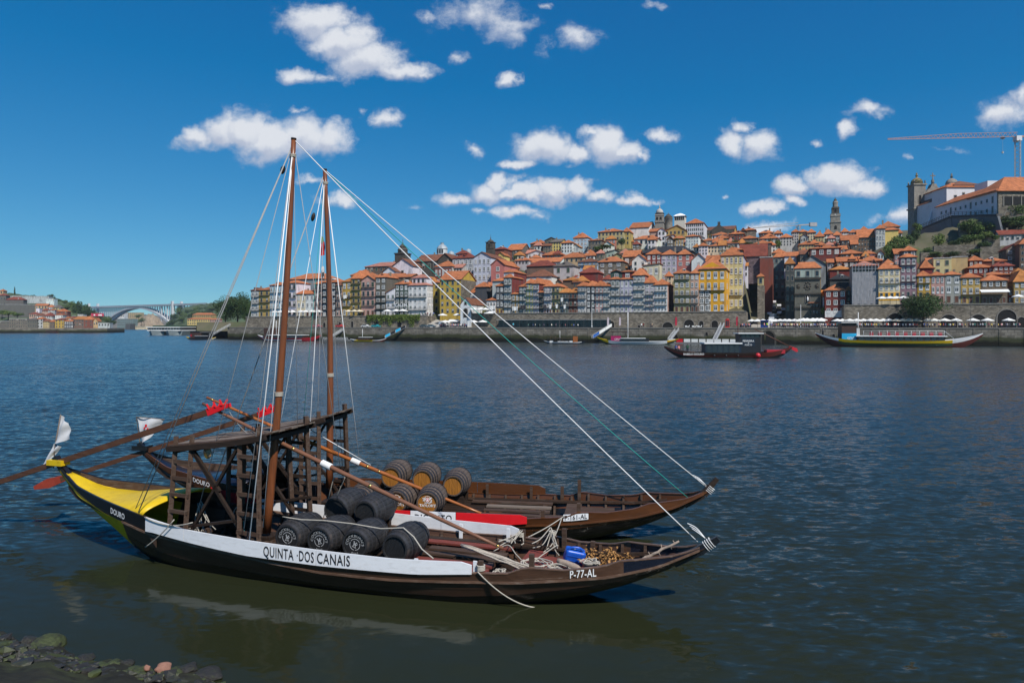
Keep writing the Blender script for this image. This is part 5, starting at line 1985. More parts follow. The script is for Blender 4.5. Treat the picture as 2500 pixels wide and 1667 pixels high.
def build_terrain():
 pts = np.array(BASES)
 xs = np.linspace(480, 3100, 150)
 os_ = np.concatenate([np.arange(18, 190, 5.0), np.arange(190, 460, 22.0)])
 vs, fs = [], []
 for o in os_:
  for px in xs:
   p = qpt(px, o)
   d2 = (pts[:, 0] - p.x) ** 2 + (pts[:, 1] - p.y) ** 2 + 9.0
   w_ = 1 / d2 ** 1.6
   z = float((w_ * pts[:, 2]).sum() / w_.sum()) - 1.6
   if px < 640:
    z = min(z, 9.0)
   if o < 20:
    z = 4.0
   if 1832 < px < 1940 and o < 150:
    z = min(z, 5.6 + max(0, o - 22) * .20)
   vs.append((p.x, p.y, z))
 n = len(xs)
 for i in range(len(os_) - 1):
  for k in range(n - 1):
   a = i * n + k
   fs.append((a, a + 1, a + n + 1, a + n))
 mb = MB()
 mb.add(vs, fs, 0, True)
 return tag(mb.build('hillside', m_ground), 'steep earth hillside under the town', None, None, 'structure'), pts

hill, _pts = build_terrain()

def ground_z(x, y):
 o = x * QN.x + y * QN.y - QC
 px = 1250 + F * x / y
 if 1832 < px < 1940 and o < 150:
  return 5.6 + max(0, o - 22) * .20
 d2 = (_pts[:, 0] - x) ** 2 + (_pts[:, 1] - y) ** 2 + 9.0
 w_ = 1 / d2 ** 1.6
 return float((w_ * _pts[:, 2]).sum() / w_.sum()) - 1.6

# small houses squeezed into the slope between the named ones
def short_name(lb):
 w = []
 for q in lb.split():
  if q in ('with', 'of', 'under', 'beside', 'behind', 'on', 'at', 'below', 'above', 'right', 'left', 'in', 'and', 'over', 'before', 'between', 'facing', 'against', 'cut', 'wrapped', 'alone', 'crowded', 'rising', 'second', 'far', 'by'):
   break
  w.append(q)
 return ' '.join(w)

def fill_slope():
 r = random.Random(31)
 seen = set()
 main = [(h[0].location.copy(), k) for k, h in HOUSES.items() if len(k.split()) > 3 and h[0].get('category') == 'house']
 for off in (30, 40, 52, 64, 78, 92, 106, 118, 130):
  px = 1010 + r.uniform(0, 30)
  while px < 2300:
   wpx = r.uniform(13, 24)
   x0, x1 = px, px + wpx
   px = x1 + r.uniform(4, 30)
   if (x1 > 1825 and x0 < 1945) or (off > 60 and x0 < 1230) or (x0 > 2080 and off > 52) or r.random() < .25:
    continue
   p = qpt((x0 + x1) / 2, off)
   zg = ground_z(p.x, p.y)
   h = r.uniform(3.4, 5.2)
   k = F / p.y
   near = min(((q[0].xy - p.xy).length, q[1]) for q in main)[1]
   col = r.choice(['white', 'cream', 'lgrey', 'pink', 'tan', 'stone', 'white', 'lgrey', 'brown', 'rose', 'sblue'])
   rel_ = r.choice(['squeezed beside', 'tucked behind', 'crammed next to', 'peeping out near'])
   lb = 'small %s house %s the %s' % ({'lgrey': 'pale grey', 'rose': 'dull red', 'sblue': 'pale blue', 'stone': 'granite'}.get(col, col), rel_, short_name(near))
   if lb in seen or len(lb.split()) > 16:
    continue
   seen.add(lb)
   ye, yb = HOR - (zg + h + 1.2 - CAMH) * k, HOR - (zg + .6 - CAMH) * k
   house('px', x0, x1, ye, yb, off, col, 2, max(2, int(wpx / 6)), r.choice(['sash', 'dark', 'dark']), r.choice(['hip', 'gs', 'gf', 'hip']), ye - r.uniform(1.4, 2.4) * k, lb, dep=r.uniform(5, 8), rcol=r.choice(['o', 'o', 'y', 'b', 'p', 'r']), found=5)

fill_slope()

# ------------------------------------------------------------------ towers and churches
def px_tower(name, label, cat, crop, cx, off, tiers, m, n=4, extra=None, rot=None):
 """stack of tiers; each tier: part name, sides, material, [(half width, y) ...] in crop pixels from bottom to top"""
 px, py = cp(crop, cx, tiers[0][3][0][1])
 p = qpt(px, off)
 k = p.y / F * CROPS[crop][2]
 z0 = q_z(px, py, off)
 root = empty(name, (p.x, p.y, z0), QANG if rot is None else rot, label, cat)
 for (pn, ns, mm, prof) in tiers:
  mb = MB()
  pr = []
  for (hw, y) in prof:
   z = q_z(px, cp(crop, 0, y)[1], off) - z0
   pr.append((hw * k * (1.414 if ns == 4 else 1.02), z))
  if pn == tiers[0][0]:
   pr.insert(0, (pr[0][0], -8))
  mb.lathe(pr, ns, (0, 0, 0), 0, ns > 8)
  mb.build(pn, mm, root)
 if extra:
  for (pn, mm, hx, y0, y1, dx, fr, sh) in extra:
   # a tall flat panel on the front face: half width, y bottom, y top, x offset, face distance
   zb = q_z(px, cp(crop, 0, y0)[1], off) - z0
   zt = q_z(px, cp(crop, 0, y1)[1], off) - z0
   arch(root, mm, m_slab if sh else m_dkstone, dx * k, -fr * k - .02, zb, 2 * hx * k, zt - zb, .12, pn)
 return root

px_tower('church_tower', 'dark baroque church tower with pinnacles beside the white gable church', 'tower', 'c1', 1803, 78,
   [('shaft', 4, m_dkstone, [(66, 330), (66, 196), (74, 192), (74, 182)]), ('belfry', 8, m_dkstone, [(58, 182), (54, 150), (62, 146), (50, 128), (40, 118)]), ('cupola', 12, m_dkstone, [(42, 118), (36, 100), (22, 84), (12, 78), (10, 66), (3, 58), (2, 20)])], m_dkstone,
   extra=[('belfry_opening', m_hole_shade, 10, 178, 150, 0, 56, 0)])
for dx, lb in ((-66, 'left'), (66, 'right')):
 pass
# white gabled church under it
house('c1', 1680, 1920, 330, 470, 58, 'white', 1, 1, 'dark', 'gf', 236, 'white gabled church front below the dark tower', fx=2155, rcol='b', name='church', cat='church', xs=.5, ov=.5)
house('c1', 1576, 1716, 392, 470, 52, 'white', 1, 1, 'dark', 'gf', 332, 'small white gabled chapel left of the white church', rcol='b', name='chapel', cat='chapel', dep=16)
house('c2', 60, 300, 600, 700, 68, 'dstone', 1, 4, 'dark', 'gs', 528, 'long dark church nave with brown roof on the hill', rcol='b', name='church', cat='church', dep=16, wallm=m_dkstone)
house('c2', 300, 455, 590, 700, 66, 'dstone', 1, 1, 'dark', 'gf', 512, 'dark stone church gable right of the long nave', rcol='b', name='church', cat='church', dep=18, wallm=m_dkstone)
m_lead = mat('grey_lead', (.30, .34, .37), .5, .1, .5)
px_tower('lantern_dome', 'pale octagonal glass lantern on a palace roof', 'dome', 'c2', 347, 125, [('drum', 8, mat('pale_lantern', (.52, .55, .57), .6, .1, 1), [(54, 530), (54, 475), (60, 472)]), ('dome', 8, m_lead, [(60, 472), (50, 450), (32, 432), (18, 424), (18, 408), (20, 405)])], m_lead,
   extra=[('opening', m_pane, 8, 520, 480, dx, 51, 1) for dx in (-28, 0, 28)])
px_tower('small_dome', 'small grey dome right of the pale lantern', 'dome', 'c2', 442, 100, [('drum', 10, m_lead, [(36, 560), (36, 530), (30, 508), (14, 498), (2, 492)])], m_lead)
px_tower('small_dome', 'small slate dome behind the red attic', 'dome', 'c2', 625, 100, [('drum', 10, m_lead, [(32, 520), (32, 495), (26, 480), (10, 472), (2, 468)])], m_lead)
px_tower('clock_tower', 'dark square clock tower with cupola on the slope', 'tower', 'c2', 862, 84, [('shaft', 4, m_dkstone, [(40, 560), (38, 470), (40, 470), (38, 408), (44, 404), (44, 398)]), ('cupola', 12, m_dkstone, [(36, 398), (32, 386), (18, 376), (6, 370), (4, 350), (1.5, 346), (1.5, 320)])], m_dkstone,
   extra=[('belfry_opening', m_hole_shade, 6, 465, 425, 0, 39, 0), ('clock_face', m_letter_w, 5, 412, 404, 0, 40, 1)])
house('c3', 566, 760, 312, 500, 136, 'white', 1, 3, 'dark', 'gs', 258, 'long white hilltop church with orange roof', dep=14, fx=830, name='church', cat='church')
house('c3', 850, 926, 345, 500, 120, 'white', 3, 2, 'dark', 'gf', 312, 'white chapel front with small gable below the domed bell tower', dep=16, name='chapel', cat='chapel')
house('c3', 764, 850, 352, 480, 122, 'pink', 1, 2, 'dark', 'gs', 322, 'rosy white chapel nave below the domed bell tower', dep=10, name='chapel', cat='chapel')
m_gst = mat('grey_tower_stone', (.235, .215, .185), .9, .3, .5, dark=(.08, .075, .07), dark_scale=.6, dark_amt=.5)
px_tower('bell_tower', 'hilltop bell tower with pale domed cap', 'tower', 'c3', 868, 146, [('shaft', 4, m_gst, [(42, 310), (40, 268), (46, 266), (46, 256), (40, 254), (38, 200), (42, 196), (36, 178), (44, 172)]), ('dome', 12, mat('pale_dome', (.40, .38, .35), .8, .2, .6), [(36, 172), (36, 158), (30, 140), (18, 128), (6, 122), (6, 112), (9, 108), (3, 100), (1, 70)])], m_gst,
   extra=[('belfry_opening', m_hole_shade, 8, 250, 212, dx, 39, 0) for dx in (-18, 18)])
px_tower('round_tower', 'round stone tower with cone roof beside the bell tower', 'tower', 'c3', 957, 150, [('shaft', 12, m_gst, [(40, 300), (40, 222), (46, 218)]), ('cone_roof', 12, m_dkstone, [(44, 216), (34, 200), (16, 182), (4, 174), (1, 160)])], m_gst)
px_tower('pavilion', 'arcaded white pavilion with orange pyramid roof', 'pavilion', 'c3', 1076, 160, [('arcade', 4, mat('white_arcade', (.60, .56, .48), .8, .1, 1), [(52, 260), (52, 205), (60, 203)]), ('roof', 4, m_tile, [(62, 203), (34, 184), (4, 170)])], m_gst,
   extra=[('opening', m_hole_shade, 5, 245, 212, dx, 52, 1) for dx in (-38, -19, 0, 19, 38)])
bpy.data.objects['pavilion'].children[1].color = (*RC['o'], 1)
# the court building with the pediment
cb_ = house('c3', 1312, 1622, 334, 420, 158, 'ochre', 2, 12, 'dark', 'gs', 300, 'yellow court building with dark stone pediment', dep=20, rcol='b', name='court_building', cat='building')
_, w_, d_, H_, R_ = HOUSES['yellow court building with dark stone pediment']
mb = MB()
k_ = qpt(1750, 158).y / F * .24237
mb.prism([(-6 * k_, H_ - 3), (70 * k_ + w_ * .0, H_ - 3), (70 * k_, H_), (0, H_ + 52 * k_), (-70 * k_, H_), (-70 * k_, H_ - 3)], -1.2, 3)
fix_normals(mb.build('pediment', m_dkstone, cb_))
mb = MB()
mb.box(-w_ / 2, w_ / 2, -.5, 0, H_ - 2.2, H_)
mb.build('entablature', m_dkstone, cb_)
mb = MB()
for dx in (-12, -4, 4, 12):
 mb.bar((dx * k_ * .8, 0, H_ + 48 * k_), (dx * k_ * .6, 0, H_ + (70 + abs(dx)) * k_), .5)
mb.build('statue_group', m_dkstone, cb_)
# the tall bell tower on the skyline
px_tower('bell_tower', 'tall slender baroque bell tower on the skyline', 'tower', 'c4', 893, 300,
   [('base', 4, m_gst, [(42, 500), (42, 396), (47, 392), (47, 386)]), ('shaft', 4, m_gst, [(39, 386), (38, 336), (42, 334), (40, 318), (41, 310)]), ('belfry', 4, m_dkstone, [(32, 310), (30, 264), (33, 262), (30, 248)]),
    ('upper_belfry', 8, m_gst, [(23, 248), (22, 212), (25, 210), (20, 192)]), ('lantern', 8, m_dkstone, [(14, 192), (12, 178), (7, 172), (3, 166), (1, 158)])], m_gst,
   extra=[('opening', m_hole_shade, 9, 455, 420, 0, 42, 0), ('clock_face', m_letter_w, 8, 325, 310, 0, 40, 1), ('opening', m_hole_shade, 7, 300, 270, 0, 31, 0)])
# white chapel on the waterfront
house('c2', 540, 652, 1062, 1200, 10, 'white', 1, 1, None, 'gf', 985, 'small white chapel with dark doorway on the quay', fx=816, name='chapel', cat='chapel', rcol='b', ov=.3, key='chapel')
rt, w_, d_, H_, R_ = HOUSES['chapel']
arch(rt, m_hole_shade, m_slab, 0, -.01, 0, 1.7, 4.0, .35, 'doorway')
arch(rt, m_hole_shade, m_slab, 0, -.01, 5.6, .8, 1.6, .2, 'niche')
# great letters on the green house
rt, w_, d_, H_, R_ = HOUSES['calem']
me = text_mesh('CALEM', 2.0, 'CENTER', 1.05)
k = w_ * .9 / max(v.co.x for v in me.vertices) / 2
for v in me.vertices:
 v.co = (v.co.x * k, -.9, H_ * .31 + v.co.y * 1.0)
me.materials.append(m_letter_w)
link(bpy.data.objects.new('lettering', me), rt)
p_ = cp('c4', 215, 0)[0]
qbox(cp('c4', 184, 0)[0], cp('c4', 246, 0)[0], 29, 36, 4, q_z(p_, cp('c4', 0, 958)[1], 29), 'old_wall', m_granite, None, 'tall old stone wall stub below the tan gazebo room', 'wall')
# fountain front: cornices, carved panels, statue niche
rt, w_, d_, H_, R_ = HOUSES['fountain']
mb = MB()
mb.box(-w_ / 2, w_ / 2, -.12, -.003, H_ * .80, H_ - .1)
o = mb.build('top_storey', m_wall, rt)
o.color = (*WC['green'], 1)
for z in (.775, .45, .16):
 mb = MB()
 mb.box(-w_ / 2 - .2, w_ / 2 + .2, -.55, -.003, H_ * z - .25, H_ * z + .25)
 mb.build('cornice', m_dkstone, rt)
for q in (-.36, 0, .36):
 put(WM['dark'], 'window', rt, (q * w_, -.13, H_ * .815), (1.5, 1, H_ * .13))
 mb = MB()
 for k in range(9):
  th = 6.283 * k / 9
  rr = .9 if q else 1.5
  mb.ico((q * w_ + rr * .7 * math.cos(th), -.05, H_ * .61 + rr * math.sin(th)), rr * random.uniform(.22, .36), 1, .2, squash=(1, .35, 1))
 mb.ico((q * w_, -.05, H_ * .61), .6, 1, .2, squash=(1, .4, 1.3))
 mb.build('carved_panel', m_dkstone, rt)
arch(rt, m_hole_shade, m_slab, 0, -.01, H_ * .27, 1.3, 3.0, .3, 'niche')
mb = MB()
mb.lathe([(.35, 0), (.30, .5), (.36, 1.2), (.2, 1.5), (.17, 1.8), (.05, 1.95)], 8)
o = mb.build('statue', m_letter_w, rt)
o.location = (0, -.32, H_ * .29)
# scaffolding and netting
rt, w_, d_, H_, R_ = HOUSES['scaff']
mb = MB()
for i in range(9):
 x = -w_ / 2 + w_ * i / 8
 mb.bar((x, -1.3, -2), (x, -1.3, H_ + .6), .10)
 mb.bar((x, -.5, -2), (x, -.5, H_ + .6), .10)
for z in np.arange(0, H_ + 1, 1.9):
 mb.bar((-w_ / 2, -1.3, z), (w_ / 2, -1.3, z), .10)
 mb.box(-w_ / 2, w_ / 2, -1.25, -.55, z - .08, z - .02)
sf = mb.build('scaffolding', mat('galvanised_pipe', (.40, .41, .43), .5, .1, 2), rt)

def net_material():
 m = bpy.data.materials.new('grey_netting')
 m.use_nodes = True
 t = m.node_tree
 b = t.nodes['Principled BSDF']
 b.inputs['Base Color'].default_value = (.34, .34, .36, 1)
 b.inputs['Roughness'].default_value = .9
 b.inputs['Alpha'].default_value = .72
 return m

m_net = net_material()
mb = MB()
nx, nzz = 16, 10
vs, fs = [], []
for i in range(nx + 1):
 for k in range(nzz + 1):
  vs.append((-w_ / 2 + w_ * i / nx, -1.42 + .10 * random.random(), .6 + (H_ * .80) * k / nzz - (.8 * abs(math.sin(i * .8)) if k == 0 else 0)))
for i in range(nx):
 for k in range(nzz):
  a = i * (nzz + 1) + k
  fs.append((a, a + nzz + 1, a + nzz + 2, a + 1))
mb.add(vs, fs)
mb.build('netting', m_net, rt)
# amber house: granite facing at its lower left
rt, w_, d_, H_, R_ = HOUSES['amber']
mb = MB()
mb.box(-w_ / 2 + .02, -w_ / 2 + w_ * .44, -.10, -.003, -3, H_ * .52)
mb.build('granite_facing', m_granite, rt)
for q in (.10, .31):
 for z in (.05, .21, .37):
  put(WM['sash'], 'window', rt, (-w_ / 2 + w_ * q, -.11, H_ * z), (1.5, 1, H_ * .11))
mb = MB()
mb.prism([(-w_ / 2 + .1, H_ + .2), (-w_ / 2 + w_ * .9, H_ + .2), (-w_ / 2 + w_ * .5, H_ + 2.6)], .2, 2.4)
o = fix_normals(mb.build('attic_gable', m_wall, rt))
o.color = (*WC['amber'], 1)
# red house: white base
rt, w_, d_, H_, R_ = HOUSES['redh']
mb = MB()
mb.box(-w_ / 2 - .02, w_ / 2 + .02, -.06, -.003, -1, H_ * .16)
o = mb.build('whitewashed_base', m_wall, rt)
o.color = (*WC['white'], 1)

# ------------------------------------------------------------------ the hilltop convent at the right
m_cw = mat('convent_white', (.62, .62, .64), .85, .08, .3, dark=(.35, .34, .33), dark_scale=.3, dark_amt=.35)

def wbox(name, m, x0, x1, y0, y1, z0, z1, parent=None):
 mb = MB()
 mb.box(x0, x1, y0, y1, z0, z1)
 return mb.build(name, m, parent)

def wroof(name, x0, x1, y0, y1, ze, zr, parent, axis='y', ov=.6, col='o'):
 mb = MB()
 x0, x1, y0, y1 = x0 - ov, x1 + ov, y0 - ov, y1 + ov
 if axis == 'y':
  xm = (x0 + x1) / 2
  i = (x1 - x0) / 2
  rp = [(xm, y0 + i, zr), (xm, y1 - i, zr)]
  fs = [(0, 1, 4), (1, 2, 5, 4), (2, 3, 5), (3, 0, 4, 5)]
 else:
  ym = (y0 + y1) / 2
  i = (y1 - y0) / 2
  rp = [(x0 + i, ym, zr), (x1 - i, ym, zr)]
  fs = [(0, 1, 5, 4), (1, 2, 5), (2, 3, 4, 5), (3, 0, 4)]
 vs = [(x0, y0, ze), (x1, y0, ze), (x1, y1, ze), (x0, y1, ze)] + rp + [(x0, y0, ze - .25), (x1, y0, ze - .25), (x1, y1, ze - .25), (x0, y1, ze - .25)]
 fs = fs + [(6, 7, 1, 0), (7, 8, 2, 1), (8, 9, 3, 2), (9, 6, 0, 3), (9, 8, 7, 6)]
 mb.add(vs, fs)
 o = mb.build(name, m_tile, parent)
 fix_normals(o)
 o.color = (*RC[col], 1)
 return o

cv = empty('convent', (213, 300, 0), 0, 'white convent with long shaded wing and arcaded end on the hill', 'convent')

def rel(o, *a):
 return o

def cvbox(name, m, x0, x1, y0, y1, z0, z1):
 return wbox(name, m, x0 - 213, x1 - 213, y0 - 300, y1 - 300, z0, z1, cv)

cvbox('long_wing', m_cw, 213, 226, 300, 343, 46, 66.4)
wroof('roof', 0, 13, 0, 43, 66.4, 70.5, cv)
cvbox('end_block', m_cw, 219, 234.6, 344, 356, 46, 76.8)
wroof('roof', 6, 21.6, 44, 56, 76.8, 80.0, cv, 'x')
cvbox('attic_block', m_cw, 223.6, 228.5, 321, 330, 60, 75.0)
cvbox('arcade_block', m_granite, 213.25, 275, 299.3, 318, 44, 65.6)
wroof('roof', .25, 62, -.7, 18, 65.9, 74.0, cv, 'x', .9)
wroof('roof', 30, 70, 14, 34, 70.0, 80.5, cv, 'x', 1.2)
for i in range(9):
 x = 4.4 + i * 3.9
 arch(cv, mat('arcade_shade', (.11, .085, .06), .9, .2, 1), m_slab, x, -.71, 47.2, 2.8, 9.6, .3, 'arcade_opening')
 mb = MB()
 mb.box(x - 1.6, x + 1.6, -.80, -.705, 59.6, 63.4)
 mb.build('gallery_opening', m_hole_shade, cv)  # dark slab on the wall face, painted as the gallery's inner shade
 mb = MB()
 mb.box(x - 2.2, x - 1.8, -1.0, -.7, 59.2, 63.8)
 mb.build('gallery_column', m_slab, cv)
for i in range(11):
 y = 2.5 + i * 3.6
 put(WM['dark'], 'window', cv, (-.03, y, 62.0 if i % 4 else 61.0), (1.1, 1, 1.5 if i % 4 else 3.2), -math.pi / 2)
 if i < 7:
  put(WM['dark'], 'window', cv, (-.03, y, 57.6 if i % 4 else 56.6), (1.1, 1, 1.5 if i % 4 else 3.2), -math.pi / 2)
for x in (4.4 + 6, 12 + 6):
 put(WM['dark'], 'window', cv, (x, 43.97, 70.5), (1.6, 1, 2.2))
put(WM['dark'], 'window', cv, (14.5, 43.97, 69.5), (1.4, 1, 4.6))

gc = empty('convent_church', (218, 345, 0), 0, 'hilltop church with square stone tower, cross and small domes', 'church')

def gbox(name, m, x0, x1, y0, y1, z0, z1):
 return wbox(name, m, x0 - 218, x1 - 218, y0 - 345, y1 - 345, z0, z1, gc)

tw = gbox('tower', m_gst, 218, 224.2, 370, 376, 44, 83.2)
for z in (70.2, 83.2):
 mb = MB()
 mb.box(-.5, 6.7, 24.5, 31.5, z, z + .7)
 mb.build('cornice', m_gst, tw)
mb = MB()
mb.lathe([(3.1, 0), (3.0, 1.4), (2.4, 2.6), (1.2, 3.5), (.5, 3.7), (.5, 4.6), (.9, 4.9), (.3, 5.3), (.5, 6.0), (.1, 6.6)], 12, (3.1, 28, 83.9))
mb.build('dome', mat('mossy_dome', (.20, .155, .07), .9, .3, .6), gc)
for dx, dy in ((.2, 25.2), (6.0, 25.2), (.2, 30.8), (6.0, 30.8)):
 mb = MB()
 mb.lathe([(.4, 0), (.3, 1), (.45, 1.3), (.1, 1.9)], 6, (dx, dy, 83.9))
 mb.build('pinnacle', m_gst, gc)
arch(gc, m_hole_shade, m_gst, 3.1, 24.97, 73.0, 1.5, 4.6, .3, 'belfry_opening')
gbox('facade', m_gst, 219, 243, 371, 374.5, 44, 77)
mb = MB()
mb.lathe([(1, 0), (1, .3)], 4)
mb = MB()
mb.prism([(6, 77), (17, 77), (16, 79.4), (13.6, 81.8), (12.6, 84), (10.4, 84), (9.4, 81.8), (7, 79.4)], 26, 29)
fix_normals(mb.build('pediment', m_gst, gc))
mb = MB()
mb.box(11.0, 12.0, 26.8, 28.0, 84, 86.4)
mb.box(11.3, 11.7, 27.2, 27.6, 86.4, 90.2)
mb.box(10.2, 12.8, 27.2, 27.6, 88.4, 88.9)
mb.build('cross', m_gst, gc)
gbox('second_tower', m_gst, 236, 242.5, 368, 375, 44, 82.5)
mb = MB()
mb.box(17.4, 25.0, 22.4, 30.6, 82.5, 83.2)
mb.build('cornice', m_gst, gc)
mb = MB()
mb.lathe([(3.1, 0), (3.0, 1.4), (2.4, 2.6), (1.2, 3.5), (.5, 3.7), (.5, 4.6), (.9, 4.9), (.3, 5.3), (.5, 6.0), (.1, 6.6)], 12, (21.2, 26.5, 83.2))
mb.build('dome', m_gst, gc)
gbox('nave', m_cw, 223.5, 238, 345, 371, 44, 78.0)
wroof('roof', 5.5, 20, 0, 26, 78.0, 81.5, gc, 'y', .5, 'b')
gbox('aisle', m_cw, 219.5, 223.5, 346, 370.5, 44, 71.5)
mb = MB()
mb.prism([(1.2, 71.6), (5.6, 71.6), (5.6, 74.6)], .8, 25.4)
o = fix_normals(mb.build('aisle_roof', m_tile, gc))
o.color = (*RC['b'], 1)
for y in (346.2, 356):
 mb = MB()
 mb.prism([(-1.6, 44), (5.4, 44), (5.4, 74.5), (3.2, 74.5), (-1.2, 60)], y - 345 - .6, y - 345 + .8)
 fix_normals(mb.build('buttress', m_cw, gc))
 mb = MB()
 mb.lathe([(.8, 0), (.6, .8), (.9, 1.2), (.5, 1.6), (.7, 2.6), (.2, 3.4), (.1, 4.6)], 8, (4.4, y - 345, 74.5))
 mb.build('pinnacle', m_gst, gc)
arch(gc, m_pane, m_slab, 0, 0, 0, 3, 4, .3, 'aisle_window').location = (0, 0, -30)
# small chapel with orange roof at the foot
wb_ = wbox('porch', m_cw, -2.5, 2.0, -6, 2, 44, 60.5, gc)
o = wroof('roof', -2.5, 2.0, -6, 2, 60.5, 62.6, gc, 'y', .4)

# dark viaduct walk with railing below the church
vd = empty('viaduct', (205, 325, 0), 0, 'dark walkway on a retaining wall with railing below the convent', 'walkway')
Pa, Pb, Pc = at(2231, 566, 352), at(2328, 526, 318), at(2440, 522, 296)
o0 = Vector((205, 325, 0))
for nm, p, q in (('deck', Pa, Pb), ('deck', Pb, Pc)):
 mb = MB()
 mb.bar(p - o0 - Vector((0, 0, .5)), q - o0 - Vector((0, 0, .5)), 3.0, .8)
 mb.build(nm, mat('dark_concrete', (.07, .07, .072), .9, .3, .5), vd)
mb = MB()
for k in range(36):
 p = Pa.lerp(Pb, k / 24) if k <= 24 else Pb.lerp(Pc, (k - 24) / 11)
 p = p - o0 - Vector((1.4, 0, 0))
 mb.bar(p, p + Vector((0, 0, 1.5)), .14)
for p, q in ((Pa, Pb), (Pb, Pc)):
 for h in (.75, 1.5):
  mb.bar(p - o0 + Vector((-1.4, 0, h)), q - o0 + Vector((-1.4, 0, h)), .12)
mb.build('railing', m_iron, vd)
mb = MB()
p, q = Pa - o0, Pb - o0
mb.add([(p.x, p.y, p.z - .9), (q.x, q.y, q.z - .9), (q.x + 2, q.y, q.z - 20), (p.x + 2, p.y, p.z - 14)], [(0, 1, 2, 3)])
mb.add([(q.x, q.y, q.z - .9), (Pc.x - o0.x, Pc.y - o0.y, Pc.z - .9), (Pc.x - o0.x + 2, Pc.y - o0.y, Pc.z - 8), (q.x + 2, q.y, q.z - 20)], [(0, 1, 2, 3)])
o = mb.build('retaining_wall', mat('grey_blue_render', (.13, .14, .155), .9, .3, .2), vd)
md = o.modifiers.new('thick', 'SOLIDIFY')
md.thickness = 1.2

# terrace walls on the green slope
for i, (x0, x1, y0, y1, off, lb) in enumerate(((850, 1560, 1215, 1165, 74, 'long mossy terrace wall below the young tree'), (1590, 1915, 1330, 1190, 72, 'tall rubble terrace wall left of the granite gable house'), (640, 1370, 1330, 1275, 62, 'low terrace wall along the garden beds'),
            (1640, 1900, 1180, 1010, 82, 'rubble terrace wall under the long red-roofed house'), (1260, 1640, 1060, 760, 92, 'ivy-covered retaining wall below the convent'), (1640, 1905, 960, 720, 93, 'green retaining wall right of the ivy-covered one'),
            (1900, 2400, 880, 690, 92, 'retaining wall under the arcade garden'))):
 pa, pb = cp('d6', x0, y0), cp('d6', x1, y1)
 pm_ = (pa[0] + pb[0]) / 2
 qbox(pa[0], pb[0], off, off + 3, q_z(pm_, pa[1], off) - 3, q_z(pm_, pb[1], off), 'terrace_wall', m_granite, None, lb, 'wall', None, 'terrace walls on the green slope')

# ------------------------------------------------------------------ cranes
def lattice(mb, p, q, w, n, r):
 p, q = Vector(p), Vector(q)
 d = (q - p).normalized()
 s_ = d.orthogonal().normalized()
 t_ = d.cross(s_)
 cs = [(s_ * a + t_ * b) * (w / 2) for a, b in ((1, 1), (-1, 1), (-1, -1), (1, -1))]
 for c in cs:
  mb.bar(p + c, q + c, r)
 for i in range(n):
  a, b = p.lerp(q, i / n), p.lerp(q, (i + 1) / n)
  for k in range(4):
   mb.bar(a + cs[k], b + cs[(k + 1) % 4], r * .7)

m_crane = mat('crane_red_steel', (.34, .20, .17), .6, .2, .5)
m_crane_g = mat('crane_grey_steel', (.33, .32, .33), .6, .2, .5)
cr = empty('tower_crane', at(2484.5, 470, 360), 0, 'big tower crane with long red jib above the convent', 'crane')
o0 = cr.location
mb = MB()
lattice(mb, (0, 0, -20), at(2484.5, 343, 360) - o0, 2.3, 22, .22)
mb.build('mast', m_crane_g, cr)
mb = MB()
a_, b_ = at(2167, 341, 352) - o0, at(2484, 334, 360) - o0
mb.bar(a_, b_, .30)
n = 26
for i in range(n):
 p, q = a_.lerp(b_, i / n), a_.lerp(b_, (i + 1) / n)
 h0, h1 = .5 + 1.8 * min(1, i / 14), .5 + 1.8 * min(1, (i + 1) / 14)
 mb.bar(p + Vector((0, 0, h0)), q + Vector((0, 0, h1)), .22)
 mb.bar(p, p.lerp(q, .5) + Vector((0, 0, (h0 + h1) / 2)), .18)
 mb.bar(q, p.lerp(q, .5) + Vector((0, 0, (h0 + h1) / 2)), .18)
mb.bar(b_, b_ + Vector((16, 1, .8)), .9)
mb.build('jib', m_crane, cr)
mb = MB()
mb.box(b_.x - 1.4, b_.x + 1.4, b_.y - 1.5, b_.y + 1.5, b_.z - 2.4, b_.z + .2)
mb.build('cab', m_cw, cr)
mb = MB()
p = at(2448, 335, 360) - o0
mb.box(p.x - .9, p.x + .9, p.y - .5, p.y + .5, p.z - 1.0, p.z - .2)
mb.bar(p + Vector((0, 0, -1)), p + Vector((0, 0, -8)), .06)
mb.box(p.x - .35, p.x + .35, p.y - .35, p.y + .35, p.z - 8.6, p.z - 7.6)
mb.build('hook_block', m_crane_g, cr)
cr2 = empty('tower_crane', at(1949, 590, 470), 0, 'smaller tower crane among the hilltop roofs', 'crane')
o0 = cr2.location
mb = MB()
lattice(mb, (0, 0, -10), at(1949, 550, 470) - o0, 2.2, 10, .25)
mb.build('mast', m_crane_g, cr2)
mb = MB()
a_, b_, c_ = at(1838, 557, 470) - o0, at(1949, 550, 470) - o0, at(1985, 548, 470) - o0
mb.bar(a_, b_, .5)
mb.bar(a_, b_ + Vector((0, 0, 1.8)), .35)
mb.bar(b_, c_, .9)
mb.box(c_.x - 2.4, c_.x + 2.4, c_.y - 1, c_.y + 1, c_.z - 1.4, c_.z + 1.2)
mb.build('jib', m_crane_g, cr2)
# ------------------------------------------------------------------ trees
def leaf_material(name, col, var=.5):
 m = mat(name, col, .75, var, .35, detail=3, spec=.25)
 return m

m_leaf = leaf_material('leaf_green', (.085, .130, .032))
m_leaf_d = leaf_material('leaf_dark_green', (.040, .072, .022))
m_leaf_l = leaf_material('leaf_light_green', (.14, .19, .045))
m_bark = mat('tree_bark', (.07, .05, .035), .9, .3, 3)

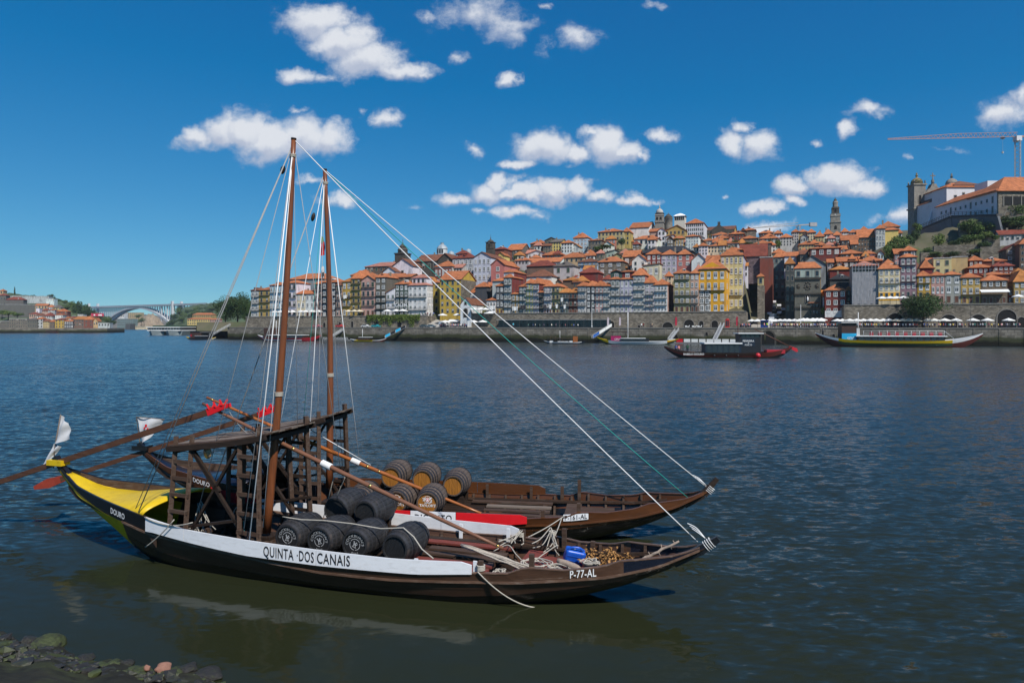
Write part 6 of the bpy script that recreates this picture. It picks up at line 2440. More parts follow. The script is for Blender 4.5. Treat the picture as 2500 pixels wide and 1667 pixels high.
def crown_mesh(name, m, rx, rz, n, leaf, seed, flat=False, lumps=9):
 """leaf-sized faces gathered in clumps through a crown's volume, centred at 0"""
 r = np.random.RandomState(seed)
 cs = []
 for i in range(lumps):
  d = r.normal(size=3)
  d /= np.linalg.norm(d)
  k = r.uniform(.35, .72)
  cs.append((d[0] * rx * k, d[1] * rx * k, (d[2] if not flat else abs(d[2]) * .6) * rz * k, r.uniform(.34, .58)))
 mb = MB()
 vs, fs = [], []
 for i in range(n):
  c = cs[r.randint(len(cs))]
  d = r.normal(size=3)
  d /= np.linalg.norm(d)
  q = r.uniform(.55, 1.0) ** .5 * c[3]
  p = np.array([c[0] + d[0] * rx * q, c[1] + d[1] * rx * q, c[2] + d[2] * rz * q])
  a, b = r.normal(size=3), r.normal(size=3)
  a = a / np.linalg.norm(a) + d * .25
  b = np.cross(a, d + .35 * r.normal(size=3))
  b /= (np.linalg.norm(b) + 1e-6)
  s_ = leaf * r.uniform(.6, 1.3)
  o = len(vs)
  vs += [tuple(p - a * s_ * .5), tuple(p + b * s_ * .35), tuple(p + a * s_ * .5), tuple(p - b * s_ * .35)]
  fs.append((o, o + 1, o + 2, o + 3))
 mb.add(vs, fs)
 return mb.mesh(name, m)

def trunk_mesh(h, r0, spread, seed):
 r = random.Random(seed)
 mb = MB()
 mb.tube([(0, 0, -1), (0.02 * h, 0, h * .35), (-.01 * h, 0.01 * h, h * .62)], [r0, r0 * .75, r0 * .5], 8)
 for k in range(5):
  a = 2 * math.pi * k / 5 + r.random()
  z = h * r.uniform(.35, .6)
  mb.tube([(0, 0, z), (spread * .4 * math.cos(a), spread * .4 * math.sin(a), z + h * .18), (spread * .75 * math.cos(a), spread * .75 * math.sin(a), z + h * .32)], [r0 * .45, r0 * .3, r0 * .12], 5)
 return mb.mesh('trunk', m_bark)

CROWNS = {k: crown_mesh('crown', m, 1, .85, 1500, .15, i, False, 12) for i, (k, m) in enumerate((('m', m_leaf), ('d', m_leaf_d), ('l', m_leaf_l)))}
CROWNS['m2'] = crown_mesh('crown', m_leaf, 1, .75, 1500, .15, 11, False, 14)
CROWNS['d2'] = crown_mesh('crown', m_leaf_d, 1, .9, 1500, .15, 12, False, 14)
CROWNS['cyp'] = crown_mesh('crown', m_leaf_d, .35, 1.3, 900, .16, 13, False, 10)
CROWNS['big'] = crown_mesh('crown', m_leaf_d, 1, .62, 9000, .060, 21, False, 34)
CROWNS['bigd'] = crown_mesh('crown', m_leaf_d, 1, .85, 7000, .075, 22, False, 26)
TRUNK = trunk_mesh(1.0, .06, .5, 3)

def tree(p, rx, rz, kind, label, group, h=None, name='tree', yaw=None):
 """p: crown centre in the world; the trunk reaches the ground below"""
 h = h or rz * 2.2
 root = empty(name, (p[0], p[1], p[2] - h * .62), random.uniform(0, 6.28) if yaw is None else yaw, label, 'tree', group)
 t_ = put(TRUNK, 'trunk', root, (0, 0, 0), (rx * 1.1, rx * 1.1, h))
 c = put(CROWNS[kind], 'crown', root, (0, 0, h * .62), (rx, rx, rz / .85))
 return root

def bush(p, rx, rz, kind, label, group):
 root = empty('shrub', (p[0], p[1], p[2] - rz * .6), random.uniform(0, 6.28), label, 'shrub', group)
 put(CROWNS[kind], 'foliage', root, (0, 0, rz * .6), (rx, rx, rz / .85))
 put(TRUNK, 'stem', root, (0, 0, -.5), (rx * .6, rx * .6, rz))
 return root

# the round pine on the right of the quay
p = qpt(2253, 7)
k = p.y / F
tree(at(2253, 747, p.y), 54 * k, 40 * k, 'big', 'broad round pine standing on the quay among parasols', None, h=(at(0, 747, p.y).z - 6.0) / .62, name='pine_tree', yaw=.4)
# the group at the left end of the town
for px, py, w, h, Y, kd, lb in ((550, 752, 30, 30, 420, 'bigd', 'big dark tree left of the waterfront houses, left crown'), (580, 746, 34, 32, 410, 'bigd', 'big dark tree beside the end house, tallest crown'), (600, 756, 20, 26, 404, 'bigd', 'dark tree touching the grey end house')):
 k = Y / F
 tree(at(px, py, Y), w * k, h * k, kd, lb, 'dark trees at the left end of the quay', h=at(0, py, Y).z - 5 + 4)
# trees and shrubs of the right slope (d6 pixels)
SL = [(920, 1080, 100, 90, 78, 'l', 'young bright green tree below the dark walkway'), (320, 1120, 110, 110, 82, 'm', 'green tree on the wooded slope left of the walkway'), (200, 1180, 110, 130, 74, 'm2', 'tree at the lower left of the wooded slope'), (430, 1100, 90, 120, 88, 'd', 'dark tree under the end of the walkway'),
   (100, 1250, 80, 90, 66, 'm', 'low tree at the left foot of the wooded slope'), (300, 1290, 90, 80, 62, 'd2', 'dark tree behind the violet house attic'), (580, 880, 70, 70, 112, 'm', 'green tree at the foot of the church tower'), (180, 1330, 80, 60, 56, 'm2', 'tree behind the orange hip roof'),
   (1400, 850, 130, 90, 91, 'm', 'ivy shrub on the wall below the convent, left'), (1530, 900, 120, 90, 90, 'm2', 'ivy shrub on the wall below the convent, right'), (1760, 860, 110, 80, 91, 'l', 'light green shrub below the convent corner'), (2050, 760, 140, 60, 90, 'd', 'dark hedge under the arcade, left'),
   (2220, 760, 120, 60, 90, 'm', 'hedge under the arcade, right'), (2060, 820, 130, 50, 88, 'm', 'lower hedge under the arcade'), (2250, 830, 120, 50, 88, 'd', 'lower dark hedge at the right edge'), (1350, 1080, 110, 70, 80, 'm2', 'green shrub on the terrace beds, left'),
   (1500, 1050, 120, 60, 80, 'm', 'green shrub on the terrace beds, middle'), (1680, 1000, 110, 50, 82, 'l', 'light shrub on the terrace beds, right'), (900, 1310, 100, 40, 60, 'm', 'garden shrub above the pale yellow block, left'), (1150, 1300, 110, 40, 60, 'd2', 'garden shrub above the pale yellow block, right'),
   (1480, 1270, 90, 40, 60, 'm', 'shrub right of the low terrace wall'), (1180, 1130, 80, 60, 78, 'd', 'dark shrub right of the young tree'), (2090, 610, 110, 80, 94, 'm2', 'olive-like tree before the arcade'), (2240, 600, 80, 70, 94, 'm', 'tree before the arcade at the right edge'),
   (740, 1250, 60, 50, 68, 'm', 'shrub under the grey retaining wall'), (1650, 1150, 90, 50, 74, 'd', 'dark shrub above the tall rubble wall'), (1820, 1040, 70, 40, 80, 'm', 'shrub left of the long red-roofed house'), (560, 1000, 60, 90, 100, 'd2', 'dark creeper under the walkway end')]
for (x, y, rx, ry, off, kd, lb) in SL:
 px, py = cp('d6', x, y)
 Y = qpt(px, off).y
 k = Y / F * .15304
 (tree if 'tree' in lb else bush)(at(px, py, Y), rx * k * 1.15, ry * k * 1.15, kd, lb, 'trees and shrubs of the green slope')
TT = [('c3', 485, 450, 34, 38, 116, 'd', 'dark tree before the tan granite palace'), ('c2', 2000, 465, 60, 24, 104, 'm', 'garden green below the tan granite palace'), ('c3', 330, 500, 70, 16, 100, 'm', 'terrace hedge below the hill church'), ('c4', 365, 580, 30, 40, 112, 'm', 'tree at the head of the steep street'),
   ('c4', 300, 580, 22, 60, 114, 'd', 'dark narrow tree beside the street head'), ('c4', 785, 1190, 22, 40, 24, 'm', 'small tree beside the dark red house'), ('c3', 1640, 460, 40, 20, 98, 'm', 'hillside shrub right of the mustard house'), ('c3', 1760, 470, 40, 16, 98, 'd', 'dark hillside shrub left of the brown house'),
   ('d8', 720, 820, 60, 24, 108, 'm', 'terrace garden under the ochre mansion'), ('d8', 1750, 960, 60, 30, 82, 'm', 'shrubs right of the cream house'), ('c2', 1120, 555, 24, 14, 78, 'm', 'shrub above the long low house')]
for (cr_, x, y, rx, ry, off, kd, lb) in TT:
 px, py = cp(cr_, x, y)
 Y = qpt(px, off).y
 k = Y / F * CROPS[cr_][2]
 (tree if 'tree' in lb else bush)(at(px, py, Y), rx * k * 1.1, ry * k * 1.1, kd, lb, 'trees and shrubs among the houses')
# creeper along the top of the left wall
mb = MB()
r = np.random.RandomState(5)
vs, fs = [], []
p0, p1 = qpt(895, 12.2), qpt(1025, 12.2)
zt = q_z(800, 773, 12.5)
for i in range(5200):
 a = r.rand()
 drop = abs(r.normal()) * (1.0 + 2.2 * max(0, math.sin(a * 23 + 1) * math.sin(a * 9)))
 p = np.array([p0.x + (p1.x - p0.x) * a, p0.y + (p1.y - p0.y) * a - r.rand() * .7, zt + .6 - drop])
 u, v = r.normal(size=3), r.normal(size=3)
 u /= np.linalg.norm(u)
 v /= np.linalg.norm(v)
 s_ = .32
 o = len(vs)
 vs += [tuple(p - u * s_), tuple(p + v * s_ * .7), tuple(p + u * s_), tuple(p - v * s_ * .7)]
 fs.append((o, o + 1, o + 2, o + 3))
mb.add(vs, fs)
tag(mb.build('creeper', m_leaf_l), 'green creeper hanging over the river wall', 'creeper', None, 'stuff')

# ------------------------------------------------------------------ downstream: left bank, bridge, far hills
m_far = mat('far_wooded_hill', (.060, .085, .034), .95, .5, .03, detail=8)

def ridge(name, label, pts, Y0, Y1, m, seed, rough=.06, z0=-3.0):
 """a hill whose skyline follows (px, py) points, seen at depth Y0 (front foot) .. Y1 (crest)"""
 r = np.random.RandomState(seed)
 pxs = np.linspace(pts[0][0], pts[-1][0], 90)
 pys = np.interp(pxs, [p[0] for p in pts], [p[1] for p in pts])
 rows = 14
 vs, fs = [], []
 for i in range(rows + 3):
  k = i / rows
  for px, py in zip(pxs, pys):
   Y = Y0 + (Y1 - Y0) * k
   zt = CAMH + (HOR - py) * Y1 / F
   if k <= 1:
    z = z0 + (zt - z0) * (math.sin(k * math.pi / 2) ** .9)
    z += (r.rand() - .5) * rough * zt
   else:
    z = zt * (1 - (k - 1) * 1.5)
   x = (px - 1250) * Y / F
   vs.append((x, Y, z))
 n = len(pxs)
 for i in range(rows + 2):
  for q in range(n - 1):
   a = i * n + q
   fs.append((a, a + 1, a + n + 1, a + n))
 mb = MB()
 mb.add(vs, fs, 0, True)
 return tag(mb.build(name, m), label, None, None, 'structure')

ridge('hill', 'wooded hill of the left bank', [(-400, 700), (-60, 716), (20, 718), (60, 722), (132, 728), (160, 738), (186, 742), (205, 752), (232, 760), (258, 772), (275, 790)], 830, 1150, m_far, 1)
ridge('hill', 'wooded hill beyond the bridge on the right', [(395, 799), (408, 790), (425, 770), (450, 752), (470, 748), (500, 743), (530, 741), (570, 735), (640, 740), (760, 760)], 1250, 1900, m_far, 2)
ridge('hill', 'low distant ground under the arch', [(225, 790), (260, 782), (290, 768), (330, 764), (352, 768), (380, 770), (420, 778), (450, 790)], 2330, 2500, mat('far_town_ground', (.12, .115, .10), .95, .4, .02), 3)
ridge('cliff', 'bare rocky cliff beside the bridge foot', [(326, 797), (336, 788), (350, 776), (360, 769), (375, 768), (386, 776), (398, 790), (402, 796)], 1750, 1820, mat('cliff_rock', (.26, .21, .155), .95, .5, .06, detail=8, bump=.6), 4, .25)
# clumps of far trees along the hills
rnd = random.Random(9)
FT = [(26, 722, 6, 7, 1080, 'd'), (36, 716, 4, 12, 1080, 'cyp'), (76, 728, 9, 8, 1050, 'd'), (110, 729, 8, 6, 1050, 'm'), (124, 722, 6, 4, 1040, 'd'), (134, 732, 3, 8, 1040, 'cyp'), (142, 734, 6, 5, 1050, 'd2'), (158, 738, 8, 5, 1050, 'm'), (176, 744, 9, 8, 1020, 'm2'), (198, 752, 15, 16, 960, 'd'), (212, 758, 11, 12, 955, 'd2'), (224, 764, 9, 8, 955, 'd'),
   (165, 752, 12, 6, 980, 'm'), (185, 760, 12, 7, 970, 'm'), (95, 737, 10, 6, 1000, 'm2'), (55, 738, 10, 5, 1000, 'm'), (244, 775, 9, 7, 960, 'm'), (262, 780, 10, 7, 960, 'm2'), (275, 786, 8, 5, 950, 'd2'), (20, 764, 16, 5, 780, 'l'), (42, 768, 12, 4, 775, 'm'), (5, 762, 10, 5, 785, 'm'), (100, 766, 6, 3, 800, 'd2'),
   (440, 752, 5, 4, 1850, 'd'), (455, 752, 5, 4, 1850, 'd2'), (468, 751, 5, 4, 1850, 'd'), (490, 748, 8, 5, 1700, 'm'), (510, 748, 9, 6, 1650, 'd'), (530, 746, 9, 6, 1600, 'm2'), (480, 764, 12, 6, 1500, 'm'), (455, 772, 10, 6, 1450, 'm2'), (505, 762, 12, 6, 1450, 'd'), (432, 785, 6, 6, 1400, 'd2'), (338, 772, 7, 4, 1900, 'm'), (345, 782, 8, 5, 1750, 'm2'),
   (330, 786, 7, 4, 1740, 'm'), (425, 772, 9, 7, 1420, 'd'), (440, 764, 9, 6, 1500, 'm'), (462, 760, 10, 6, 1520, 'd2'), (482, 755, 10, 6, 1560, 'm2'), (498, 755, 10, 6, 1560, 'd'), (520, 755, 12, 7, 1500, 'm'), (445, 780, 8, 7, 1350, 'm'), (420, 786, 7, 6, 1350, 'd2'), (435, 757, 7, 5, 1700, 'm2'), (470, 770, 10, 6, 1400, 'd'), (412, 790, 6, 5, 1350, 'm2')]
SEEN = set()
for i, (px, py, rx, rz, Y, kd) in enumerate(FT):
 k = Y / F
 side = 'left bank slope' if px < 300 else 'slope near the bridge'
 near = min(((abs(px - a), b) for a, b in ((10, 'old grey fortress wall'), (70, 'white terraces'), (150, 'red roofed warehouse rows'), (200, 'dark wooded knoll'), (262, 'river bend'), (335, 'rocky cliff'), (445, 'tall bridge pier'), (515, 'orange apartment blocks'))))[1]
 lab_ = '%s tree %s the %s on the %s' % ({'d': 'dark', 'd2': 'deep green', 'm': 'green', 'm2': 'mid green', 'l': 'light green', 'cyp': 'pointed cypress'}[kd], 'WORD', near, side)
 for wd in ('beside', 'close to', 'left of', 'above', 'right of', 'behind', 'below'):
  if lab_.replace('WORD', wd) not in SEEN:
   lab_ = lab_.replace('WORD', wd)
   break
 SEEN.add(lab_)
 tree(at(px, py, Y), rx * k * 1.2, rz * k * 1.25, kd, lab_, 'far trees downstream', h=rz * k * 2.4)

# left bank: its own frame
_SAVE = (QN, QD, QC, QANG)
QN = Vector((-.25, .968)).normalized()
QD = Vector((QN.y, -QN.x))
QC = 790.0
QANG = math.atan2(QD.y, QD.x)
lbq = qbox(-400, 262, 0, 60, -4, q_z(120, 801, 0), 'quay', m_quay2, None, 'dark left bank quay wall', None, 'structure')
LEFT = """
g1 -60 185 790 930 12 dstone 2 6 dark flat 705 | dep=14 | grey warehouse ruin at the left edge of the picture
g1 188 560 740 930 12 stone 3 8 dark flat 705 | dep=14 | long grey ruined warehouse with two window rows on the left bank
g1 560 760 760 930 12 dstone 2 4 dark hip 715 | dep=12 rcol=g | grey warehouse right of the long ruin
g1 760 880 740 930 14 lgrey 3 2 dark hip 700 | | narrow grey house with tower-like gable on the left bank
g1 880 1010 790 930 13 tan 3 3 dark hip 740 | rcol=b | tan house left of the moored tour boat
g1 1010 1120 800 930 13 brown 2 3 dark hip 760 | | brown house behind the moored tour boat
g1 1130 1320 760 930 13 mustard 3 3 dark hip 725 | rcol=r | mustard house with flat red eaves on the left bank
g1 1320 1500 790 930 12 slate 2 4 sash hip 745 | | dark house with many small windows on the left bank
g1 1500 1720 750 900 14 brown 2 4 dark gs 690 | dep=30 rcol=y | big brown warehouse with orange roof on the left bank
g1 1720 1910 760 900 14 brick 2 2 dark hip 685 | dep=14 | orange-red warehouse end at the tip of the left bank
g1 1915 2005 790 880 14 tan 1 2 dark gf 720 | | tan gabled house at the tip of the left bank
g1 2010 2250 830 900 14 lgrey 1 4 dark flat 815 | | low white sheds at the tip of the left bank
g1 -40 120 260 480 190 dstone 2 3 dark hip 225 | rcol=r | tall grey house at the upper left corner of the bank
g1 -10 66 165 240 215 tan 1 1 dark hip 140 | | pale lookout turret at the upper left edge
g1 120 480 350 480 170 dstone 1 4 - hip 290 | rcol=r | old monastery house with red roof behind the grey wall
g1 -60 730 450 590 150 dstone 0 0 - flat 440 | dep=10 | long grey fortress wall on the left bank slope
g1 720 970 470 540 140 tan 1 4 dark gs 432 | | tan house with bright orange roof right of the fortress wall
g1 980 1080 500 580 130 white 1 3 dark hip 455 | | white house with bright orange roof right of the tan house
g1 1080 1250 510 560 130 tan 1 3 dark hip 450 | rcol=g | house with grey-brown roof above the red cluster
g1 740 810 530 600 125 white 1 2 - flat 525 | | small white cube house among the red roofs
g1 860 980 570 610 110 pink 1 3 dark hip 530 | rcol=r | small pink house with red roof on the left slope
g1 990 1120 560 640 105 lgrey 2 2 dark hip 540 | | grey house between the red roofs on the left slope
g1 1155 1380 590 690 95 brick 2 3 dark hip 535 | | red house with pyramid roof on the left slope
g1 600 780 640 720 80 pink 1 4 dark hip 605 | rcol=r | pink row house below the fortress wall
g1 730 900 680 740 60 white 1 4 dark hip 625 | rcol=b | white row house with red tiles below the fortress wall
g1 905 1090 680 730 60 lgrey 1 4 dark hip 610 | rcol=r | grey row house with broad red roof
g1 1130 1290 660 730 55 white 1 3 sash hip 640 | | white house above the mustard house
g1 1330 1450 730 790 50 tan 1 3 dark hip 695 | | tan house under an orange roof behind the dark house
g1 1480 1560 690 720 70 brick 1 2 - flat 655 | | small orange block above the big brown warehouse
g1 1590 1710 655 690 90 white 1 5 dark flat 630 | | long white flat building above the big brown warehouse
g1 210 1000 278 318 270 lgrey 2 16 dark flat 255 | dep=14 | long white terrace building on the left skyline
g1 950 1110 330 380 250 white 2 5 dark flat 285 | dep=12 | white stepped building at the end of the left skyline
"""
TOWN = LEFT
_mark = len(BASES)
run_town()
sg = empty('billboard', qpt(238, 60, q_z(238, 772, 60)), QANG, 'wide red advertising sign on the left bank', 'sign')
mb = MB()
k = qpt(238, 60).y / F
mb.box(-14 * k, 14 * k, -.2, .2, 0, 7 * k)
mb.build('panel', mat('red_sign_paint', (.45, .04, .08), .5, .1, 1), sg)
mb = MB()
for q in (-10, 0, 10):
 mb.box(q * k - .2, q * k + .2, .2, .5, -5, 7 * k)
mb.build('posts', m_iron, sg)
mb = MB()
for q, w in ((-8, 3), (2, 2.4), (4, 6)):
 mb.box(q * k, (q + w) * k, -.24, -.205, 1.5 * k, 4.4 * k)
mb.build('print', m_letter_w, sg)
QN, QD, QC, QANG = _SAVE

# ---- bridge
brp = lambda px, z, k=0: None
BL, BR = at(232, 747, 2250), at(470, 747, 1950)
BL.z = BR.z = 72.0
mid = (BL + BR) / 2
ba = math.atan2(BR.y - BL.y, BR.x - BL.x)
br = empty('arch_bridge', (mid.x, mid.y, 0), ba, 'long white concrete arch bridge spanning the river far downstream', 'bridge')
bl = (BR - BL).length
m_conc = mat('pale_concrete', (.55, .56, .57), .8, .1, .05)

def bx_at(px):
 # position along the bridge axis for a pixel column
 u = (px - 1250) / F
 d = BR - BL
 s_ = (u * BL.y - BL.x) / (d.x - u * d.y)
 return (s_ - .5) * bl

mb = MB()
mb.box(-bl / 2 - 40, bl / 2 + 90, -13, 13, 67.5, 71.0)
mb.build('deck', m_conc, br)
mb = MB()
for sy in (-13.4, 13.2):
 mb.box(-bl / 2 - 40, bl / 2 + 90, sy, sy + .2, 71.0, 72.3)
mb.build('parapet', m_conc, br)
xl_, xr_ = bx_at(255), bx_at(430)
for sy in (-8, 8):
 mb = MB()
 vs, fs = [], []
 n = 36
 for i in range(n + 1):
  k = 2 * i / n - 1
  x = (xl_ + xr_) / 2 + (xr_ - xl_) / 2 * k
  zc = 8 + 56 * (1 - k * k)
  t_ = 2.2 + 1.6 * k * k
  vs += [(x, sy - 3.5, zc - t_), (x, sy + 3.5, zc - t_), (x, sy + 3.5, zc + t_), (x, sy - 3.5, zc + t_)]
 for i in range(n):
  for q in range(4):
   q2 = (q + 1) % 4
   fs.append((i * 4 + q, i * 4 + q2, i * 4 + 4 + q2, i * 4 + 4 + q))
 mb.add(vs, fs)
 fix_normals(mb.build('arch', m_conc, br))
nx = 0
for x in np.arange(-bl / 2 - 20, bl / 2 + 80, 13.0):
 k = (x - (xl_ + xr_) / 2) / ((xr_ - xl_) / 2)
 zb = 8 + 56 * (1 - k * k) if abs(k) < 1 else 2
 if 67 - zb < 3:
  continue
 for sy in (-8, 8):
  mb = MB()
  mb.box(x - .8, x + .8, sy - .8, sy + .8, zb, 67.5)
  mb.build('column', m_conc, br)
for px in (228, 432):
 x = bx_at(px)
 for sy in (-14, 14):
  mb = MB()
  mb.box(x - 3, x + 3, sy - 3, sy + 3, -3, 82 if px == 228 else 80)
  mb.build('pylon', m_conc, br)
for px in (402, 416, 444, 457):
 x = bx_at(px)
 mb = MB()
 mb.box(x - 1.5, x + 1.5, -11, -8, 4, 67.5)
 mb.build('pier', m_conc, br)

# far buildings by the bridge
def far_block(px0, px1, y0, y1, Y, col, label, floors=0, cols=0, dep=20, roof=None):
 a, b = at(px0, y1, Y), at(px1, y1, Y)
 zt = CAMH + (HOR - y0) * Y / F
 root = empty('building', ((a.x + b.x) / 2, Y, a.z), 0, label, 'building', 'far buildings by the bridge')
 w = b.x - a.x
 mb = MB()
 mb.box(-w / 2, w / 2, 0, dep, -6, zt - a.z)
 o = mb.build('wall', m_wall, root)
 o.color = (*WC[col], 1)
 H = zt - a.z
 if roof:
  r = roof_mesh(w, dep, H, H + roof, 'hip').build('roof', m_tile, root)
  fix_normals(r).color = (*RC['o'], 1)
 for i in range(floors):
  for q in range(cols):
   put(WM['dark'], 'window', root, (-w / 2 + w * (q + .5) / cols, -.05, H / floors * (i + .25)), (w / cols * .5, 1, H / floors * .55))
 return root

far_block(286, 324, 778, 796, 1500, 'teal', 'grey glass office block under the bridge', 3, 8)
far_block(306, 318, 790, 798, 1480, 'slate', 'dark small block before the glass office', 2, 3)
far_block(302, 344, 763, 776, 2300, 'tan', 'pinkish flats far under the arch', 4, 9)
far_block(286, 304, 764, 774, 2250, 'white', 'white shed with red front far under the arch', 2, 4)
far_block(318, 362, 796, 801, 1500, 'cream', 'long pale quay building below the cliff', 1, 14)
far_block(470, 518, 768, 784, 1100, 'ochre', 'orange apartment block beside the quay trees, upper row', 2, 9, 16, 3)
far_block(457, 512, 779, 793, 1060, 'yellow', 'orange-yellow apartment block beside the quay trees, lower row', 2, 10, 16, 2)
far_block(512, 534, 780, 792, 1000, 'pink', 'pinkish houses right of the orange apartments', 2, 4, 12, 2)
far_block(442, 520, 794, 800, 980, 'dstone', 'dark low quay wall with parked cars downstream', 1, 12)
far_block(520, 562, 788, 803, 560, 'slate', 'dark riverside wall left of the quay end', 0, 0)
# ------------------------------------------------------------------ life on the quay
m_canvas = mat('white_canvas', (.74, .73, .70), .8, .06, 1)
m_canvas_c = mat('cream_canvas', (.62, .55, .42), .8, .06, 1)

def parasol_proto(m):
 root = bpy.data.objects.new('parasol', None)
 root.empty_display_size = .2
 mb = MB()
 n = 8
 vs = [(0, 0, 3.35)] + [(2.1 * math.cos(2 * math.pi * k / n), 2.1 * math.sin(2 * math.pi * k / n), 2.55) for k in range(n)] + [(2.1 * math.cos(2 * math.pi * k / n), 2.1 * math.sin(2 * math.pi * k / n), 2.33) for k in range(n)]
 fs = [(0, 1 + k, 1 + (k + 1) % n) for k in range(n)] + [(1 + k, 1 + n + k, 1 + n + (k + 1) % n, 1 + (k + 1) % n) for k in range(n)]
 mb.add(vs, fs)
 me_c = mb.mesh('canopy', m)
 mb = MB()
 mb.tube([(0, 0, 0), (0, 0, 3.3)], .05, 6)
 me_p = mb.mesh('pole', m_iron)
 return me_c, me_p

PAR = {'w': parasol_proto(m_canvas), 'c': parasol_proto(m_canvas_c)}

def parasol(p, s, kind, label, group):
 r = empty('parasol', p, random.uniform(0, .7), label, 'parasol', group)
 r.scale = (s, s, 1)
 put(PAR[kind][0], 'canopy', r, (0, 0, 0))
 put(PAR[kind][1], 'pole', r, (0, 0, 0))
 return r

zW1, zW2, zW3 = q_z(800, 773, 12.5), q_z(1480, 764, 10.5), q_z(2300, 744, 12)
P_ROWS = [
 ([cp('c1', x, 0)[0] for x in (340, 400, 480, 540)], 13.2, zW1, 'w', 'white parasol before the pale blue house on the left terrace'),
 ([cp('c1', x, 0)[0] for x in (630, 690, 760, 840)], 13.2, zW1, 'w', 'white parasol before the low cream and white houses'),
 ([cp('c1', x, 0)[0] for x in (1185, 1250, 1312)], 13.2, zW1, 'c', 'cream parasol before the tall ochre house'),
 ([cp('c1', x, 0)[0] for x in (1630, 1720, 1810)], 13.2, zW1, 'w', 'white parasol below the big white letters'),
 ([cp('c2', x, 0)[0] for x in (350, 500)], 14.5, 9.2, 'w', 'white parasol before the big yellow house'),
 ([cp('c2', x, 0)[0] for x in (690, 760, 800)], 9.3, zW2 - .6, 'w', 'white parasol right of the chapel on the terrace'),
 ([cp('c2', x, 0)[0] for x in (375, 680, 775)], 6.5, 6.02, 'w', 'white parasol on the quay below the chapel'),
 ([1882, 1894, 1905, 1917, 1928, 1940, 1952, 1964, 1976, 1988, 2000], 8.2, 6.02, 'w', 'white parasol in the front row on the square'),
 ([1960, 1972, 1984, 1996, 2006], 14.0, 6.4, 'w', 'white parasol in the back row on the square'),
 ([2044, 2056], 9.0, 6.02, 'w', 'white parasol before the dark red house'),
 ([2076, 2092, 2108, 2124, 2140, 2156, 2172], 8.0, 6.02, 'w', 'white parasol along the wall left of the pine'),
 ([2188, 2204, 2220, 2236], 7.0, 6.02, 'c', 'cream parasol in the shade of the pine'),
 ([2264, 2280, 2306, 2334], 7.5, 6.02, 'w', 'white parasol right of the pine'),
 ([2374, 2410, 2463], 7.0, 6.02, 'w', 'white parasol before the arches at the right'),
 ([2154, 2172, 2188, 2204], 13.2, zW3, 'w', 'white parasol on the upper terrace by the pale stone house'),
 ([2485], 13.2, zW3, 'w', 'large white parasol on the upper terrace at the right edge'),
 ([1835, 1848, 1862], 12.0, 6.05, 'w', 'white parasol at the foot of the pale yellow house')]
ORDL = ['first', 'second', 'third', 'fourth', 'fifth', 'sixth', 'seventh', 'eighth', 'ninth', 'tenth', 'eleventh']
for pxs, off, z, kd, lb in P_ROWS:
 for i, px in enumerate(pxs):
  lb_ = ('%s %s' % (ORDL[i] + ' from the left,', lb)) if len(pxs) > 1 else lb
  parasol(qpt(px + random.uniform(-1.5, 1.5), off + random.uniform(-.8, .8), z), random.uniform(.88, 1.12), kd, lb_, 'row: ' + lb)

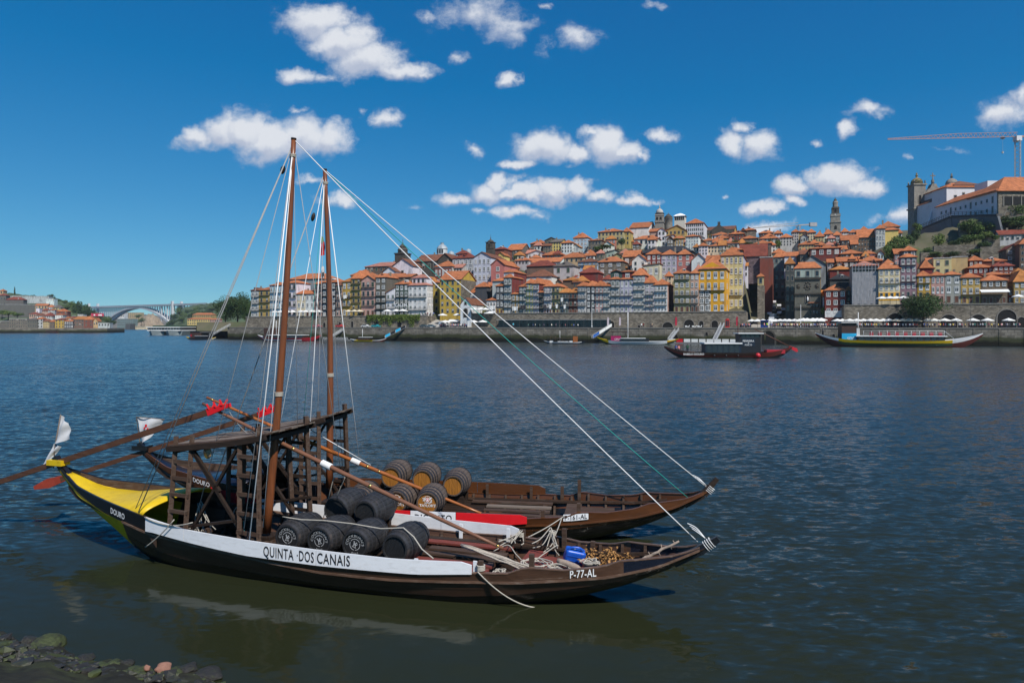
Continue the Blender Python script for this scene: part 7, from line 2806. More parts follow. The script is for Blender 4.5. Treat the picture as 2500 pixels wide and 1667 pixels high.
# people: one skinned body per pose, shared
def person_mesh(name, pose):
 J = dict(pel=(0, 0, .95), che=(0, .0, 1.30), nec=(0, 0, 1.50), hea=(0, -.02, 1.62), top=(0, -.01, 1.74), lh=(-.10, 0, .90), lk=(-.11, -.03, .50), la=(-.11, .02, .08), lt=(-.11, -.14, .03), rh=(.10, 0, .90), rk=(.11, -.03, .50), ra=(.11, .02, .08), rt=(.11, -.14, .03),
    ls=(-.20, 0, 1.42), le=(-.26, .02, 1.14), lw=(-.25, -.08, .88), rs=(.20, 0, 1.42), re=(.26, .02, 1.14), rw=(.25, -.08, .88))
 if pose == 'walk':
  J.update(lk=(-.10, -.20, .52), la=(-.10, -.22, .10), lt=(-.10, -.37, .05), rk=(.10, .06, .50), ra=(.10, .28, .14), rt=(.10, .16, .05), lw=(-.25, .14, .92), rw=(.25, -.24, .98))
 if pose == 'phone':
  J.update(re=(.27, -.06, 1.20), rw=(.12, -.26, 1.42), le=(-.27, -.06, 1.18), lw=(-.10, -.25, 1.38))
 R = dict(pel=.15, che=.165, nec=.06, hea=.10, top=.075, lh=.10, lk=.065, la=.045, lt=.045, rh=.10, rk=.065, ra=.045, rt=.045, ls=.07, le=.05, lw=.04, rs=.07, re=.05, rw=.04)
 E_ = [('pel', 'che'), ('che', 'nec'), ('nec', 'hea'), ('hea', 'top'), ('pel', 'lh'), ('lh', 'lk'), ('lk', 'la'), ('la', 'lt'), ('pel', 'rh'), ('rh', 'rk'), ('rk', 'ra'), ('ra', 'rt'), ('che', 'ls'), ('ls', 'le'), ('le', 'lw'), ('che', 'rs'), ('rs', 're'), ('re', 'rw')]
 ks = list(J)
 me = bpy.data.meshes.new(name)
 me.from_pydata([J[k] for k in ks], [(ks.index(a), ks.index(b)) for a, b in E_], [])
 o = bpy.data.objects.new(name, me)
 COL.objects.link(o)
 md = o.modifiers.new('skin', 'SKIN')
 for i, k in enumerate(ks):
  me.skin_vertices[0].data[i].radius = (R[k], R[k] * .85)
  me.skin_vertices[0].data[i].use_root = (k == 'pel')
 dg = bpy.context.evaluated_depsgraph_get()
 out = bpy.data.meshes.new_from_object(o.evaluated_get(dg))
 bpy.data.objects.remove(o)
 for m in (mat('dark_trousers', (.03, .035, .055), .9, .2, 2), mat('shirt_cloth', (1, 1, 1), .85, .1, 2, objcol=True), mat('skin_tone', (.42, .24, .16), .6, .1, 2), mat('dark_hair', (.03, .02, .015), .7, .2, 4)):
  out.materials.append(m)
 for f in out.polygons:
  z = f.center.z
  f.use_smooth = True
  f.material_index = 0 if z < .92 else (3 if (z > 1.66 or (z > 1.56 and f.center.y > .03)) else (2 if z > 1.5 or (abs(f.center.x) > .22 and z < 1.15) else 1))
 return out

PPL = [person_mesh('person', p) for p in ('stand', 'walk', 'phone')]
SH = [(.70, .70, .70), (.65, .66, .70), (.55, .10, .08), (.10, .16, .40), (.05, .05, .06), (.40, .42, .45), (.60, .45, .12), (.62, .30, .30), (.08, .25, .22), (.72, .68, .60), (.03, .04, .09), (.30, .10, .12)]

SHN = ['white', 'pale grey', 'red', 'blue', 'black', 'grey', 'yellow', 'pink', 'teal', 'cream', 'navy', 'maroon']

def person(p, label, group, col=None, sc=1.0, yaw=None, pose=None):
 ci = random.randrange(12)
 if col is None:
  label = label.replace('person', 'person in a %s top' % SHN[ci], 1)
 o = bpy.data.objects.new('person', PPL[random.randrange(3) if pose is None else pose])
 COL.objects.link(o)
 o.location = p
 o.rotation_euler = (0, 0, random.uniform(0, 6.28) if yaw is None else yaw)
 s_ = sc * random.uniform(.93, 1.06)
 o.scale = (s_, s_, s_)
 c = col or SH[ci]
 o.color = (*c, 1)
 return tag(o, label, 'person', group)

CROWD = [(1074, 1140, 2.2, 7.0, 46, 6.02, 'person in the crowd on the quay below the chapel'), (1880, 2000, 1.6, 7.5, 62, 6.02, 'person in the crowd before the white parasols on the square'), (2000, 2062, 1.6, 6, 24, 6.02, 'person in the crowd before the dark red house'), (2070, 2240, 2.0, 6.5, 46, 6.02, 'person among the tables left of the pine'),
   (2250, 2495, 1.6, 6, 40, 6.02, 'person among the tables right of the pine'), (1806, 1834, 3, 7, 14, 6.02, 'person in the group below the pale yellow house'), (1020, 1060, 12.8, 14, 14, zW1 + .05, 'person on the terrace by the white corner house'), (1280, 1420, 5, 7, 12, 6.02, 'person at the dark restaurant front under the wall')]
for (a, b, o0_, o1_, n, z, lb) in CROWD:
 for i in range(n):
  px = a + (b - a) * (i + random.random()) / n
  person(qpt(px, random.uniform(o0_, o1_), z), lb, 'crowd: ' + lb)
person(qpt(1253, 3.5, 6.02), 'person in a bright turquoise top alone on the quay', 'strollers on the quay', (.03, .36, .50), 1.25, .2, 0)
person(qpt(1566, 5, 6.02), 'person in white shirt strolling before the long wall', 'strollers on the quay', (.75, .75, .75), 1.1)
person(qpt(1571, 5.2, 6.02), 'person in red walking beside the one in white', 'strollers on the quay', (.5, .06, .05), 1.1)
person(qpt(1588, 5, 6.02), 'person in dark clothes strolling before the long wall', 'strollers on the quay', (.05, .05, .06), 1.1)
person(qpt(1592, 5.4, 6.02), 'person in tan shirt near the low arch', 'strollers on the quay', (.5, .38, .25), 1.1)
person(qpt(1873, 1.6, 6.02), 'person in a luminous yellow vest at the quay edge', 'strollers on the quay', (.55, .75, .05), 1.15)
person(qpt(1866, 1.8, 6.02), 'person in pink beside the luminous vest', 'strollers on the quay', (.75, .30, .35), 1.1)

# lamp posts, kiosk, phone box, banners
for px, off, lb in ((1140, 4, 'street lamp on the quay below the chapel'), (1366, 3, 'street lamp before the low brick-red house'), (1445, 3, 'street lamp left of the pale green house'), (1587, 3, 'street lamp before the olive house'), (1943, 3, 'dark lamp post on the square'), (1955, 3, 'pale lamp post with stone foot on the square'), (2061, 3, 'lamp post at the corner of the high wall'), (2370, 3, 'lamp post before the arches')):
 r = empty('street_lamp', qpt(px, off, 6.02), 0, lb, 'street lamp', 'street lamps on the quay')
 mb = MB()
 mb.tube([(0, 0, 0), (0, 0, .8), (0, 0, .82), (0, 0, 8.5)], [.22, .2, .09, .06], 8)
 mb.build('post', m_iron if 'pale' not in lb else m_conc, r)
 mb = MB()
 mb.bar((0, 0, 8.4), (1.0, -.3, 8.8), .08)
 mb.box(.8, 1.5, -.5, -.2, 8.7, 8.9)
 mb.build('lamp_head', m_iron, r)
r = empty('kiosk', qpt(1866, 6, 6.02), QANG, 'dark blue ticket kiosk on the square', 'kiosk')
mb = MB()
mb.box(-1.3, 1.3, -1, 1, 0, 2.6)
mb.build('booth', mat('kiosk_blue', (.015, .04, .20), .5, .1, 1), r)
mb = MB()
mb.box(-1.6, 1.6, -1.5, 1.3, 2.6, 2.85)
mb.build('roof', mat('kiosk_blue', (.015, .04, .20), .5), r)
mb = MB()
mb.box(-1.0, 1.0, -1.05, -1.0, 1.1, 2.2)
mb.build('hatch', m_pane, r)
r = empty('phone_box', qpt(1776, 6, 6.02), QANG, 'red telephone box on the quay', 'phone box')
mb = MB()
mb.box(-.7, .7, -.7, .7, 0, 3.1)
mb.lathe([(.95, 3.1), (.7, 3.4), (.2, 3.5)], 4)
mb.build('cabin', mat('phone_red', (.42, .02, .02), .4), r)
for sx in (-.32, .32):
 mb = MB()
 mb.box(sx - .24, sx + .24, -.74, -.70, .6, 2.7)
 mb.build('pane', m_pane, r)
for px, c, lb in ((1648, (.5, .03, .06), 'red feather banner above the gangway'), (1797, (.5, .03, .06), 'red feather banner beside the telephone box'), (1482, (.62, .52, .55), 'pale feather banner at the head of the blue gangway, left'), (1511, (.62, .52, .55), 'pale feather banner at the head of the blue gangway, right')):
 r = empty('feather_banner', qpt(px, 1.6, 6.02), QANG, lb, 'banner', 'feather banners on the quay')
 mb = MB()
 mb.tube([(0, 0, 0), (0, 0, 3.2), (.1, 0, 4.0), (.4, 0, 4.3)], .04, 5)
 mb.build('pole', m_iron, r)
 mb = MB()
 mb.prism([(0, .8), (.75, .9), (.8, 3.6), (.55, 4.2), (.15, 4.1), (0, 3.4)], -.01, .01)
 mb.build('cloth', mat('banner_%d' % px, c, .8, .15, 2), r)

# vehicles
def car(p, yaw, col, label, group, van=False):
 r = empty('parked_car', p, yaw, label, 'car' if not van else 'van', group)
 L_, H_, W_ = (4.3, 1.45, 1.75) if not van else (5.2, 2.3, 1.95)
 mb = MB()
 if van:
  prof = [(-2.6, .35), (2.6, .35), (2.6, 1.05), (1.75, 1.3), (1.1, 2.25), (-2.55, 2.3)]
 else:
  prof = [(-2.1, .35), (2.1, .35), (2.15, .8), (1.2, .92), (.55, 1.42), (-1.0, 1.45), (-1.75, .98), (-2.15, .9)]
 mb.prism(prof, -W_ / 2, W_ / 2)
 fix_normals(mb.build('body', mat('car_%s' % label[:14], col, .3, .05, 1, spec=.6), r))
 mb = MB()
 pw = [(-1.55, .98), (1.05, .98), (.5, 1.34), (-.95, 1.37)] if not van else [(.2, 1.35), (1.6, 1.35), (1.0, 2.1), (.2, 2.1)]
 mb.prism(pw, -W_ / 2 - .012, W_ / 2 + .012)
 fix_normals(mb.build('side_window', m_pane, r))
 for x in (-1.35, 1.35):
  for s_ in (-1, 1):
   mb = MB()
   n = 12
   vs = [(x + .33 * math.cos(6.283 * k / n), s_ * (W_ / 2 - .2), .33 + .33 * math.sin(6.283 * k / n)) for k in range(n)] + [(x + .33 * math.cos(6.283 * k / n), s_ * (W_ / 2 + .02), .33 + .33 * math.sin(6.283 * k / n)) for k in range(n)]
   mb.add(vs, [tuple(range(n)), tuple(range(2 * n - 1, n - 1, -1))] + [(k, (k + 1) % n, n + (k + 1) % n, n + k) for k in range(n)])
   fix_normals(mb.build('wheel', m_iron, r))
 return r

car(qpt(1036, 5, 6.02), QANG, (.06, .08, .09), 'dark grey car parked left of the crowd below the chapel', 'cars on the quay')
car(qpt(1053, 4.6, 6.02), QANG + .1, (.10, .14, .17), 'blue-grey car parked nearest the crowd below the chapel', 'cars on the quay')
car(qpt(918, 5, 6.02), QANG, (.02, .26, .30), 'turquoise car parked under the left river wall', 'cars on the quay')
car(qpt(893, 5, 6.02), QANG, (.5, .5, .5), 'white car parked beside the turquoise one', 'cars on the quay')
car(qpt(775, 5, 6.02), QANG, (.35, .12, .14), 'car with reddish roof parked behind the masts', 'cars on the quay')
car(qpt(830, 5, 6.02), QANG, (.45, .03, .03), 'red car parked under the left river wall', 'cars on the quay')
car(qpt(1085, 9, 6.5), QANG + 1.2, (.7, .7, .7), 'white van parked on the ramp before the yellow house', 'cars on the quay', True)
VS = [(1884, 34, .72, True), (1890, 42, .7, True), (1880, 50, .6, False), (1894, 58, .12, False), (1886, 66, .7, True), (1896, 30, .05, False), (1905, 52, .7, False), (1912, 60, .5, False), (1880, 26, .7, True), (1902, 70, .65, False), (1890, 80, .7, False)]
ORD = ['nearest', 'second', 'third', 'fourth', 'fifth', 'sixth', 'seventh', 'eighth', 'ninth', 'tenth', 'farthest']
for i, (px, off, g, v) in enumerate(sorted(VS, key=lambda q: q[1])):
 p = qpt(px, off)
 car((p.x, p.y, ground_z(p.x, p.y) + .05), QANG + 1.4 + random.uniform(-.3, .3), (g, g, g * 1.03), '%s %s %s going up the steep street from the square' % (ORD[i], 'white' if g > .4 else 'dark', 'van' if v else 'car'), 'vehicles in the steep street', v)
for i, px in enumerate((1678, 1695, 1708)):
 r = empty('motorcycle', qpt(px, 2.5, 6.02), QANG, ['white motor scooter nearest the gangway', 'middle white motor scooter on the quay', 'white motor scooter nearest the bins'][i], 'scooter', 'scooters parked on the quay')
 mb = MB()
 mb.prism([(-.8, .3), (.7, .3), (.95, .95), (.75, 1.0), (.5, .55), (.0, .5), (-.1, .8), (-.9, .8)], -.16, .16)
 fix_normals(mb.build('body', m_canvas, r))
 for x in (-.65, .75):
  mb = MB()
  mb.lathe([(.26, -.06), (.26, .06)], 12)
  o = mb.build('wheel', m_iron, r)
  o.rotation_euler = (math.pi / 2, 0, 0)
  o.location = (x, 0, .26)

# dark glazed restaurant under the long wall
r = empty('restaurant_awning', qpt(1345, 5.5, 6.02), QANG, 'long dark restaurant front with grey canopy under the wall', 'restaurant')
wl = (qpt(1480, 5.5) - qpt(1205, 5.5)).length
mb = MB()
mb.box(-wl / 2, wl / 2, 0, 4.6, 3.2, 3.5)
mb.build('canopy', mat('grey_canopy', (.22, .22, .22), .8, .2, .5), r)
mb = MB()
mb.box(-wl / 2, wl / 2, 2.6, 2.7, .0, 3.2)
mb.build('glazing', m_pane, r)
for i in range(15):
 mb = MB()
 x = -wl / 2 + wl * i / 14
 mb.box(x - .07, x + .07, .0, .14, 0, 3.2)
 mb.build('post', m_iron, r)
# bright awnings
for px, w_, z, off, lb in ((1110, 5, 8.4, 13.5, 'big white awning at the foot of the yellow house'), (1198, 4.5, zW2 - .2, 9.8, 'white awning right of the chapel'), (2426, 8.4, q_z(2426, 716, 17.2), 17.2, 'long pale awning on the brown restaurant house')):
 p = qpt(px, off, z)
 r = empty('awning', p, QANG, lb, 'awning', 'canvas awnings')
 mb = MB()
 mb.prism([(0, 0), (.12, 0), (.12, 2.6), (0, 2.6)], 0, 0.01)
 mb = MB()
 mb.add([(-w_ / 2, -2.2, .5), (w_ / 2, -2.2, .5), (w_ / 2, 0, 1.35), (-w_ / 2, 0, 1.35), (-w_ / 2, -2.2, .25), (w_ / 2, -2.2, .25)], [(0, 1, 2, 3), (4, 5, 1, 0)])
 mb.build('canvas', m_canvas, r)
 mb = MB()
 for x in (-w_ / 2, w_ / 2):
  mb.bar((x, -2.2, .45), (x, 0, .4), .06)
 mb.build('arm', m_iron, r)

# laundry on the balconies
LAU = [('c1', 1130, 685), ('c1', 1150, 680), ('c1', 1185, 690), ('c2', 880, 1095), ('c2', 1120, 1105), ('c2', 1205, 1090), ('c2', 1495, 1085), ('c2', 1565, 1080), ('c2', 1620, 1010), ('c2', 1650, 1085), ('c2', 1440, 1085)]
wds = ['blue-white washing at the mustard house, left', 'white washing at the mustard house, middle', 'dark washing at the mustard house, right', 'white cloth hung at the low white house', 'big white sheet on the small ochre house', 'dark blanket on the grey-green house', 'white washing on the red-door house', 'white shirt on the tan house', 'white towel high on the low teal house', 'grey washing on the low teal house', 'dark washing left on the red-door house']
for (c_, x, y), lb in zip(LAU, wds):
 px, py = cp(c_, x, y)
 off = 14.9 if c_ == 'c1' else 12.9
 p = qpt(px, off, q_z(px, py, off))
 r = empty('laundry', p, QANG, lb, 'laundry', 'washing hung on balconies')
 mb = MB()
 w_ = 2.6 if 'big' in lb or 'cloth' in lb or 'blanket' in lb else 1.1
 n = 6
 vs = []
 for i in range(n + 1):
  vs += [(-w_ / 2 + w_ * i / n, .05 * math.sin(i * 2.1), .9), (-w_ / 2 + w_ * i / n, .10 * math.sin(i * 1.7 + 1), -.9 + .25 * abs(math.sin(i)))]
 mb.add(vs, [(2 * i, 2 * i + 1, 2 * i + 3, 2 * i + 2) for i in range(n)])
 mb.build('cloth', mat('dark_cloth', (.05, .045, .05), .9) if 'dark' in lb else m_canvas, r)

# ------------------------------------------------------------------ boats on the river
def river_boat(px0, px1, yw, Y, spec, label, yaw=None, name='tour_boat'):
 """length between two pixel columns at depth Y; local x to the right, hull built of bands"""
 p0, p1 = at(px0, yw, Y), at(px1, yw, Y)
 yaw = QANG * .6 if yaw is None else yaw
 Ln = (p1.x - p0.x) / math.cos(yaw)
 k = Ln / 24.0
 r = empty(name, ((p0.x + p1.x) / 2, Y, 0), yaw, label, 'boat', 'river boats')
 r.scale = (k, k, k)
 nn = 28
 bw = spec.get('beam', 2.3)

 def b(a):
  return bw * (1 - abs(2 * a - 1) ** 2.6)

 def sh(a):
  e = abs(2 * a - 1)
  up = spec.get('up', (2.6, 2.0))
  return .95 + (up[0] if a < .5 else up[1]) * e ** 4.0

 def kb_(a):
  e = abs(2 * a - 1)
  return -.5 + max(0, e - .62) ** 1.3 * (3.6 + sh(a) * 2.2)
 lv = spec['bands']          # list of (frac0, frac1, [(a0, a1, mat)...])
 for (f0, f1, segs) in lv:
  for side in (-1, 1):
   for (a0, a1, mm) in segs:
    n = max(6, int(nn * (a1 - a0)))
    vs, fs = [], []
    for i in range(n + 1):
     a = a0 + (a1 - a0) * i / n
     z0, z1 = min(kb_(a), sh(a) - .05), sh(a)
     for f in (f0, f1):
      w_ = b(a) * (.62 + .38 * f ** .7)
      vs.append(((a - .5) * 24, side * (w_ + .02), z0 + (z1 - z0) * f))
    for i in range(n):
     q = i * 2
     fs.append((q, q + 1, q + 3, q + 2) if side > 0 else (q, q + 2, q + 3, q + 1))
    mb = MB()
    mb.add(vs, fs, 0, True)
    mb.build('hull_plank', mm, r)
 vs, fs = [], []
 n = 24
 for i in range(n + 1):
  a = .03 + .94 * i / n
  vs += [((a - .5) * 24, -b(a) * .96, sh(a) - .35), ((a - .5) * 24, b(a) * .96, sh(a) - .35)]
 fs = [(2 * i, 2 * i + 2, 2 * i + 3, 2 * i + 1) for i in range(n)]
 mb = MB()
 mb.add(vs, fs)
 mb.build('deck', m_oldwood, r)
 for (nm, x0, x1, w_, z0, z1, mm) in spec.get('boxes', []):
  mb = MB()
  mb.box(x0 * 24 - 12, x1 * 24 - 12, -w_, w_, z0, z1)
  mb.build(nm, mm, r)
 for (x0, x1, w_, z0, z1, n_) in spec.get('windows', []):
  for i in range(n_):
   mb = MB()
   xa = (x0 + (x1 - x0) * (i + .08) / n_) * 24 - 12
   xb = (x0 + (x1 - x0) * (i + .92) / n_) * 24 - 12
   mb.box(xa, xb, -w_ - .03, w_ + .03, z0, z1)
   mb.build('window', m_pane, r)
 for (p, q, rr, mm, nm) in spec.get('poles', []):
  mb = MB()
  mb.tube([(p[0] * 24 - 12, p[1], p[2]), (q[0] * 24 - 12, q[1], q[2])], rr, 6)
  mb.build(nm, mm, r)
 for (txt, x, y, z, s_, mm) in spec.get('text', []):
  me = text_mesh(txt, s_, 'CENTER')
  for v in me.vertices:
   v.co = (x * 24 - 12 + v.co.x, y, z + v.co.y)
  me.materials.clear()
  me.materials.append(mm)
  link(bpy.data.objects.new('lettering', me), r)
 for (x, y, z, c) in spec.get('seats', []):
  mb = MB()
  mb.box(x * 24 - 12 - .25, x * 24 - 12 + .25, y - .2, y + .2, z, z + .5)
  mb.build('seat', c, r)
 return r, k

mm_y = mat('boat_yellow', (.66, .43, .01), .4, .1, 1)
mm_w = mat('boat_white', (.68, .68, .68), .45, .06, 1)
mm_dr = mat('boat_dark_red', (.095, .022, .016), .45, .2, 1)
mm_g = mat('boat_dark_green', (.025, .055, .03), .45, .2, 1)
mm_r = mat('boat_red', (.36, .02, .03), .45, .1, 1)
mm_k = mat('boat_black', (.015, .015, .018), .4, .2, 1)
mm_b = mat('boat_navy', (.012, .02, .035), .4, .2, 1)
mm_c = mat('poster_cyan', (.02, .36, .62), .5, .25, .35)
mm_p = mat('poster_magenta', (.36, .012, .10), .5, .2, .5)
mm_br = mat('boat_cabin_brown', (.055, .028, .02), .5, .3, 1)
al = [(0, 1)]

def bands(lo, mid_, hi, end_l, end_r, e0=.16, e1=.82):
 return [(0, .45, [(0.004, .996, lo)]), (.45, .70, [(.004, e0, end_l[1]), (e0, e1, mid_), (e1, .996, end_r[1])]), (.70, 1.0, [(.004, e0, end_l[0]), (e0, e1, hi), (e1, .996, end_r[0])])]

river_boat(2008, 2372, 846, 219, dict(
 bands=bands(mm_dr, mm_g, mm_y, (mm_w, mm_dr), (mm_w, mm_dr), .135, .80),
 up=(1.3, 1.25), boxes=[('wheelhouse', .155, .243, 1.3, .6, 3.75, mm_br), ('wheelhouse_roof', .15, .25, 1.6, 3.75, 3.87, mm_w), ('poster', .155, .243, 1.34, .95, 2.1, mm_c), ('saloon', .245, .755, 1.75, .5, 1.62, mm_br), ('saloon_roof', .235, .765, 2.0, 1.62, 1.76, mm_w), ('stair_block', .246, .265, 1.0, 1.76, 2.9, mm_w)],
 windows=[(.25, .75, 1.75, .95, 1.55, 13)], seats=[(.33 + .05 * i, -1.5, 1.78, mm_r) for i in range(9)],
 poles=[((.255, -1.2, 1.7), (.255, -1.2, 5.4), .05, mm_w, 'mast'), ((.28, -1.8, 2.5), (.75, -1.8, 2.5), .03, m_conc, 'railing'), ((.28, -1.8, 2.15), (.75, -1.8, 2.15), .02, m_conc, 'railing'), ((.75, -1.8, 2.5), (.82, -1.5, 1.1), .03, m_conc, 'railing'), ((.05, 0, 1.6), (.05, 0, 2.9), .12, mm_k, 'stern_post')] + [((.28 + .047 * i, -1.8, 1.7), (.28 + .047 * i, -1.8, 2.5), .03, m_conc, 'railing_post') for i in range(11)],
 text=[('cruz', .212, -1.36, 1.2, .7, mm_w)]), 'long yellow, green and red tour boat with blue poster at the right')
rb, k = river_boat(1622, 1932, 873, 143, dict(
 bands=bands(mm_k, mm_dr, mm_br, (mm_br, mm_dr), (mm_dr, mm_dr), .10, .74), up=(1.3, 1.2),
 boxes=[('glass_saloon', .31, .585, 1.7, .6, 2.6, mm_b), ('saloon_roof', .30, .59, 1.95, 2.6, 2.85, mm_w), ('wheelhouse', .575, .735, 1.5, .6, 4.5, mm_k), ('wheelhouse_roof', .56, .755, 1.9, 4.5, 4.65, mm_w), ('sign_panel', .59, .69, 1.55, 2.2, 3.6, mm_b), ('stern_cover', .79, .93, .9, .8, 1.5, mm_r)],
 windows=[(.315, .57, 1.7, 1.0, 2.5, 6), (.585, .725, 1.5, 3.75, 4.4, 4)],
 poles=[((.578, 0, 4.6), (.578, 0, 7.6), .07, mm_dr, 'mast'), ((.70, -.4, 5.4), (.985, 0, 2.0), .10, m_oar, 'steering_oar')],
 text=[('FERREIRA', .64, -1.59, 3.0, .5, mm_w), ('&', .64, -1.59, 2.68, .35, mm_w), ('PORTO', .64, -1.59, 2.3, .4, mm_w), ('RABELO DOURO', .215, -2.25, .55, .5, mm_w)]), 'dark red-brown tour boat under way with tall wheelhouse and white roof', yaw=-.05)
mb = MB()
mb.prism([(11.4, 2.25), (12.8, 1.75), (13.0, 1.15), (12.6, 1.1), (11.3, 1.9)], -.06, .06)
fix_normals(mb.build('oar_blade', mat('bright_red_blade', (.5, .02, .03), .4), rb))
mb = MB()
mb.ico((.70 * 24 - 12, -2.6, .5), .5, 2)
mb.build('fender', mat('bright_red_blade', (.5, .02, .03)), rb)
for i in range(3):
 mb = MB()
 mb.ico(((.37 + .09 * i) * 24 - 12, -2.5, .45), .22, 1)
 mb.build('fender', mm_k, rb)
q0 = at(1650, 850, 143)
for i, (px, c, lb) in enumerate(((1651, (.05, .10, .35), 'person in blue standing at the bow of the dark tour boat'), (1658, (.62, .22, .20), 'person in coral leaning at the bow of the dark tour boat'), (1679, (.02, .07, .04), 'person in dark green on the dark tour boat'), (1843, (.4, .06, .06), 'person in red on the ladder of the dark tour boat'))):
 p = at(px, 858, 143)
 person((p.x, 143.2, .9 if px < 1800 else 2.6), lb, 'people aboard the dark tour boat', c, 1.05)
river_boat(1460, 1652, 839, 248, dict(
 bands=bands(mm_g, mm_w, mm_w, (mm_y, mm_y), (mm_y, mm_dr), .15, .86), up=(1.3, .8),
 boxes=[('cabin', .18, .30, 1.4, .6, 2.5, mm_p), ('cabin_canopy', .18, .38, 1.7, 3.6, 3.75, mm_br), ('saloon', .31, .64, 1.6, .5, 1.75, mm_k), ('saloon_roof', .30, .60, 1.9, 1.75, 1.9, mm_w)],
 windows=[(.33, .60, 1.6, 1.0, 1.65, 6)], poles=[((.385, 0, 1), (.385, 0, 9.6), .11, mm_w, 'mast'), ((.20, -1.2, 2.5), (.20, -1.2, 3.6), .06, mm_br, 'canopy_post'), ((.36, -1.2, 1.0), (.36, -1.2, 3.6), .06, mm_br, 'canopy_post')],
 text=[('CRUZ', .265, -1.45, 1.3, .75, mm_w)]), 'white and green tour boat with yellow ends and magenta sign')
river_boat(1327, 1430, 838, 256, dict(
 bands=bands(mm_b, mm_b, mm_w, (mm_w, mm_b), (mm_b, mm_b), .2, .9), up=(1.0, .8),
 boxes=[('canopy', .22, .68, 1.5, 3.0, 3.15, m_oldwood), ('cabin', .70, .80, 1.2, .6, 4.2, m_spar), ('high_bench', .15, .30, 1.3, 3.9, 4.1, m_oldwood), ('locker', .16, .23, 1.7, .6, 1.7, mm_w), ('locker', .62, .69, 1.7, .6, 1.7, mm_w)],
 poles=[((.39, 0, 1), (.39, 0, 7.4), .10, mm_w, 'mast')] + [((x, -1.3, .8), (x, -1.3, 3.9 if x < .3 else 3.0), .08, m_oldwood, 'canopy_post') for x in (.18, .29, .45, .66)], seats=[(.36 + .032 * i, -1.2, 1.0, mm_w) for i in range(8)]), 'small navy and white open boat with wooden canopy at the quay')
river_boat(851, 946, 834, 292, dict(
 bands=bands(mm_dr, mm_y, mm_y, (mm_w, mm_w), (mm_w, mm_dr), .15, .66), up=(.9, 1.3),
 boxes=[('canopy', .27, .60, 1.6, 2.6, 2.85, mm_w), ('cabin', .24, .55, 1.2, .6, 2.0, mm_br)], poles=[((.35, 0, 1), (.35, 0, 7.6), .12, mm_w, 'mast'), ((.28, -1.3, .8), (.28, -1.3, 2.6), .07, mm_br, 'canopy_post'), ((.58, -1.3, .8), (.58, -1.3, 2.6), .07, mm_br, 'canopy_post')]), 'small bright yellow tour boat with white canopy between the masts and gangway')
river_boat(621, 790, 832, 308, dict(
 bands=bands(mm_r, mm_w, mm_r, (mm_w, mm_r), (mm_r, mm_r), .12, .74), up=(1.2, 1.1),
 boxes=[('wheelhouse', .14, .29, 1.4, .6, 4.4, mm_br), ('saloon', .20, .76, 1.7, .6, 1.9, mm_br), ('saloon_roof', .19, .77, 1.95, 1.9, 2.1, mm_w)], windows=[(.30, .75, 1.7, 1.0, 1.8, 9)],
 poles=[((.30, 0, 2), (.30, 0, 6.8), .09, mm_w, 'mast'), ((.03, 0, 2.6), (.14, 0, 4.4), .08, m_iron, 'tiller')]), 'red and white striped tour boat behind the nearest mast')
river_boat(449, 532, 829, 338, dict(
 bands=bands(mm_w, mm_k, mm_k, (mm_y, mm_y), (mm_y, mm_y), .12, .86), up=(1.2, .9),
 boxes=[('cabin', .20, .54, 1.6, .6, 5.4, mm_br), ('cabin_roof', .19, .56, 1.9, 5.4, 5.6, mm_k), ('saloon', .36, .74, 1.7, .6, 2.6, mm_k), ('saloon_roof', .35, .75, 1.9, 2.6, 2.8, mm_w), ('red_emblem', .205, .255, 1.66, 2.2, 3.6, mm_r), ('canopy', .52, .84, 1.8, 5.0, 5.1, m_conc)],
 poles=[((.82, -1.5, .8), (.82, -1.5, 5.0), .06, m_conc, 'canopy_post')]), 'black and white tour boat with yellow ends left of the quay')
river_boat(108, 146, 812, 690, dict(bands=bands(mm_dr, mm_dr, mm_dr, (mm_dr, mm_dr), (mm_dr, mm_dr)), boxes=[('canopy', .1, .9, 1.8, 5.0, 5.4, mm_dr), ('saloon', .2, .8, 1.7, .6, 3.2, mm_br)], poles=[((x, -1.5, 1), (x, -1.5, 5), .2, mm_br, 'canopy_post') for x in (.15, .5, .85)]), 'dark red tour boat under the left bank wall')
river_boat(271, 293, 811, 780, dict(bands=bands(mm_k, mm_k, mm_dr, (mm_k, mm_k), (mm_w, mm_r)), boxes=[('cabin', .15, .7, 1.8, .6, 6.0, mm_k), ('canopy', .1, .8, 2.0, 6.0, 6.6, mm_k)]), 'tiny dark boat far away at the river bend')

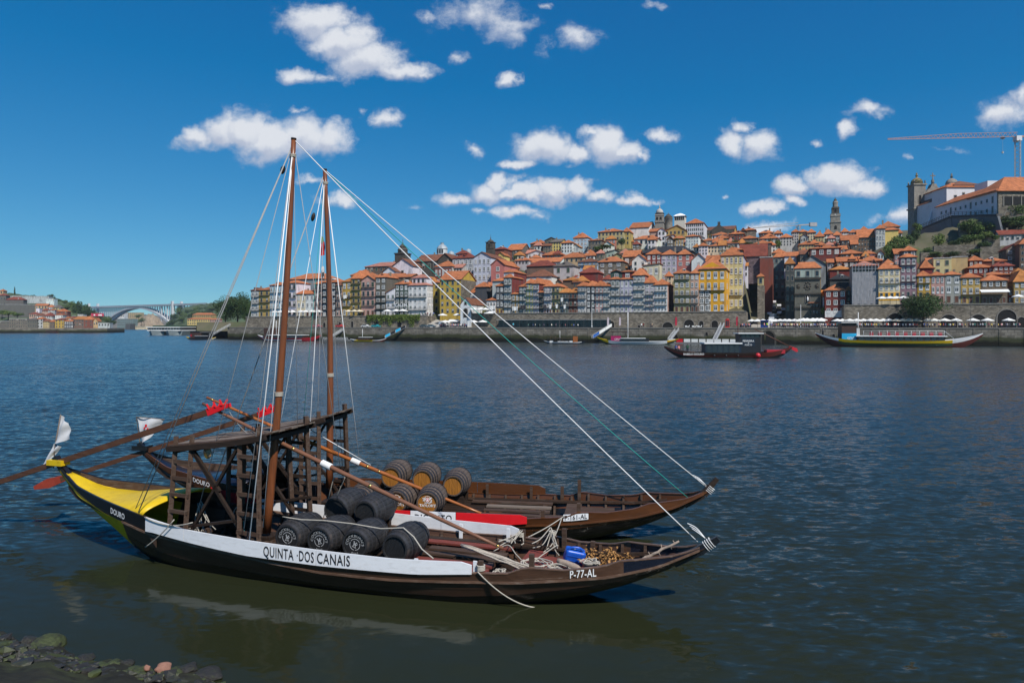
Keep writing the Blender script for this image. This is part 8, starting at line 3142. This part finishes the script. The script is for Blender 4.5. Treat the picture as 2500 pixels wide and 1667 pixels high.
# two river cruisers seen from the bow
for i, (px0, px1, lb) in enumerate(((363, 403, 'left one of two white river cruisers moored side by side'), (402, 446, 'right one of two white river cruisers moored side by side'))):
 Y = 520
 a, b_ = at(px0, 818, Y), at(px1, 818, Y)
 w_ = b_.x - a.x
 r = empty('river_cruiser', ((a.x + b_.x) / 2, Y, 0), 0, lb, 'ship', 'river cruisers moored downstream')
 k = Y / F
 mb = MB()
 hw = w_ / 2 * .98
 vs = [(-hw * .8, 0, -1), (hw * .8, 0, -1), (hw, 0, 3.2), (-hw, 0, 3.2), (-hw * .8, 70, -1), (hw * .8, 70, -1), (hw, 70, 3.2), (-hw, 70, 3.2), (0, -6, -1), (0, -9, 3.6)]
 mb.add(vs, [(0, 8, 9, 3), (8, 1, 2, 9), (1, 5, 6, 2), (4, 0, 3, 7), (3, 9, 2, 6, 7), (5, 4, 7, 6)])
 fix_normals(mb.build('hull', mat('cruiser_hull', (.30, .36, .38), .5, .1, .3), r))
 for nm, z0, z1, mm, y0, f in (('lower_deck', 3.2, 4.0, mm_w, -3, .97), ('window_band', 4.0, 5.6, m_pane, -2.6, .93), ('upper_deck', 5.6, 6.2, mm_w, -4, 1.0), ('sun_deck', 6.2, 7.3, mm_g, 2, .7)):
  mb = MB()
  mb.prism([(-hw * f, z0), (hw * f, z0), (hw * f, z1), (-hw * f, z1)], y0, 66)
  fix_normals(mb.build(nm, mm, r))
 for q in range(6):
  mb = MB()
  x = -hw * .8 + hw * 1.6 * q / 5
  mb.box(x - .09, x + .09, -2.75, -2.55, 4.0, 5.6)
  mb.build('mullion', mm_w, r)

# pontoon and gangways
pt = qbox(1632, 1800, -7, -4, -.2, .6, 'pontoon', mat('pontoon_grey', (.16, .16, .16), .8, .2, .5), None, 'low floating pontoon with white notice panels', 'pontoon')
w_ = max(v.co.x for v in pt.data.vertices)
for i in range(9):
 mb = MB()
 x0 = -w_ + 2 * w_ * i / 9
 mb.box(x0 + .2, x0 + 2 * w_ / 9 - .2, -.06, .0, .7, 1.9)
 mb.build('notice_panel', m_canvas if i != 1 else m_red, pt)
pt2 = qbox(788, 850, -6, -3, -.2, .5, 'pontoon', mat('pontoon_grey', (.16, .16, .16), .8), None, 'white railed pontoon left of the small yellow boat', 'pontoon')
w_ = max(v.co.x for v in pt2.data.vertices)
mb = MB()
for i in range(16):
 x0 = -w_ + 2 * w_ * i / 16
 mb.bar((x0, 0, .5), (x0 + 2 * w_ / 16, 0, 1.6), .10)
 mb.bar((x0, 0, 1.6), (x0 + 2 * w_ / 16, 0, .5), .10)
mb.build('railing', m_conc, pt2)

def gangway(px0, py0, px1, py1, m, label, panel=None, txt=None):
 o0_, o1_ = -5.0, .2
 a, b_ = qpt(px0, o0_, q_z(px0, py0, o0_)), qpt(px1, o1_, q_z(px1, py1, o1_))
 if abs(px0 - px1) < 40:
  a = qpt(px0, -5.0, q_z(px0, py0, -5.0))
 r = empty('gangway', a, 0, label, 'gangway', 'gangways down to the boats')
 d = b_ - a
 mb = MB()
 mb.bar((0, 0, 0), d, 1.3, .15)
 mb.build('walkway', mat('gangway_grey', (.25, .25, .26), .6), r)
 sd = d.cross(Vector((0, 0, 1))).normalized() * .65
 for s_ in (-1, 1):
  mb = MB()
  for h in (.55, 1.1):
   mb.bar(sd * s_ + Vector((0, 0, h)), d + sd * s_ + Vector((0, 0, h)), .08)
  for i in range(13):
   p = d * (i / 12) + sd * s_
   mb.bar(p, p + Vector((0, 0, 1.1)), .07)
  mb.build('railing', m, r)
 if panel:
  for i, mm in enumerate(panel):
   n = len(panel)
   mb = MB()
   p, q = d * (i / n + .01), d * ((i + 1) / n - .01)
   off_ = sd * (1 if sd.y < 0 else -1) * 1.08
   mb.add([p + off_ + Vector((0, 0, .1)), q + off_ + Vector((0, 0, .1)), q + off_ + Vector((0, 0, 1.25)), p + off_ + Vector((0, 0, 1.25))], [(0, 1, 2, 3)])
   mb.build('side_panel', mm, r)
 return r

gangway(1446, 826, 1492, 797, m_conc, 'gangway with blue and white advertising panels', [mat('panel_blue', (.03, .12, .40), .5), m_canvas, m_canvas])
gangway(1634, 832, 1654, 806, m_conc, 'white railed gangway at the bow of the green boat')
gangway(1744, 834, 1764, 794, m_conc, 'steep grey gangway down to the pontoon')
gangway(940, 825, 990, 800, m_conc, 'gangway with light blue panels beside the small yellow boat', [mm_c, mm_k, mm_c, mm_k])
gangway(806, 826, 838, 806, m_conc, 'white gangway behind the second mast')
gangway(520, 818, 562, 795, m_conc, 'grey gangway at the left end of the quay')
# ------------------------------------------------------------------ gear lying in the boats
def wtube(name, pts, r, m, label, cat, group=None, n=6):
 mb = MB()
 mb.tube(pts, r, n)
 return tag(mb.build(name, m), label, cat, group)

def smooth(pts, k=5):
 """Catmull-Rom through points"""
 P = [Vector(p) for p in pts]
 P = [P[0]] + P + [P[-1]]
 out = []
 for i in range(1, len(P) - 2):
  a, b, c, d = P[i - 1], P[i], P[i + 1], P[i + 2]
  for j in range(k):
   t = j / k
   out.append(.5 * ((2 * b) + (c - a) * t + (2 * a - 5 * b + 4 * c - d) * t * t + (3 * b - a - 3 * c + d) * t ** 3))
 out.append(P[-2])
 return out

rr = random.Random(12)
dz = .72            # fore deck level

def tangle(cx, cy, rx, ry, turns, z, jit, seed):
 r = random.Random(seed)
 pts = []
 for i in range(int(turns * 9)):
  th = i * 2 * math.pi / 9
  q = r.uniform(.55, 1.0)
  pts.append(A.world((cx + rx * q * math.cos(th) + r.uniform(-jit, jit), cy + ry * q * math.sin(th) + r.uniform(-jit, jit), z + r.uniform(0, .10))))
 return smooth(pts, 4)

c0 = A.P(1372, 1385, -.55)
wtube('rope_coil', tangle(c0.x, -.50, .42, .26, 5, dz + .02, .07, 1), .016, m_rope, 'loose tangle of pale rope on the red fore deck', 'rope')
c1 = A.P(1330, 1378, -.45)
wtube('rope_coil', tangle(c1.x - .25, -.35, .38, .30, 4, dz + .02, .08, 2), .016, m_rope, 'smaller rope heap beside the near timber head', 'rope')
c2 = A.P(1440, 1380, -.4)
wtube('rope_coil', tangle(c2.x, -.32, .26, .16, 4, .90, .05, 3), .015, m_rope, 'rope coil next to the dry leaves', 'rope')
c3 = A.P(1218, 1392, -.9)
wtube('rope_coil', tangle(c3.x, -.95, .16, .20, 4, .66, .03, 4), .014, m_rope, 'small rope hank by the end of the white board', 'rope')
for i, (px, lb) in enumerate(((1268, 'bunch of rope hanging from the far timber head nearer the mast'), (1348, 'bunch of rope hanging from the far timber head nearer the bow'))):
 a = A.A(A.P(px, 1310, 1.1).x)
 b_ = A.b(a) - .15
 top = Vector((A.X(a), b_, f_(ZS, a) + .22))
 mb = MB()
 for k in range(7):
  e = Vector((top.x + rr.uniform(-.45, .30), b_ - rr.uniform(.25, .8), dz + rr.uniform(.0, .25)))
  m1 = top.lerp(e, .5) + Vector((rr.uniform(-.12, .12), rr.uniform(-.1, .1), -rr.uniform(.05, .2)))
  mb.tube([A.world(p) for p in smooth([top + Vector((rr.uniform(-.06, .06), rr.uniform(-.06, .06), rr.uniform(-.08, .05))), m1, e], 5)], .014, 5)
 for k in range(4):
  mb.tube([A.world(top + Vector((.085 * math.cos(q), .085 * math.sin(q), -.05 - .03 * k))) for q in np.linspace(0, 6.283, 11)], .016, 5, cap=False)
 tag(mb.build('rope_bundle', m_rope), lb, 'rope')
# the net of stowage lines between the two boats
mb = MB()
p0, p1 = A.P(1200, 1335, .4), A.P(1290, 1385, -.3)
wtube('rope', [A.world(p) for p in smooth([A.P(1205, 1345, .5), A.P(1240, 1330, .6), A.P(1262, 1355, .3), A.P(1290, 1375, .0), A.P(1330, 1350, .3), A.P(1360, 1330, .5)], 6)], .014, m_rope, 'slack line between the two rope bunches', 'rope')
# bow lashings
for bt, px, py, lb in ((A, 1712, 1330, 'white rope lashing round the stem of the nearest barge'), (B, 1729, 1192, 'white rope lashing round the stem of the farther barge')):
 mb = MB()
 c = bt.P(px, py, 0)
 d = Vector((bt.X(1.0) + .12, 0, 1.7 if bt is A else 1.86)) - Vector((bt.X(.985), 0, 1.36))
 d.normalize()
 s_ = Vector((0, 1, 0))
 u_ = d.cross(s_)
 base = Vector((bt.X(.992), 0, 1.46))
 for k in range(4):
  o = base + d * (k * .055)
  mb.tube([bt.world(o + s_ * (.088 * math.cos(q)) + u_ * (.125 * math.sin(q))) for q in np.linspace(0, 6.283, 13)], .010, 5, cap=False)
 for k in range(3):
  q0 = base + u_ * .15 + d * .1
  q1 = q0 + Vector((-.30 - .05 * k, .05 * (k - 1), .22 + .04 * k))
  mb.tube([bt.world(p) for p in smooth([q0, q0.lerp(q1, .5) + Vector((0, .1 * (k - 1), .04)), q1], 4)], .010, 5)
 tag(mb.build('rope_lashing', m_stay), lb, 'rope')
# rope turns on the near timber head
mb = MB()
a = .735
c = Vector((A.X(a), -(A.b(a) - .13), f_(ZS, a) + .06))
for k in range(4):
 mb.tube([A.world(c + Vector((.095 * math.cos(q), .09 * math.sin(q), .032 * k))) for q in np.linspace(0, 6.283, 11)], .02, 5, cap=False)
tag(mb.build('rope_turns', m_rope), 'rope turns on the near timber head beside the white board end', 'rope')

# splintered pale spar and thin dark pole
def irregular(p, q, n, j, seed):
 r = random.Random(seed)
 p, q = Vector(p), Vector(q)
 return [p.lerp(q, i / n) + Vector((r.uniform(-j, j), r.uniform(-j, j), r.uniform(-j, j))) for i in range(n + 1)]

mb = MB()
for k in range(7):
 o = Vector((0, rr.uniform(-.05, .05), rr.uniform(-.03, .05)))
 p, q = A.P(1121 + rr.uniform(-4, 12), 1333, -.25) + o, A.P(1345 - rr.uniform(0, 60), 1398, -.75) + o
 mb.tube([A.world(v) for v in irregular(p, q, 9, .012, k)], [.014 + .012 * math.sin(3.14 * min(1, i / 9)) for i in range(10)], 5)
tag(mb.build('rope_cable', mat('bleached_fibre', (.42, .37, .31), .9, .3, 12, (1, 1, 1), .4)), 'thick bleached frayed cable stretched along the fore deck', 'cable')
wtube('pole', [A.world(p) for p in (A.P(1172, 1306, 1.2), A.P(1230, 1312, 1.1), A.P(1330, 1333, .6), A.P(1420, 1352, .1))], .017, m_darkwood, 'thin dark bent pole lying across to the blue can', 'pole')
# driftwood
lg = [A.world(p) for p in irregular(A.P(1362, 1366, -.25), A.P(1418, 1392, -.45), 7, .02, 3)]
m_drift = mat('driftwood', (.30, .235, .19), .9, .35, 8, (1, 1, 1), .5, dark=(.12, .09, .07), dark_scale=4, dark_amt=.5)
mb = MB()
mb.tube(lg, [.05, .075, .08, .085, .08, .085, .08, .06], 9)
tag(mb.build('driftwood_log', m_drift), 'short pale driftwood log beside the blue can', 'log')
bra = empty('branch', A.world(A.P(1560, 1370, -.1)), 0, 'bare knotty branch propped over the black bow', 'branch')
o0 = bra.location
pp = [A.world(p) - o0 for p in irregular(A.P(1558, 1371, -.1), A.P(1656, 1320, .12), 10, .015, 5)]
mb = MB()
mb.tube(pp, [.030, .036, .034, .036, .034, .032, .034, .030, .030, .028, .022], 8)
mb.build('stick', m_drift, bra)
for k, (i, v) in enumerate(((3, (-.05, 0, .10)), (5, (.05, -.02, -.09)), (6, (-.02, .02, .10)), (8, (.03, 0, -.08)), (9, (-.04, .02, .07)))):
 mb = MB()
 mb.tube([pp[i], pp[i] + Vector(v)], [.018, .009], 5)
 mb.build('twig', m_drift, bra)
# dry leaves
dl = empty('dry_branch', A.world(A.P(1480, 1372, .1)), 0, 'withered branch with curled brown leaves in the bow', 'branch')
o0 = dl.location
mb = MB()
r = random.Random(4)
m_dry = mat('dry_leaf', (.36, .185, .06), .8, .45, 6)
tw = []
for k in range(9):
 x0 = A.P(1425 + 14 * k, 1382 - 2 * (k % 3), -.15 + .1 * (k % 4))
 x1 = A.P(1425 + 13 * k + r.uniform(-8, 12), 1338 + r.uniform(-8, 14), .1 + .06 * (k % 4))
 tw.append((x0, x1))
 mb.tube([A.world(x0) - o0, A.world(x0.lerp(x1, .5) + Vector((.03, .03, .02))) - o0, A.world(x1) - o0], [.008, .006, .003], 4)
mb.build('twigs', m_darkwood, dl)
mb = MB()
for k in range(230):
 a_, b_ = tw[r.randrange(9)]
 p = A.world(a_.lerp(b_, r.uniform(.1, 1.0)) + Vector((r.uniform(-.08, .08), r.uniform(-.10, .10), r.uniform(-.03, .05)))) - o0
 d = Vector((r.uniform(-1, 1), r.uniform(-1, 1), r.uniform(-1.2, .3))).normalized()
 w_ = d.cross(Vector((r.uniform(-1, 1), r.uniform(-1, 1), 1))).normalized()
 u_ = d.cross(w_)
 l_, h_ = r.uniform(.07, .12), r.uniform(.018, .030)
 mb.add([p, p + d * l_ * .4 + w_ * h_ + u_ * .015, p + d * l_, p + d * l_ * .4 - w_ * h_ + u_ * .015, p + d * l_ * .5 - u_ * .012], [(0, 1, 4), (1, 2, 4), (2, 3, 4), (3, 0, 4)])
tag(mb.build('leaves', m_dry, dl), None, None, None, 'stuff')
# blue jerrycan lying on its side
jc = empty('jerrycan', A.world(A.P(1398, 1372, .05)), A.ang + .35, 'blue plastic jerrycan with red cap lying in the bow', 'jerrycan')
m_bl = mat('blue_plastic', (.010, .085, .46), .35, .12, 5, spec=.5)
bm = bmesh.new()
bmesh.ops.create_cube(bm, size=1)
for v in bm.verts:
 v.co = Vector((v.co.x * .50, v.co.y * .28, v.co.z * .36 + .18))
bmesh.ops.bevel(bm, geom=list(bm.edges), offset=.075, segments=4, profile=.6, affect='EDGES')
me = bpy.data.meshes.new('can_body')
bm.to_mesh(me)
bm.free()
for f in me.polygons:
 f.use_smooth = True
me.materials.append(m_bl)
o = link(bpy.data.objects.new('can_body', me), jc)
o.rotation_euler = (.25, .22, 0)
mb = MB()
mb.tube(smooth([(-.20, -.06, .36), (-.12, -.07, .43), (.06, -.07, .45), (.14, -.06, .38)], 4), .030, 8)
mb.build('handle', m_bl, jc).rotation_euler = (.25, .22, 0)
mb = MB()
mb.tube([(.16, -.12, .10), (.22, -.20, .06)], .045, 10)
mb.build('cap', m_red, jc)
for z in (.12, .24):
 mb = MB()
 mb.box(-.20, .20, -.148, -.138, z - .012, z + .012)
 mb.build('rib', m_bl, jc).rotation_euler = (.25, .22, 0)
mb = MB()
mb.add([(-.10, -.05, .372), (-.03, -.07, .372), (-.01, .02, .372), (-.08, .05, .372), (-.11, .0, .372)], [(0, 1, 2, 3, 4)])
mb.build('label', m_letter_w, jc).rotation_euler = (.25, .22, 0)

# ropes and clutter under the steering platform
for i, (px, py, t, lb) in enumerate(((500, 1290, -.9, 'rope heap at the foot of the steering platform'), (455, 1285, -.2, 'rope heap inside the stern of the nearest barge'))):
 c = A.P(px, py, t)
 wtube('rope_coil', tangle(c.x, t, .40, .25, 5, .66, .08, 20 + i), .015, m_rope, lb, 'rope')
mb = MB()
for k in range(8):
 p = A.P(495 + rr.uniform(-14, 14), 1228 + rr.uniform(-6, 6), .2)
 q = A.P(500 + rr.uniform(-30, 30), 1300 + rr.uniform(-8, 8), -.3)
 mb.tube([A.world(v) for v in smooth([p, p.lerp(q, .5) + Vector((rr.uniform(-.15, .15), rr.uniform(-.1, .1), -.05)), q], 4)], .011, 5)
tag(mb.build('rope_bundle', m_rope), 'hank of lines hanging under the steering platform', 'rope')
wtube('rope_loop', [A.world(A.P(580 + 11 * math.sin(q), 1262 + 24 * math.cos(q), .6)) for q in np.linspace(0, 6.283, 17)], .013, m_rope, 'rope noose hanging under the platform by the mast', 'rope')
wtube('rope', [A.world(p) for p in smooth([A.P(598, 1250, .8), A.P(595, 1285, .7), A.P(600, 1310, .6)], 5)], .012, m_green_rope, 'short turquoise rope end behind the nearest mast', 'rope')
mb = MB()
mb.lathe([(.02, 0), (.17, .005), (.17, .03), (.02, .035)], 20)
o = mb.build('lamp', mat('lamp_glass', (.35, .22, .13), .25, .1, 3))
pl_ = A.P(508, 1104, -1.02)
o.location = A.world(pl_)
o.rotation_euler = (math.pi / 2, 0, A.ang - .3)
tag(o, 'round brown lantern under the edge of the steering platform', 'lantern')

# ------------------------------------------------------------------ flags
def flag(bt, pts, t, m, label, staff=None, nu=10, nv=8, amp=.05, name='flag'):
 """a cloth with four pixel corners: top-left, top-right, bottom-right, bottom-left"""
 C = [bt.world(bt.P(px, py, t)) for px, py in pts]
 base = bt.world(bt.P(*staff[0], t)) if staff else C[0]
 r = empty(name, base, 0, label, 'flag')
 mb = MB()
 vs, fs = [], []
 nrm = (C[1] - C[0]).cross(C[3] - C[0]).normalized()
 for i in range(nu + 1):
  for k in range(nv + 1):
   u, v = i / nu, k / nv
   p = C[0].lerp(C[1], u).lerp(C[3].lerp(C[2], u), v)
   p = p + nrm * (amp * math.sin(u * 7 + v * 3) + amp * .5 * math.sin(v * 9 + u * 4))
   vs.append(p - base)
 for i in range(nu):
  for k in range(nv):
   a = i * (nv + 1) + k
   fs.append((a, a + nv + 1, a + nv + 2, a + 1))
 mb.add(vs, fs, 0, True)
 o = mb.build('cloth', m, r)
 if staff:
  mb = MB()
  mb.tube([bt.world(bt.P(*q, t)) - base for q in staff], .016, 6)
  mb.build('staff', m_greywood, r)
 return r, o

m_flag = mat('white_flag_cloth', (.60, .60, .62), .85, .08, 4)
fa0, _ = flag(A, [(147, 1013), (166, 1033), (172, 1071), (131, 1085)], 0, m_flag, 'limp white flag at the stern tip of the nearest barge', [(131, 1142), (133, 1095), (148, 1012)])
f_a = flag(A, [(131, 1083), (150, 1090), (118, 1128), (99, 1143)], .02, m_flag, 'lower trailing fold of the white stern flag', None, amp=.03)
f_a[1].parent = fa0
f_a[1].location = f_a[0].location - fa0.location
bpy.data.objects.remove(f_a[0])
fb, _ = flag(B, [(333, 1017), (400, 1024), (374, 1062), (346, 1083)], 0, m_flag, 'white flag with small red emblem at the stern of the farther barge', [(346, 1106), (342, 1085), (333, 1017), (402, 1024)])
mb = MB()
base = fb.location
for (x, y, s_) in ((359, 1038, 3.4), (355, 1044, 2.4), (363, 1046, 2.6), (360, 1052, 1.8)):
 p = B.world(B.P(x, y, 0)) - base
 k = s_ * 22.5 / F * 1.0
 mb.add([(p.x - k, p.y - .07, p.z - k), (p.x + k, p.y - .07, p.z - k), (p.x + k * .7, p.y - .07, p.z + k), (p.x - k * .7, p.y - .07, p.z + k)], [(0, 1, 2, 3)])
mb.build('emblem', m_red, fb)
fr, _ = flag(B, [(784, 592), (792, 590), (793, 622), (782, 626)], .05, mat('flag_red', (.55, .02, .025), .8), 'red and green flag hanging high beside the second mast', None, amp=.03)
mb = MB()
base = fr.location
q = [B.world(B.P(x, y, .05)) - base for x, y in ((785, 578), (789, 578), (791, 591), (784, 592))]
mb.add(q, [(0, 1, 2, 3)])
mb.build('green_band', mat('flag_green', (.03, .22, .04), .8), fr)
fw, _ = flag(B, [(784, 652), (790, 650), (793, 678), (782, 680)], .05, m_flag, 'white pennant with dark print below the red flag', None, amp=.03)
mb = MB()
base = fw.location
q = [B.world(B.P(x, y, .0)) - base for x, y in ((785, 666), (791, 664), (791, 674), (786, 676))]
mb.add(q, [(0, 1, 2, 3)])
mb.build('print', m_letter_k, fw)

# ------------------------------------------------------------------ the near bank, bottom left
m_rock = mat('wet_mossy_rock', (.042, .052, .016), .62, .6, 3.5, (1, 1, 1), .7, .5, dark=(.016, .015, .014), dark_scale=2.6, dark_amt=.9)
m_rockd = mat('wet_dark_rock', (.022, .020, .018), .58, .6, 5, (1, 1, 1), .8, .5, dark=(.05, .06, .02), dark_scale=3, dark_amt=.5)
m_pinkr = mat('pink_brick_stone', (.25, .125, .09), .8, .25, 6, bump=.4)

def rock_mesh(seed, sub=3):
 r = np.random.RandomState(seed)
 bm = bmesh.new()
 bmesh.ops.create_icosphere(bm, subdivisions=sub, radius=1)
 planes = []
 for k in range(9):
  d = r.normal(size=3)
  planes.append((d / np.linalg.norm(d), r.uniform(.62, .92)))
 ph = r.uniform(0, 6, size=(5, 3))
 fq = r.uniform(2, 6, size=(5, 3))
 for v in bm.verts:
  p = np.array(v.co)
  for d, h in planes:
   q = p @ d
   if q > h:
    p = p - d * (q - h) * .9
  p = p * (1 + .03 * np.sin(p @ fq.T + ph[:, 0]).sum())
  v.co = Vector(p)
 me = bpy.data.meshes.new('rock')
 bm.to_mesh(me)
 bm.free()
 for f in me.polygons:
  f.use_smooth = True
 return me

ROCKS = [rock_mesh(i) for i in range(6)]

def rock(px, py, rx, ry, m, label, i, z=.02):
 p = on_z(px, py, z)
 me = ROCKS[i % 6].copy()
 me.materials.append(m)
 o = bpy.data.objects.new('rock', me)
 COL.objects.link(o)
 k = p.y / F
 o.location = (p.x, p.y + rx * k * .6, z)
 o.rotation_euler = (0, 0, i * 1.7)
 o.scale = (rx * k, rx * k * .9, ry * k * 1.15)
 return tag(o, label, 'rock', 'rocks of the near bank')

RK = [(92, 1592, 50, 26, 'm', 'large mossy boulder at the water edge of the bank'), (18, 1612, 36, 20, 'm', 'pale green boulder at the left picture edge'), (22, 1652, 44, 30, 'd', 'dark wet rock in the bottom left corner'), (110, 1660, 40, 24, 'm', 'mossy rock in front of the large boulder'), (172, 1655, 34, 20, 'd', 'dark rock between the mossy ones'),
   (268, 1636, 26, 16, 'm', 'small mossy rock left of the pink stones'), (226, 1660, 32, 18, 'm', 'flat mossy rock at the bottom edge'), (320, 1662, 42, 18, 'm', 'mossy rock below the pink stones'), (394, 1636, 20, 12, 'p', 'bright pinkish brick stone on the bank'), (357, 1632, 9, 7, 'p', 'little pink stone left of the bright one'),
   (440, 1648, 36, 14, 'd', 'dark weedy rock right of the pink stones'), (500, 1660, 42, 12, 'd', 'dark rock sloping into the water at the bank tip'), (60, 1568, 22, 10, 'd', 'dark low rock behind the large boulder'), (140, 1622, 30, 14, 'd', 'dark rock right of the large boulder'), (400, 1664, 44, 12, 'm', 'mossy slab at the bottom edge under the pink stones'),
   (8, 1570, 18, 10, 'd', 'small dark rock at the left edge waterline'), (200, 1612, 24, 8, 'd', 'low wet rock awash off the large boulder'), (300, 1626, 20, 8, 'd', 'dark low rock awash near the small mossy rock')]
for i, (px, py, rx, ry, kd, lb) in enumerate(RK):
 rock(px, py, rx, ry, {'m': m_rock, 'd': m_rockd, 'p': m_pinkr}[kd], lb, i, .02 if kd != 'p' else .16)
# the muddy bank itself and its rubble
mb = MB()
nx, ny = 60, 26
vs, fs = [], []
r = np.random.RandomState(8)
for k in range(ny + 1):
 for i in range(nx + 1):
  Yb = 8.5 + 6.5 * k / ny
  x = -14 + 10.5 * i / nx
  px = 1250 + F * x / Yb
  edge = np.interp(px, [-200, 0, 110, 200, 320, 480, 560, 640], [14.9, 14.4, 14.0, 13.5, 13.1, 12.8, 12.5, 11.9])
  z = (edge - Yb) * .26 + .05 * math.sin(x * 5 + Yb * 3) + .04 * r.rand() - .02
  vs.append((x, Yb, max(-.6, min(z, .9))))
for k in range(ny):
 for i in range(nx):
  a = k * (nx + 1) + i
  fs.append((a, a + 1, a + nx + 2, a + nx + 1))
mb.add(vs, fs, 0, True)
tag(mb.build('river_bank', mat('bank_mud', (.020, .019, .013), .85, .7, 2.2, (1, 1, 1), .9, .25, dark=(.045, .055, .018), dark_scale=1.1, dark_amt=.9)), 'dark muddy river bank in the bottom left corner', None, None, 'structure')
mb = MB()
rn = random.Random(6)
for k in range(700):
 px, py = rn.uniform(-40, 600), rn.uniform(1560, 1680)
 lim = np.interp(px, [0, 110, 200, 320, 480, 600], [1560, 1580, 1612, 1628, 1645, 1675])
 if py < lim:
  continue
 p = on_z(px, py, .12)
 edge = np.interp(px, [-200, 0, 110, 200, 320, 480, 560, 640], [14.9, 14.4, 14.0, 13.5, 13.1, 12.8, 12.5, 11.9])
 z = max(-.02, (edge - p.y) * .26)
 s_ = rn.uniform(.02, .06) if rn.random() < .8 else rn.uniform(.06, .13)
 mb.ico((p.x, p.y, z + s_ * .1), s_, 1, .42, rn, rn.choice((0, 0, 1)), (rn.uniform(.8, 1.8), rn.uniform(.7, 1.5), rn.uniform(.35, .8)), False)
tag(mb.build('rubble', [m_rockd, m_rock]), 'small wet stones and weed on the bank', 'rubble', None, 'stuff')

# ------------------------------------------------------------------ the air
mb = MB()
mb.box(-2400, 1300, -40, 2700, -9, 170)
hz = mb.build('haze', None)
hz.data.materials.clear()
hm = bpy.data.materials.new('haze')
hm.use_nodes = True
ht = hm.node_tree
ht.nodes.clear()
ho = N(ht, 'ShaderNodeOutputMaterial')
pv_ = N(ht, 'ShaderNodeVolumePrincipled')
pv_.inputs['Color'].default_value = (.82, .90, 1.0, 1)
pv_.inputs['Density'].default_value = .00008
pv_.inputs['Anisotropy'].default_value = .3
ht.links.new(pv_.outputs[0], ho.inputs['Volume'])
hz.data.materials.append(hm)
tag(hz, 'thin summer haze over the river', 'haze', None, 'stuff')
